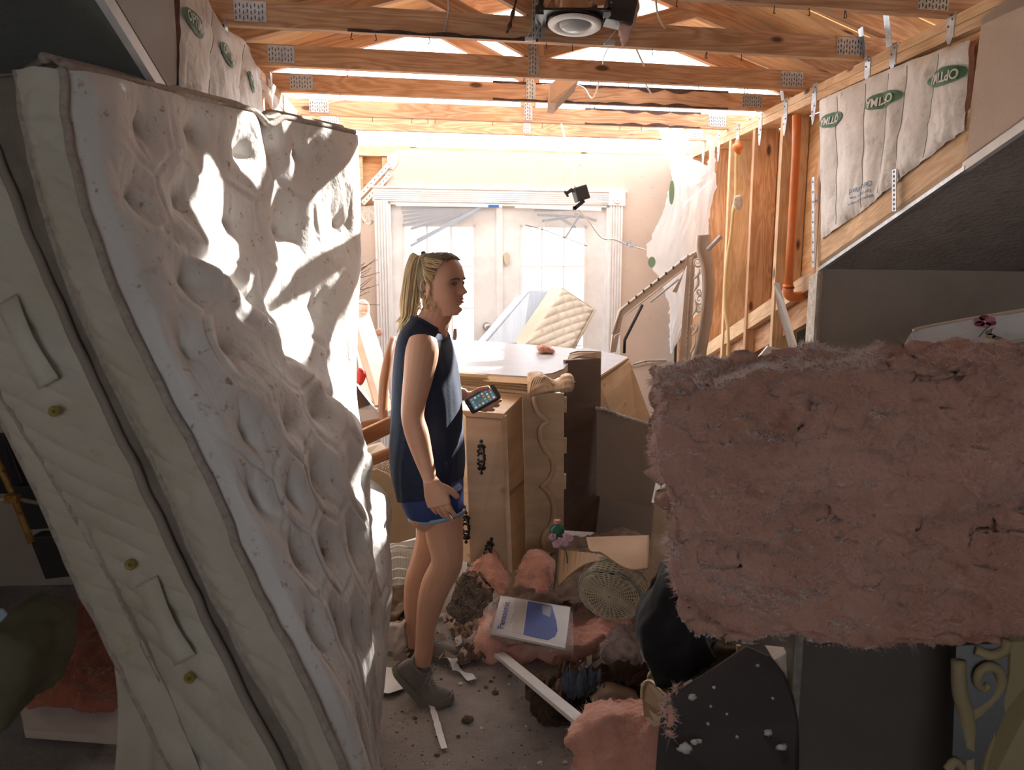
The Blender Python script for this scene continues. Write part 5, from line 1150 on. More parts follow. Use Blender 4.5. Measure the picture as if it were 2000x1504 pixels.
# white moulding strip, paper strips
def strip(pts, w_, t_, name, m, lab, cat, curl=0):
    pts = curve_pts(pts, 26); mb_ = MB(); L1, L2 = [], []
    for k, p in enumerate(pts):
        d = (pts[min(k + 1, 25)] - pts[max(k - 1, 0)]).normalized(); s_ = d.cross(UP).normalized(); tw = curl * sin(k * .5); s_ = (s_ * cos(tw) + UP * sin(tw)); ww = w_ * (1 + .25 * noise.noise(V((k * .4, curl, 0))) * (curl > 0))
        L1.append(list(p - s_ * ww / 2)); L2.append(list(p + s_ * ww / 2))
    o_ = add(name, mb_.grid(np.array([L1, L2])), m, None, label=lab, cat=cat); q_ = o_.modifiers.new('s', 'SOLIDIFY'); q_.thickness = t_; return o_
add('moulding_strip', MB().beam(PZ(975, 1287, .02) + V((0, 0, .02)), P(1148, 1421, 2.2), .042, .016), WHITEP, None, label='long white moulding strip lying diagonally across the floor', cat='moulding')
strip([PZ(868, 1285, .02), PZ(885, 1288, .05), PZ(890, 1305, .02), PZ(912, 1318, .012), PZ(923, 1328, .02)], .035, .001, 'paper_strip', PAPER, 'curled white paper strip right of the near shoe', 'paper', .5)
strip([PZ(842, 1375, .01), PZ(850, 1400, .012), PZ(858, 1430, .014), PZ(868, 1462, .012)], .022, .001, 'paper_strip', PAPER, 'narrow white paper strip on the floor below the near shoe', 'paper', .35)
fold('plastic_sheet', [(745, 1228, 2.92), (790, 1218, 2.95), (792, 1262, 2.9), (775, 1290, 2.86), (748, 1262, 2.86)], 'crumpled dirty white cloth behind the far shoe', mat('dirty_white_cloth', (.45, .40, .36), (.36, .31, .28), scale=9, rough=.8), (0, .06, 0), 12, .018, .008, 9, 'cloth', 0)
add('paper_sheet', MB().prism([PZ(735, 1300, .012), PZ(795, 1310, .012), PZ(790, 1345, .012), PZ(760, 1355, .02), PZ(722, 1350, .012)], V((0, 0, .002))), PAPER, None, label='flat pale paper sheet between mattress foot and near shoe', cat='paper')
# wicker basket on its side
WK = mat('wicker', (.78, .68, .52), (.60, .50, .36), scale=30, rough=.8); WKG = mat('wicker_green', (.30, .38, .32), rough=.8)
bk_ = T('wicker_basket', 'pale wicker basket lying on its side, bottom facing the camera', 'basket', P(1200, 1212, 2.95))
c0 = P(1190, 1166, 2.85); ax = V((.45, .88, .12)).normalized(); e1 = ax.cross(UP).normalized(); e2 = e1.cross(ax).normalized(); e2 = -e2 if e2.z < 0 else e2
mb = MB()
for k in range(26):
    r_ = .008 + k * .0047; mb.tube([c0 + e1 * (r_ * 1.0 * cos(a)) + e2 * (r_ * .78 * sin(a)) - ax * (.0045 * sin(a * 16 + (k % 2) * pi)) for a in [2 * pi * j / 56 for j in range(57)]], .0021, 4, cap=False)
mbs = MB()
for k in range(32): a = 2 * pi * k / 32; mbs.tube([c0 + e1 * .008 * cos(a) + e2 * .006 * sin(a), c0 + e1 * .128 * cos(a) + e2 * .100 * sin(a)], .0022, 4)
add('spokes', mbs, WK, bk_, kind='stuff'); add('painted_inner_shadow', MB().tube([c0 + ax * .012, c0 + ax * .014], [.098, .098], 30), mat('basket_inner_shade', (.05, .035, .02), rough=.9), bk_)  # added dark disc stands in for the shade inside the basket
add('woven_bottom', mb, WK, bk_, smooth=True, kind='stuff')
mb = MB(); mg = MB()
for k in range(26):
    d_ = .008 + k * .0068; r_ = .128 + .02 * sin(min(1, d_ / .1) * pi / 2); tgt = mg if k in (0, 1, 9, 10) else mb
    tgt.tube([c0 + ax * d_ + e1 * (r_ * cos(a)) + e2 * (r_ * .78 * sin(a)) + (e1 * cos(a) + e2 * sin(a)) * (.003 * sin(a * 18 + (k % 2) * pi)) for a in [2 * pi * j / 64 for j in range(65)]], .0028, 4, cap=False)
add('woven_side', mb, WK, bk_, smooth=True, kind='stuff'); add('green_bands', mg, WKG, bk_, smooth=True, kind='stuff')
# brown paper and cardboard
KR = mat('kraft_paper', (.42, .27, .155), (.36, .225, .125), scale=3, rough=.7)
G_ = net([0, .5, 1], [0, .5, 1], [[P(1145, 1050, 2.95), P(1200, 1048, 3.1), P(1268, 1046, 3.0)], [P(1152, 1075, 2.8), P(1205, 1080, 2.85), P(1268, 1078, 2.9)], [P(1172, 1078, 2.72), P(1225, 1112, 2.66), P(1266, 1112, 2.75)]], 24, 24)
o = add('brown_paper', MB().grid(G_), KR, None, smooth=True, label='curled sheet of brown packing paper over the wicker basket', cat='paper'); o.modifiers.new('s', 'SOLIDIFY').thickness = .002
mb = MB(); L_ = []
for k in range(40):
    t_ = k / 39; L_.append([list(P(1090 + 175 * t_, 1145 - 45 * sin(pi * min(1, t_ * 1.15)) , 2.9 + .1 * t_) + V((0, 0, 0))), list(P(1092 + 175 * t_, 1075 + 25 * t_, 3.0 + .1 * t_) + V((0, .004 * sin(k * 2.6), 0)))])
o = add('corrugated_cardboard', MB().grid(np.array(L_)), KR, None, label='bent corrugated cardboard arch behind the wicker basket', cat='cardboard'); o.modifiers.new('s', 'SOLIDIFY').thickness = .008
# orchids in a green bottle
orc = T('orchid', 'pink artificial orchid lying in front of the dresser', 'flower', P(1090, 1150, 2.95))
mb = MB()
for (a, b2_) in (((1085, 1062), (1082, 1150)), ((1100, 1066), (1108, 1100))): mb.tube(curve_pts([P(*a, 2.9), P((a[0] + b2_[0]) / 2 + 3, (a[1] + b2_[1]) / 2, 2.88), P(*b2_, 2.9)], 10), .0025, 6)
add('stem', mb, mat('stem_dark', (.06, .07, .04)), orc)
PET = mat('orchid_petal', (.55, .33, .42), (.62, .42, .50), scale=30, rough=.6, translucent=.3)
for (x, y) in ((1079, 1048), (1094, 1056), (1106, 1046), (1086, 1062), (1103, 1060), (1112, 1050)):
    for k in range(5):
        a = 2 * pi * k / 5 + x; c = P(x, y, 2.88 + .004 * k); d = V((cos(a), -.3, sin(a))).normalized(); s_ = d.cross(V((0, 1, 0))).normalized()
        add('petal', MB().grid(np.array([[list(c + d * (.017 * u_) + s_ * (w2 * .009 * sin(pi * (.12 + .8 * u_))) + V((0, -.004 * sin(pi * u_), 0))) for w2 in (-1, 0, 1)] for u_ in np.linspace(0, 1, 5)])), PET, orc, smooth=True)
bo_ = T('bottle', 'green bottle with pink cap standing behind the orchid', 'bottle', P(1088, 1055, 3.1))
c = P(1088, 1050, 3.1); add('bottle_body', MB().tube([c, c + V((0, 0, .006)), c + V((0, 0, .045)), c + V((0, 0, .055)), c + V((0, 0, .062))], [.028, .031, .031, .016, .012], 18), mat('green_glass', (.02, .14, .09), rough=.15), bo_, smooth=True)
add('bottle_cap', MB().tube([c + V((0, 0, .062)), c + V((0, 0, .076))], .014, 14), mat('cap_pink', (.55, .25, .25)), bo_)
# dark leathery clutter with curved trays
LEA = mat('dark_leather', (.030, .016, .010), (.085, .045, .026), scale=14, rough=.9, bump=1)
fold('crumpled_bag', [(1028, 1372, 2.58), (1060, 1350, 2.60), (1120, 1338, 2.62), (1180, 1328, 2.62), (1240, 1336, 2.60), (1262, 1390, 2.54), (1200, 1412, 2.52), (1120, 1424, 2.50), (1062, 1420, 2.50), (1030, 1398, 2.54)], 'crumpled dark brown leather bag on the floor under the white strip end', LEA, (0, .12, .0), 21, .035, .008, 9, 'bag', 0)
G_ = net([0, .5, 1], [0, .5, 1], [[P(1140, 1335, 2.62), P(1185, 1326, 2.62), P(1240, 1350, 2.55)], [P(1148, 1358, 2.50), P(1192, 1348, 2.48), P(1250, 1372, 2.46)], [P(1165, 1385, 2.42), P(1210, 1392, 2.42), P(1262, 1388, 2.42)]], 20, 20)
o = add('leather_flap', MB().grid(G_), mat('tan_leather', (.20, .13, .085), (.13, .08, .05), scale=9, rough=.5), None, smooth=True, label='tan leather flap lying over the crumpled brown bag', cat='leather'); o.modifiers.new('s', 'SOLIDIFY').thickness = .004
TR = mat('tray_wood', (.30, .19, .10), (.24, .15, .08), scale=6, rough=.35)
for n_, (dx, dy, lb) in enumerate(((0, 0, 'rear'), (-12, 20, 'front'))):
    pp = [P(x + dx, y + dy, Y - .05 * n_) for x, y, Y in ((1270, 1380, 1.95), (1266, 1345, 1.98), (1268, 1320, 2.0), (1276, 1311, 2.0), (1288, 1313, 1.98), (1305, 1330, 1.94), (1330, 1355, 1.88), (1322, 1385, 1.86), (1290, 1400, 1.88))]
    o = add('serving_tray', MB().prism(pp, V((.004, .012, 0))), TR, None, label='curved wooden tray edge poking up beside the black cloth, %s one of two' % lb, cat='tray')
    r_ = add('tray_rim', MB().tube(curve_pts(pp[1:7], 30), .0055, 8), mat('rim_gold', (.55, .42, .25), rough=.25, metal=.4), None, smooth=True); r_.parent = o; r_.location = ORG[r_.name] - ORG[o.name]
# litter
mb = MB(); mw = MB(); r8 = random.Random(5)
for k in range(700):
    x = r8.uniform(-.75, .75); y = r8.uniform(2.1, 3.6); s_ = r8.choice((.002, .003, .003, .004, .005, .008)) * r8.uniform(.6, 1.3); (mw if k % 4 == 0 else mb).ball((x, y, s_ * .3), (s_, s_ * .8, s_ * .5), 6, 4, fn=lambda d: 1 + .5 * noise.noise(d * 2 + V((k, 0, 0))))
LI = mat('litter_brown', (.06, .045, .035), (.14, .10, .07), scale=30, rough=.9)
add('floor_litter', mb, LI, None, kind='stuff', label='dark crumbs and grit scattered over the floor', cat='debris'); add('floor_litter', mw, GYP, None, kind='stuff', label='white plaster crumbs scattered over the floor', cat='debris')
mb = MB()
for k in range(90):
    if k % 3: x0, y0 = r8.uniform(750, 960), r8.uniform(1195, 1300)
    else: x0, y0 = r8.uniform(1130, 1260), r8.uniform(1290, 1330)
    p = PZ(x0, y0, .008 + r8.random() * .03); a = r8.random() * pi; d = V((cos(a), sin(a), r8.uniform(-.3, .5))).normalized(); s_ = d.orthogonal().normalized(); l_ = r8.uniform(.02, .07)
    mb.prism([p, p + d * l_, p + d * l_ * .8 + s_ * l_ * .5, p + s_ * l_ * .4], d.cross(s_) * .002)
add('torn_scraps', mb, mat('scraps', (.30, .21, .16), (.45, .40, .36), scale=12, rough=.9), None, kind='stuff', label='torn paper and leaf scraps strewn around the shoes', cat='debris')
for n_, (x, y, s_, lb) in enumerate(((913, 1410, .022, 'dark lump of debris on the floor between the strip and near shoe'), (895, 1440, .008, 'small dark pebble left of the leather bag'), (855, 1440, .007, 'tiny dark pebble beside the narrow paper strip'), (967, 1355, .014, 'dark debris chunk near the middle of the moulding strip'))):
    p = PZ(x, y); add('debris_lump', MB().ball(p + V((0, 0, s_ * .45)), (s_, s_ * .8, s_ * .5), 12, 8, fn=lambda d: 1 + .4 * noise.noise(d * 2.3 + V((n_ * 7, 0, 0)))), LI, None, smooth=True, label=lb, cat='debris')
def crumple(px, py, z, sx, sy, m, lab, seed, cat='paper', amp=.03, rot=0, name='crumpled_paper'):
    c = PZ(px, py, z); R_ = Matrix.Rotation(rot, 3, 'Z'); n_ = 26; G_ = np.zeros((n_, n_, 3))
    for j in range(n_):
        for i in range(n_):
            a, b_ = i / (n_ - 1) - .5, j / (n_ - 1) - .5; w_ = 1 + .35 * noise.noise(V((math.atan2(b_, a) * 1.3, seed, 2)))
            h_ = abs(noise.noise(V((a * 5, b_ * 5, seed)))) * amp * 2 + abs(noise.noise(V((a * 11 + 3, b_ * 9, seed)))) * amp * .7
            G_[j, i] = list(c + R_ @ V((a * sx * w_, b_ * sy * w_, 0)) + V((0, 0, h_)))
    o_ = add(name, MB().grid(G_), m, None, smooth=False, label=lab, cat=cat); o_.modifiers.new('s', 'SOLIDIFY').thickness = .0015; return o_
CP1 = mat('brown_paper_scrap', (.26, .165, .12), (.17, .10, .075), scale=12, rough=.8); CP2 = mat('grey_paper_scrap', (.50, .45, .41), (.38, .33, .29), scale=12, rough=.8)
CP3 = mat('slate_cloth', (.11, .13, .17), (.07, .08, .10), scale=9, rough=.9)
for a_ in ((905, 1285, .01, .16, .12, CP1, 'crumpled brown paper by the toe of the far shoe', 3, .3), (940, 1212, .01, .20, .14, CP2, 'crumpled pale paper left of the plastic bag', 7, 1.0), (905, 1232, .01, .18, .12, CP1, 'brown torn paper between the legs and the charred bundle', 11, 2.0),
           (765, 1195, .01, .22, .16, CP1, 'brown crumpled paper behind the dirty white cloth', 15, .5), (925, 1262, .008, .14, .08, CP2, 'small torn white scrap under the edge of the salmon slab', 19, .1)): crumple(*a_[:7], a_[7], 'paper', .03, a_[8])
for a_ in ((1100, 1372, .06, .16, .14, LEA, 'dark leather fold at the left end of the crumpled bag', 23, .4), (1135, 1352, .12, .14, .10, CP3, 'slate blue cloth tucked into the leather heap', 27, .2), (1105, 1345, .08, .20, .10, CP1, 'brown folded leather strap piece at the back of the leather heap', 31, 1.2), (1215, 1330, .12, .22, .10, LEA, 'long dark leather fold behind the tan flap', 35, .1)): crumple(*a_[:7], a_[7], 'leather', .05, a_[8], 'leather_fold')
# pile that the dresser rests on
fold('rubble_pile', [(1000, 1110, 3.5), (1270, 1060, 3.7), (1270, 1130, 3.3), (1230, 1180, 3.1), (1100, 1190, 3.1), (940, 1190, 3.2), (900, 1130, 3.5)], 'dark rubble pile under the dresser and cardboard', mat('rubble', (.10, .07, .05), (.22, .15, .11), scale=11, rough=.95), (0, .5, -.1), 31, .05, .016, 6, 'debris', 0)
fold('rubble_pile', [(690, 1150, 3.3), (790, 1140, 3.4), (800, 1190, 3.2), (760, 1215, 3.1), (690, 1215, 3.1)], 'dark brown rubble behind the woman\'s far leg', mat('rubble', (.10, .07, .05), (.22, .15, .11)), (0, .3, -.1), 32, .05, .014, 7, 'debris', 0)
# ---------------------------------------------------------------- insulation behind white film with printed ovals
FILM = mat('insulation_film', (0.80, 0.80, 0.79), (0.62, 0.61, 0.60), scale=5, rough=.5, bump=1.2, bscale=16, spots=[((.34, .30, .27), 7, .58, .74), ((.60, .60, .56), 11, .6, .7)])
GRN = mat('print_green', (.035, .15, .07), rough=.5); INKB = mat('print_blue_ink', (.05, .16, .36), rough=.5)
WHT = mat('print_white', (.66, .68, .64), rough=.5)
def filmpanel(nm, outline_top, outline_bot, wall, nrm, lab, seams, amp=.03):
    nu, nv = 150, 60; A = curve_pts([PW(x, y, wall) for x, y in outline_top], nu); B = curve_pts([PW(x, y, wall) for x, y in outline_bot], nu)
    G_ = np.zeros((nv, nu, 3)); 
    for i in range(nu):
        s_ = i / (nu - 1); sd_ = min([abs(s_ - q_) for q_ in seams] + [s_, 1 - s_])
        for j in range(nv):
            t_ = j / (nv - 1); ed = min(t_, 1 - t_)
            bul = amp * (1 - exp(-sd_ / .05)) * (1 - exp(-ed / .06)) + .008 * noise.noise(V((s_ * 9, t_ * 5, 1))) + .006 * abs(noise.noise(V((s_ * 22, t_ * 5 + s_ * 4, 4)))) * (1 + 2 * exp(-(1 - t_) / .15))
            p = A[i].lerp(B[i], t_) - nrm * (.006 + bul); G_[j, i] = list(p)
    o_ = T(nm, lab, 'insulation', (A[0] + B[0]) / 2); add('film', MB().grid(G_), FILM, o_, smooth=True)
    add('batt_core', MB().grid(G_ + np.array(nrm) * .02), P2, o_, smooth=True)
    def at(px, py, off=.004):
        p = PW(px, py, wall); k = np.argmin(((G_ - np.array(p)) ** 2).sum(2)); g = V(G_.reshape(-1, 3)[k]); d = (p - g).dot(nrm); return p - nrm * (d + off)
    for q_ in seams:
        i = int(q_ * (nu - 1)); add('stitched_seam', MB().tube([V(G_[j, i]) - nrm * .001 for j in range(2, nv - 2)], .0012, 5), mat('seam_grey', (.25, .25, .25)), o_)
    return o_, at, G_
ro, atr, GR = filmpanel('insulation_batt', [(1603, 196), (1700, 152), (1800, 112), (1898, 78)], [(1607, 468), (1690, 410), (1766, 347), (1887, 256)], WR, NR, 'white film insulation high on the right stud wall, green ovals upside down', (.13, .32, .47, .60, .80))
def drape(G_, nrm, pts, off):
    F = G_.reshape(-1, 3); n_ = np.array(nrm); Ft = F - np.outer(F @ n_, n_); out = []
    for p in pts:
        a = np.array(p); at_ = a - (a @ n_) * n_; k = np.argpartition(((Ft - at_) ** 2).sum(1), 9)[:9]; d = (F[k] @ n_).min(); out.append(V(at_ + n_ * (d - off)))
    return out
def oval(par, c, ex, ey, a, b_, txt, nrm, G_):
    ex = V(ex).normalized(); ey = (V(ey) - ex * V(ey).dot(ex)).normalized(); n = 40
    Gp_ = np.array([[list(p) for p in drape(G_, nrm, [c + ex * a * f * cos(2 * pi * k / n) + ey * b_ * f * sin(2 * pi * k / n) for k in range(n + 1)], .004)] for f in (.02, .35, .7, 1)])
    o_ = add('green_oval', MB().grid(Gp_), GRN, par, smooth=True, label='green printed oval')
    tm = text_mb(txt, c, ex, ey, b_ * 1.5, 0, .02, fit=a * 1.5); tm.v = drape(G_, nrm, tm.v, .0085); add('printed_word', tm, WHT, o_)
for (x, y, w_, h_, sl) in ((1634, 234, 24, 12.5, .30), (1735, 196, 34, 14, .32), (1860, 150, 37, 16, .30)):
    c = atr(x, y); e = PW(x - w_, y + w_ * sl, WR) - PW(x + w_, y - w_ * sl, WR); a_ = e.length / 2; hh = (PW(x, y - h_, WR) - PW(x, y + h_, WR)).length / 2
    oval(ro, c, e, V((0, 0, -1)), a_, hh * 1.1, 'OPTIMA', NR, GR)
for (x, y, txt, fw, sz) in ((1694, 366, 'CertainTeed', 22, .030), (1693, 380, 'for use in the', 20, .018), (1692, 391, 'Blow-In System', 22, .016), (1603, 392, 'Blow', 8, .03)):
    e = PW(x - fw, y + fw * .42, WR) - PW(x + fw, y - fw * .42, WR); tm = text_mb(txt, atr(x, y, .006), e, V((0, 0, -1)), sz, 0, .01, fit=e.length); tm.v = drape(GR, NR, tm.v, .004); add('printed_words', tm, INKB, ro)
lo_, atl, GL = filmpanel('insulation_batt', [(348, -40), (392, -18), (430, 50), (470, 78), (493, 122), (506, 190)], [(345, 170), (380, 205), (420, 240), (450, 260), (480, 270), (506, 290)], WL, NL, 'white film insulation at the upper left above the mattress, tilted green ovals', (.30, .62), .022)
for (x, y, ex_, ey_, hl, hs) in ((363, 45, 22, 26, 30, 10), (427, 108, 17, 22, 26, 10), (477, 160, 7, 20, 20, 8)):
    c = atl(x, y); e = PW(x + ex_ * .6, y + ey_ * .8, WL) - PW(x - ex_ * .6, y - ey_ * .8, WL); u = PW(x + 6, y - 6, WL) - PW(x, y, WL)
    oval(lo_, c, e, u, e.length * .60, .030, 'OPTIMA', NL, GL)
# ---------------------------------------------------------------- recessed light hanging from the truss
lf = T('recessed_light', 'dangling recessed ceiling light can with white trim ring', 'ceiling light', P(1122, 60, 3.02))
c = P(1122, 50, 3.02); R1 = Matrix.Rotation(radians(3), 3, 'Y') @ Matrix.Rotation(radians(-6), 3, 'X')
def disc(mb, cc, prof_, n=40):
    mb.loft([[cc + R1 @ V((r_ * cos(2 * pi * k / n), r_ * sin(2 * pi * k / n), z)) for k in range(n)] for r_, z in prof_], cap=False)
mb = MB(); disc(mb, c, [(.098, .004), (.098, .0), (.090, -.006), (.070, -.004), (.060, .004), (.058, .012)]); add('trim_ring', mb, WHITEP, lf, smooth=True)
mb = MB(); disc(mb, c, [(.058, .010), (.055, -.004), (.040, -.014), (.02, -.018), (.001, -.019)]); add('lens', mb, mat('lens_grey', (.36, .38, .40), rough=.3), lf, smooth=True)
mb = MB(); disc(mb, c, [(.104, .006), (.104, .02), (.08, .022)]); add('black_gasket', mb, BLACK, lf, smooth=True)
mb = MB(); disc(mb, c, [(.082, .02), (.082, .19), (.0, .19)]); add('can', mb, mat('can_copper', (.62, .46, .36), (.5, .5, .52), scale=5, rough=.25, metal=.8), lf, smooth=True)
add('black_frame', MB().box(c + V((-.005, 0, .028)), (.25, .20, .008)).box(c + V((.115, .0, .05)), (.012, .2, .05)).box(c + V((-.13, .0, .03)), (.03, .16, .03)), BLACK, lf)
jb = add('junction_box', MB().box(c + V((.165, .01, .045)), (.10, .11, .085), Matrix.Rotation(radians(12), 3, 'Y')), BLACK, lf); bevel(jb, .004)
add('box_knockout', MB().tube([c + V((.11, -.07, .02)), c + V((.11, -.074, .018))], .014, 14), STEEL, lf)
for (a, b_) in (((1042, 80, 3.05), (1082, -20, 3.1)), ((1180, 86, 3.05), (1204, 58, 3.05)), ((1028, 76, 3.12), (1046, 40, 3.12)), ((1190, -20, 3.0), (1190, 36, 3.0))): add('hanger_bar', MB().beam(P(*a), P(*b_), .010, .003), STEEL, lf)
for (x, y) in ((1036, 76), (1190, 84)): add('hanger_foot', MB().box(P(x, y, 3.1), (.042, .006, .016)).box(P(x, y, 3.095), (.03, .004, .008)), STEEL, lf)
fold('hanging_insulation', [(1195, -30, 2.98), (1260, -30, 3.0), (1246, 20, 3.0), (1238, 50, 3.0), (1226, 78, 3.0), (1218, 92, 3.0), (1212, 70, 3.0), (1206, 55, 3.0), (1218, 30, 2.98), (1205, 12, 2.98)], 'ragged white and pink insulation hanging right of the recessed light', mat('insulation_white_pink', (.85, .78, .76), (.75, .42, .32), scale=12, rough=1, translucent=.4), (.0, .04, 0), 51, .012, .007, 20, fz=500)
fold('torn_roof_paper', [(1046, -40, 3.0), (1066, -40, 3.0), (1062, 20, 3.0), (1056, 38, 3.0), (1047, 32, 3.0), (1050, 0, 3.0)], 'scrap of dark torn roofing left of the recessed light', BLACK, (.0, .012, 0), 52, .008, .006, 14, 'debris', 0)
mb = MB().tube(curve_pts([P(1016, -30, 3.1), P(1003, 20, 3.1), P(997, 45, 3.1), P(990, 64, 3.1)], 20), [.006 + .003 * sin(k) for k in range(20)], 6); add('splinter', mb, WALNUT, None, label='brown wood splinter hanging left of the recessed light', cat='debris')
# ---------------------------------------------------------------- cords
def cord(pts, r, m, lab, cat='cable', n=40): return add('cable', MB().tube(curve_pts([P(*p) for p in pts], n), r, 6), m, None, smooth=True, label=lab, cat=cat)
WIRE = mat('white_cable', (.74, .70, .64), rough=.5)
cord([(1096, 240, 5.0), (1104, 275, 4.95), (1108, 300, 4.9), (1120, 335, 4.85), (1123, 366, 4.82)], .006, WIRE, 'thin white cable that the black box dangles from')
cord([(1130, 410, 4.8), (1150, 432, 4.8), (1175, 464, 4.85), (1200, 468, 4.95), (1225, 478, 5.05), (1270, 490, 5.1), (1300, 496, 5.15), (1345, 492, 5.2)], .005, WIRE, 'grey white cable running from the black box to the plastic sheet')
mb = MB()
for k in range(14): a = k * 1.3; mb.tube(curve_pts([P(1210 + 2 * k, 470 + k, 5.0), P(1212 + 2.5 * k + 8 * sin(a), 470 + k + 9 * cos(a), 4.98), P(1224 + k, 480 + 4 * sin(a), 5.0)], 8), .0016, 4)
add('frayed_strands', mb, mat('wire_blue_grey', (.45, .52, .62), rough=.4), None, kind='stuff', label='frayed wire strands on the cable beside the door casing', cat='cable')
for pts, lb in ((((1243, 96, 3.3), (1250, 112, 3.4), (1258, 128, 3.6)), 'yellow white cable between the first two trusses'), (((1260, 150, 3.9), (1262, 165, 4.0), (1272, 184, 4.1)), 'yellow white cable end between the second and charred truss'),
                (((1125, 166, 4.1), (1140, 172, 4.1), (1152, 190, 4.1), (1158, 192, 4.1), (1164, 180, 4.1), (1170, 158, 4.05)), 'looped white cable hanging by the wooden block'), (((1280, -10, 3.1), (1284, 25, 3.15), (1292, 45, 3.2), (1298, 55, 3.25)), 'white cable right of the hanging insulation'),
                (((873, -10, 3.05), (875, 20, 3.05), (872, 45, 3.06), (867, 62, 3.06)), 'thin grey wire hanging left over the nearest chord'), (((620, 212, 4.4), (650, 200, 4.4), (675, 195, 4.4)), 'pale stick lying at the left truss ends'),
                (((1190, 90, 3.4), (1180, 110, 3.5), (1177, 125, 3.6)), 'thin grey wire below the recessed light'), (((1220, 262, 5.6), (1300, 250, 5.5), (1440, 252, 5.2)), 'pale cable slung across the last trusses at right')):
    cord(pts, .004 if 'thin' not in lb else .0025, WIRE if 'grey' not in lb else STEEL, lb)
cord([(1438, 290, 4.95), (1437, 380, 4.95), (1432, 410, 4.9), (1428, 455, 4.9), (1419, 520, 4.88), (1416, 600, 4.85), (1422, 650, 4.8), (1421, 735, 4.75)], .010, mat('yellow_cable', (.60, .42, .16), (.66, .5, .25), scale=8, rough=.5), 'thick yellow tan cable running down between two studs')
fold('foam_blob', [(1432, 382, 4.85), (1448, 380, 4.85), (1450, 398, 4.85), (1444, 412, 4.85), (1432, 408, 4.85)], 'pale plaster blob stuck on the yellow cable', GYP, (.02, .03, 0), 53, .008, .008, 14, 'debris', 0)
# black electrical box
eb = T('electrical_box', 'small black plastic box dangling before the door header', 'electrical box', P(1132, 400, 4.8))
Rb = Matrix.Rotation(radians(-18), 3, 'Y') @ Matrix.Rotation(radians(20), 3, 'Z')
b0 = add('box_shell', MB().box(P(1134, 378, 4.8), (.085, .06, .085), Rb), BLACK, eb); bevel(b0, .006)
add('side_bracket', MB().box(P(1112, 374, 4.8), (.045, .03, .02), Matrix.Rotation(radians(-35), 3, 'Y')).box(P(1106, 379, 4.8), (.012, .03, .04), Matrix.Rotation(radians(-35), 3, 'Y')), BLACK, eb)
add('lower_bracket', MB().box(P(1131, 400, 4.8), (.075, .04, .022), Matrix.Rotation(radians(-40), 3, 'Y')).box(P(1122, 407, 4.8), (.02, .04, .022)), BLACK, eb)
# sprinkler pipe
PO = mat('orange_pipe', (.72, .22, .06), (.62, .18, .05), scale=6, rough=.35)
sp_ = T('sprinkler_pipe', 'orange plastic sprinkler pipe with elbow between the studs', 'pipe', P(1540, 580, 3.95))
add('pipe', MB().tube([P(1556, 225, 4.05), P(1555, 300, 4.03), P(1548, 420, 4.0), P(1540, 565, 3.96)], .021, 16), PO, sp_, smooth=True)
add('elbow', MB().tube(curve_pts([P(1540, 556, 3.96), P(1539, 570, 3.96), P(1543, 578, 3.96), P(1556, 580, 3.97), P(1566, 578, 3.99)], 16), [.027] * 5 + [.025] * 6 + [.027] * 5, 16), PO, sp_, smooth=True)
add('glue_band', MB().tube([P(1540, 560, 3.96), P(1540, 564, 3.96)], .0285, 16), mat('dark_glue', (.2, .05, .03)), sp_)
so_ = T('sprinkler_stub', 'small round orange pipe cap under the top plate', 'pipe', P(1441, 292, 4.95)); add('cap', MB().ball(P(1440, 288, 4.95), (.035, .03, .028), 14, 10), PO, so_, smooth=True); add('stem', MB().tube([P(1441, 275, 4.97), P(1441, 300, 4.95)], .018, 12), PO, so_, smooth=True)
# leaning bead strip and boards in the stud gap
add('metal_corner_strip', slabpx([(1511, 553, 3.75), (1522, 552, 3.75), (1532, 590, 3.7), (1563, 695, 3.6), (1565, 712, 3.6), (1549, 712, 3.6), (1538, 670, 3.65), (1520, 610, 3.7)], (.004, .01, 0)), WHITEP, None, label='dirty white strip leaning in front of the lower studs', cat='strip')
add('drywall_offcut', slabpx([(1480, 700, 4.1), (1500, 676, 4.1), (1530, 682, 4.1), (1530, 712, 4.1), (1478, 712, 4.1)], (.0, .02, 0)), WHITEP, None, label='small pale drywall offcut low between the studs', cat='drywall')
add('cross_brace', MB().beam(P(1140, 208, 4.15), P(1118, 150, 4.6), .04, .09), WOOD, None, label='short wooden block nailed under the trusses at the centre', cat='board') if False else None
add('wood_block', slabpx([(1073, 200, 4.05), (1075, 165, 4.05), (1085, 156, 4.05), (1130, 157, 4.0), (1126, 160, 4.0), (1086, 202, 4.05)], (.0, .28, 0)), mat('block_grey_wood', (.50, .36, .27), (.42, .30, .22), scale=8), None, label='triangular grey-brown wood block between second and charred truss', cat='board')
# torn plastic sheets
PL = mat('hanging_poly', (0.83, 0.85, 0.88), rough=.35, alpha=.72, translucent=.35)
def sheet(rows_, nm, lab, seed, par=None, nu=40, nv=90, amp=.03):
    C_ = [[P(*p) for p in r] for r in rows_]; G_ = net(np.linspace(0, 1, len(C_[0])), np.linspace(0, 1, len(C_)), C_, nu, nv)
    for j in range(nv):
        for i in range(nu):
            G_[j, i] += np.array([0, amp * noise.noise(V((i * .16, j * .05, seed))) + amp * .6 * abs(noise.noise(V((i * .35 + j * .08, j * .10, seed + 3)))), 0])
            if i in (0, nu - 1): G_[j, i, 0] += .02 * noise.noise(V((j * .5, i, seed)))
    return add(nm, MB().grid(G_), PL, par, smooth=True, label=lab if not par else None, cat='plastic sheet' if not par else None)
ps = T('plastic_sheet', 'torn translucent plastic film hanging in the far right corner', 'plastic sheet', P(1340, 690, 5.0))
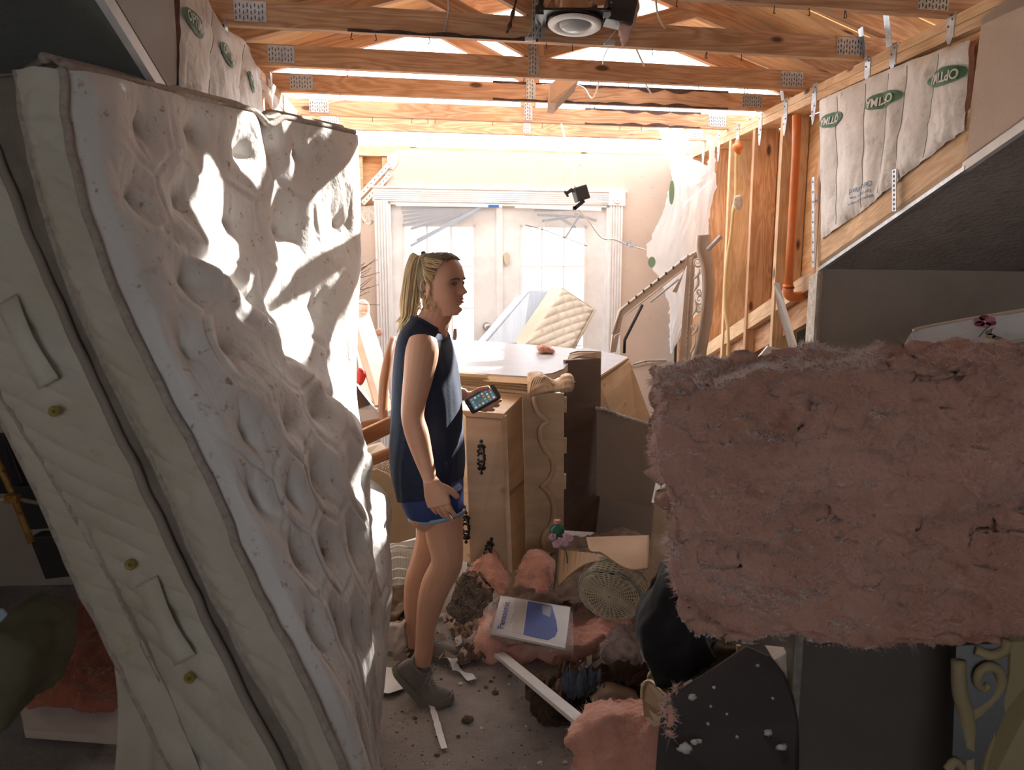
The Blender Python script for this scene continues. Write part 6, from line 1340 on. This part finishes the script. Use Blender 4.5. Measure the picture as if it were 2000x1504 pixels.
sheet([[(1276, 215, 5.3), (1283, 216, 5.3), (1290, 218, 5.3)], [(1298, 290, 5.2), (1308, 292, 5.2), (1322, 292, 5.2)], [(1312, 345, 5.1), (1345, 350, 5.05), (1395, 335, 5.0)], [(1292, 420, 5.0), (1345, 420, 4.95), (1388, 410, 4.95)], [(1264, 485, 4.95), (1330, 490, 4.9), (1384, 470, 4.95)],
       [(1275, 520, 4.95), (1335, 540, 4.9), (1385, 530, 4.95)], [(1305, 590, 4.95), (1345, 595, 4.92), (1378, 590, 4.95)], [(1308, 640, 4.95), (1322, 655, 4.95), (1340, 640, 4.95)], [(1309, 690, 4.95), (1314, 690, 4.95), (1318, 672, 4.95)]], 'main_sheet', '', 1, ps)
sheet([[(1376, 262, 5.05), (1384, 262, 5.0), (1392, 265, 5.0)], [(1385, 300, 5.0), (1390, 300, 5.0), (1397, 300, 5.0)], [(1372, 345, 5.0), (1382, 342, 5.0), (1396, 335, 5.0)], [(1330, 356, 5.02), (1360, 360, 5.0), (1392, 345, 5.0)]], 'torn_strip', '', 2, ps, 14, 30, .01)
sheet([[(1285, 222, 5.4), (1300, 226, 5.4), (1320, 240, 5.4)], [(1300, 255, 5.35), (1325, 262, 5.35), (1345, 262, 5.35)], [(1308, 285, 5.35), (1330, 288, 5.35), (1340, 285, 5.35)]], 'bunched_top', '', 3, ps, 24, 30, .05)
for (x, y, lx, ly) in ((1312, 376, 5, 22), (1273, 512, 7, 10)):
    c = P(x, y, 4.9); add('printed_green_oval', MB().prism([c + V((lx / 300 * cos(a), 0, ly / 300 * sin(a))) for a in [2 * pi * k / 20 for k in range(20)]], V((0, .0015, 0))), mat('faded_green', (.25, .42, .28), rough=.6), ps)
# stapled torn film at the left truss ends
sheet([[(503, 145, 3.55), (520, 165, 3.55), (540, 190, 3.6)], [(510, 160, 3.5), (522, 185, 3.5), (548, 215, 3.55)], [(520, 190, 3.5), (530, 212, 3.5), (552, 228, 3.55)]], 'torn_film', 'torn white film corner hanging at the left end of the trusses', 6, None, 16, 16, .02)
# ---------------------------------------------------------------- headboard: arched frame and carved post
OAKL = mat('pale_carved_oak', (.62, .50, .40), (.54, .42, .33), scale=6, rough=.45)
hb = T('headboard', 'pale broken headboard frame with carved scroll post in the far right corner', 'headboard', P(1340, 740, 4.45))
edge = [(1362, 458), (1372, 462), (1384, 488), (1392, 520), (1388, 560), (1390, 600), (1385, 640), (1376, 675), (1372, 705), (1362, 740)]
edgl = [(1364, 462), (1363, 488), (1372, 520), (1375, 560), (1372, 600), (1366, 640), (1360, 675), (1352, 705), (1348, 740)]
mb = MB(); mb.prism([P(x, y, 4.40) for x, y in [(1363, 460), (1385, 458), (1387, 492), (1391, 520), (1392, 570), (1387, 630), (1376, 690), (1374, 745), (1349, 745), (1353, 700), (1366, 640), (1372, 590), (1374, 550), (1369, 520), (1363, 490)]], V((.02, .035, 0))); add('curved_post_side', mb, OAKL, hb)
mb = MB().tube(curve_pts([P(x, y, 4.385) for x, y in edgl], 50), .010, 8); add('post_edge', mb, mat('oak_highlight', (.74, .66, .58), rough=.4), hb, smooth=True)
add('straight_rail', MB().prism([P(1343, 505, 4.42), P(1352, 500, 4.42), P(1340, 745, 4.40), P(1322, 745, 4.40)], V((.01, .03, 0))), OAKL, hb)
add('beaded_rail', MB().prism([P(1352, 500, 4.42), P(1356, 500, 4.42), P(1347, 745, 4.40), P(1341, 745, 4.40)], V((.01, .02, 0))), OAKL, hb)
mb = MB()
for k in range(60): y = 505 + k * 4; mb.ball(P(1350 - (y - 505) * .055, y, 4.405), .0045, 6, 4)
add('bead_row', mb, OAKL, hb, smooth=True, kind='stuff')
mb = MB()
for (cx, cy, s_, fl) in ((1362, 512, 9, 1), (1366, 585, 9, -1), (1363, 602, 7, 1), (1360, 636, 9, -1), (1352, 716, 10, 1), (1366, 570, 6, 1)):
    mb.tube([P(cx + fl * s_ * (1 - k / 26) * cos(k * .42), cy + s_ * 1.2 * (1 - k / 26) * sin(k * .42), 4.39) for k in range(24)], [.006 - .0002 * k for k in range(24)], 6)
for (a, b_) in (((1355, 545), (1366, 525)), ((1354, 570), (1364, 540)), ((1353, 615), (1358, 590)), ((1352, 655), (1362, 630)), ((1348, 690), (1358, 655))): mb.tube(curve_pts([P(*a, 4.39), P((a[0] + b_[0]) / 2 + 4, (a[1] + b_[1]) / 2, 4.385), P(*b_, 4.39)], 10), [.004 + .005 * sin(pi * k / 9) for k in range(10)], 6)
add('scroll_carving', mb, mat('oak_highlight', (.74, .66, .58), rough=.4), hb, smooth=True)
mb = MB().prism([P(1212, 606, 4.55), P(1340, 505, 4.45), P(1368, 490, 4.42), P(1370, 498, 4.42), P(1343, 518, 4.45), P(1217, 616, 4.55)], V((0, .03, 0))).prism([P(1211, 606, 4.55), P(1217, 614, 4.55), P(1203, 688, 4.6), P(1192, 688, 4.6), P(1196, 655, 4.58)], V((0, .03, 0))); add('arched_top_rail', mb, OAKL, hb)
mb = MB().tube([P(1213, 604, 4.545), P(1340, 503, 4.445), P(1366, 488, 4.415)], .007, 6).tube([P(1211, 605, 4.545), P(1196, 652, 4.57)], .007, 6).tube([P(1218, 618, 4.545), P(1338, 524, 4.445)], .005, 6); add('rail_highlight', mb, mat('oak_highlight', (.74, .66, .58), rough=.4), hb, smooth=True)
mb = MB()
for k in range(8): p = P(1228 + k * 14.5, 594 - k * 11.4, 4.53 - k * .012); mb.tube([p, p + V((0, 0, .016))], .006, 6)
add('screws', mb, mat('rusty_nail', (.10, .06, .04), rough=.6, metal=.5), hb)
add('fallen_slat', MB().prism([P(1200, 656, 4.5), P(1212, 650, 4.5), P(1211, 654, 4.5), P(1200, 662, 4.5)], V((0, .012, 0))), OAKL, hb)
add('wood_sliver', slabpx([(1343, 496, 4.35), (1347, 500, 4.35), (1322, 572, 4.35), (1313, 570, 4.35), (1334, 535, 4.35)], (.004, .02, 0)), OAKL, None, label='short broken stick propped against the headboard rail', cat='stick')
add('metal_rod', MB().tube([P(1382, 488, 4.36), P(1408, 462, 4.36)], .012, 10), mat('grey_rod', (.5, .5, .52), rough=.4), None, smooth=True, label='short grey rod sticking out right of the headboard top', cat='rod')
add('metal_rod', MB().tube([P(1270, 590, 4.45), P(1326, 545, 4.42)], .006, 8), mat('grey_rod', (.5, .5, .52), rough=.4), None, smooth=True, label='thin pale rod under the sloping headboard rail', cat='rod')
add('black_rod', MB().tube([P(1255, 595, 4.5), P(1220, 664, 4.5), P(1219, 690, 4.5)], .009, 8), BLACK, None, smooth=True, label='bent black rod in front of the cream wall, beneath the rail', cat='rod')
# ---------------------------------------------------------------- broken blinds on the doors
def blinds(nm, lab, head, slats):
    t = T(nm, lab, 'blind', head[0]); add('head_rail', MB().beam(head[0], head[1], .03, .025), WHITEP, t)
    for a, b_ in slats: add('slat', MB().beam(a, b_, .004, .022, up=(0, -.4, 1)), BLIND, t)
    return t
def qd(px, py, o=.06): return PW(px, py, WB) - NB * o
fan = [(qd(782, 408), qd(948, 402)), (qd(784, 416), qd(945, 404)), (qd(786, 424), qd(940, 405)), (qd(786, 432), qd(944, 403)), (qd(790, 440), qd(942, 404)), (qd(800, 448), qd(940, 405)), (qd(812, 470), qd(938, 406))]
bl1 = blinds('window_blind', 'collapsed blind fanned out on the left french door', (qd(772, 400), qd(977, 403)), fan)
add('bottom_rail', MB().beam(qd(800, 481), qd(941, 403), .02, .022, up=(0, 0, 1)), mat('rail_blue_grey', (.32, .38, .46), rough=.4), bl1); add('blue_clip', MB().beam(qd(950, 404, .08), qd(970, 404, .08), .01, .02), mat('clip_blue', (.03, .12, .35)), bl1)
fan = [(qd(1040, 412), qd(1150, 408)), (qd(1045, 420), qd(1140, 425)), (qd(1062, 418), qd(1062, 455)), (qd(1055, 432), qd(1105, 425)), (qd(1080, 420), qd(1120, 445)), (qd(1100, 465), qd(1128, 420)), (qd(1118, 418), qd(1160, 432))]
bl2 = blinds('window_blind', 'tangled blind remains at the top of the right french door', (qd(1003, 404), qd(1168, 410)), fan); add('cord_line', MB().tube([qd(1022, 440), qd(1060, 450), qd(1142, 481)], .004, 5), mat('cord_dark', (.12, .12, .12)), bl2)
# ---------------------------------------------------------------- chair, boards, plant and bits behind the woman
ch = T('armchair', 'brown wooden armchair with woven cane seat lying tipped behind the woman', 'chair', P(740, 1000, 3.6))
def bar(a, b_, w_, h_, nm='rail', m=CHAIRW): return add(nm, MB().beam(P(*a), P(*b_), w_, h_), m, ch)
add('curved_post', MB().tube(curve_pts([P(768, 660, 4.0), P(758, 700, 3.9), P(750, 750, 3.85), P(748, 800, 3.8), P(752, 830, 3.75)], 26), [.018 + .006 * sin(pi * k / 25) for k in range(26)], 10), CHAIRW, ch, smooth=True)
o = bar((676, 870, 3.5), (766, 828, 3.6), .03, .075, 'seat_rail'); bevel(o, .006)
o = bar((690, 838, 3.9), (768, 822, 3.9), .03, .055, 'back_rail'); bevel(o, .006)
o = bar((690, 912, 3.5), (775, 880, 3.55), .03, .05, 'lower_rail'); bevel(o, .006)
o = bar((684, 790, 3.95), (690, 860, 3.6), .03, .06, 'arm'); bevel(o, .006)
# cane: woven strands with holes
a0, a1, a2, a3 = P(716, 925, 3.48), P(768, 893, 3.52), P(790, 990, 3.30), P(782, 975, 3.28)
a2, a3 = P(792, 985, 3.4), P(752, 975, 3.34)
mb = MB()
for k in range(19):
    t_ = k / 18; mb.tube([a0.lerp(a1, t_), a3.lerp(a2, t_)], .0022, 4); mb.tube([a0.lerp(a3, t_), a1.lerp(a2, t_)], .0022, 4)
for k in range(-12, 13):
    s0 = max(0, k / 12); s1 = min(1, 1 + k / 12)
    if s1 > s0: mb.tube([a0.lerp(a1, s0).lerp(a3.lerp(a2, s0), s0 - k / 12), a0.lerp(a1, s1).lerp(a3.lerp(a2, s1), s1 - k / 12)], .0018, 4)
add('cane_seat', mb, mat('cane', (.20, .13, .08), (.28, .2, .12), scale=20), ch, kind='stuff')
add('cushion_scrap', slabpx([(700, 880, 3.6), (740, 868, 3.65), (752, 880, 3.6), (706, 905, 3.55)], (0, .05, 0)), mat('cream_cloth', (.62, .56, .46)), ch)
WB_ = mat('white_board_paint', (.80, .78, .74), rough=.5)  # even white of the leaning panel
add('leaning_board', slabpx([(684, 590, 4.6), (716, 600, 4.6), (745, 690, 4.3), (764, 800, 3.95), (744, 812, 3.95), (706, 760, 4.1)], (.0, .02, 0)), WB_, None, label='white painted panel leaning behind the chair beside the mattress', cat='board')
add('leaning_batten', MB().beam(P(676, 585, 4.3), P(738, 793, 3.9), .03, .02), mat('pinkish_wood', (.62, .44, .33), (.5, .34, .25), scale=8), None, label='thin brown batten leaning across the white panel', cat='board')
add('leaning_batten', MB().beam(P(712, 600, 4.7), P(748, 735, 4.4), .025, .02), WOODP, None, label='pale batten behind the white panel near the door casing', cat='board')
for (pts, lb, sd_) in (([(690, 592, 4.5), (705, 585, 4.5), (720, 596, 4.5), (718, 612, 4.5), (700, 612, 4.5)], 'pink insulation tuft on top of the leaning white panel', 61), ([(728, 645, 4.6), (742, 640, 4.6), (746, 655, 4.6), (732, 660, 4.6)], 'small pink tuft hanging by the door casing', 62)):
    fold('insulation_tuft', pts, lb, mat('insulation_white_pink', (.85, .78, .76), (.75, .42, .32), scale=12, rough=1, translucent=.4), (0, .06, 0), sd_, .015, .009, 14, fz=250)
fold('insulation_tuft', [(1048, 680, 4.1), (1060, 676, 4.1), (1078, 680, 4.1), (1088, 687, 4.1), (1075, 691, 4.1), (1055, 690, 4.1)], 'little salmon insulation tuft on top of the dresser', P2, (0, .08, 0), 63, .016, .008, 16, fz=250)
pt = T('dry_plant', 'bare twiggy plant with few dark leaves at the far mattress edge', 'plant', P(676, 600, 3.9))
mb = MB(); r9 = random.Random(2)
for k in range(20):
    y0 = r9.uniform(500, 590); l_ = r9.uniform(25, 75); a = r9.uniform(-.2, .95); p0 = (674 + r9.uniform(-4, 4), y0, 3.9); mb.tube(curve_pts([P(*p0), P(p0[0] + l_ * .5 * cos(a), y0 - l_ * .5 * sin(a) + 3, 3.88), P(p0[0] + l_ * cos(a), y0 - l_ * sin(a), 3.86)], 7), [.0028 - .0003 * i for i in range(7)], 5)
add('twigs', mb, mat('twig', (.10, .08, .05)), pt, kind='stuff')
LF_ = mat('leaf_dark', (.02, .055, .045), rough=.35)
for (x, y, s_, a) in ((685, 548, 10, .4), (684, 563, 11, 1.5), (681, 578, 8, 2.3), (690, 545, 6, 0)):
    c = P(x, y, 3.85); e = V((cos(a), -.2, sin(a))); f_ = V((-sin(a), .3, cos(a))); s_ = s_ / 400
    add('leaf', MB().prism([c + e * s_ * cos(t_) + f_ * s_ * .55 * sin(t_) for t_ in [2 * pi * j / 12 for j in range(12)]], V((0, .0015, 0))), LF_, pt)
add('red_object', MB().ball(P(704, 735, 4.0), (.028, .02, .045), 12, 8, fn=lambda d: 1 + .2 * noise.noise(d * 2)), mat('red_glossy', (.50, .03, .03), rough=.3), None, smooth=True, label='small bright red ornament by the chair behind the mattress', cat='ornament')
bars = MB().prism([P(695, 752, 3.98), P(725, 790, 3.95), P(735, 800, 3.9), P(690, 800, 3.9), P(684, 770, 3.95)], V((0, .06, 0))); add('dark_box', bars, WALNUT, None, label='dark brown box wedged behind the chair arm', cat='box')
# round cardboard sheet leaning low
pts = [(706, 938), (716, 922), (735, 916), (757, 926), (775, 948), (795, 972), (812, 1000), (812, 1050), (780, 1060), (752, 1062), (742, 1010), (722, 965)]
add('cardboard_sheet', MB().prism([P(x, y, 3.28) for x, y in pts], V((.0, .012, 0))), mat('cardboard', (.36, .255, .155), (.31, .215, .125), scale=4, rough=.8), None, label='rounded tan cardboard sheet standing behind the woman\'s legs', cat='cardboard')
wb = T('wire_basket', 'white wire basket stacked behind the woman\'s legs', 'basket', P(780, 1140, 3.25)); mb = MB()
for r_ in (0, 22, 44, 62):
    mb.tube(curve_pts([P(752, 1078 + r_, 3.25), P(775, 1066 + r_ * 1.02, 3.15), P(800, 1070 + r_, 3.12), P(830, 1068 + r_, 3.3)], 14), .004, 6)
for k in range(26): x = 752 + k * 3; mb.tube([P(x, 1080 - k * .3, 3.2), P(x + 1, 1140 - k * .3, 3.2)], .002, 4)
add('wires', mb, mat('wire_white', (.60, .58, .52), rough=.4), wb)
add('white_box', slabpx([(765, 1062, 3.4), (812, 1054, 3.4), (815, 1190, 3.4), (768, 1190, 3.4)], (0, .2, 0)), WHITEP, None, label='off-white box half hidden under the cardboard sheet', cat='box')
add('chair_finial', MB().tube([P(888, 664, 4.45), P(889, 655, 4.45), P(889, 642, 4.45)], [.010, .012, .009], 10), WALNUT, None, label='small dark turned peg standing at the dresser top rear edge', cat='peg')
# ---------------------------------------------------------------- dark left corner
RUST = mat('rusty_yellow', (.46, .27, .05), (.30, .10, .03), scale=22, rough=.6, spots=[((.15, .04, .02), 30, .55, .62)])
rk = T('metal_rack', 'rusty yellow metal frame carrying black slabs at the left edge', 'rack', P(70, 1130, 3.3))
add('rusty_tube', MB().tube([P(-20, 860, 3.15), P(0, 910, 3.12), P(28, 975, 3.08), P(62, 1060, 3.05)], .013, 10), RUST, rk, smooth=True)
add('cross_tube', MB().tube([P(-10, 980, 3.1), P(20, 972, 3.08), P(85, 985, 3.2)], .009, 8), mat('cream_tube', (.55, .48, .33), rough=.5), rk, smooth=True)
add('clamp', MB().box(P(24, 974, 3.05), (.05, .03, .03)), RUST, rk)
for pts in ([(-30, 855, 3.4), (10, 855, 3.4), (45, 945, 3.35), (30, 965, 3.35), (-30, 965, 3.35)], [(26, 950, 3.3), (70, 950, 3.3), (105, 1032, 3.25), (46, 1036, 3.25)], [(56, 1050, 3.25), (112, 1047, 3.25), (150, 1125, 3.2), (88, 1132, 3.2)]):
    o = add('black_slab', MB().prism([P(*p) for p in pts], V((.02, .06, .01))), BLACK, rk); bevel(o, .004)
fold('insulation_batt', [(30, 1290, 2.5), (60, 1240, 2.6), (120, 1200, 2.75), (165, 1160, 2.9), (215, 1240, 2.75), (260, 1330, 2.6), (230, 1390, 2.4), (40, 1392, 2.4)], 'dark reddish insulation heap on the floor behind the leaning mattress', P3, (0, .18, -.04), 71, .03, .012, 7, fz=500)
add('drywall_strip', MB().prism([PZ(38, 1376, .10), PZ(240, 1372, .10), PZ(250, 1440, .06), PZ(48, 1425, .06)], V((0, 0, -.03))), DRY, None, label='cream board strip lying in the dark left corner', cat='board')
fold('rolled_blanket', [(-40, 1230, 1.9), (20, 1232, 1.9), (60, 1262, 1.9), (62, 1300, 1.88), (30, 1390, 1.82), (0, 1440, 1.78), (-60, 1450, 1.78)], 'olive green rolled blanket at the bottom left edge', mat('olive_cloth', (.15, .14, .085), (.11, .10, .06), scale=8, rough=.95), (0, .25, 0), 72, .02, .014, 5, 'blanket', 0)
fold('bottle_cap_blue', [(-20, 1190, 2.1), (4, 1188, 2.1), (14, 1205, 2.1), (8, 1222, 2.1), (-20, 1225, 2.1)], 'pale blue plastic scrap at the left edge above the blanket', mat('pale_blue', (.35, .48, .60), rough=.4), (0, .02, 0), 73, .004, .006, 5, 'plastic', 0)
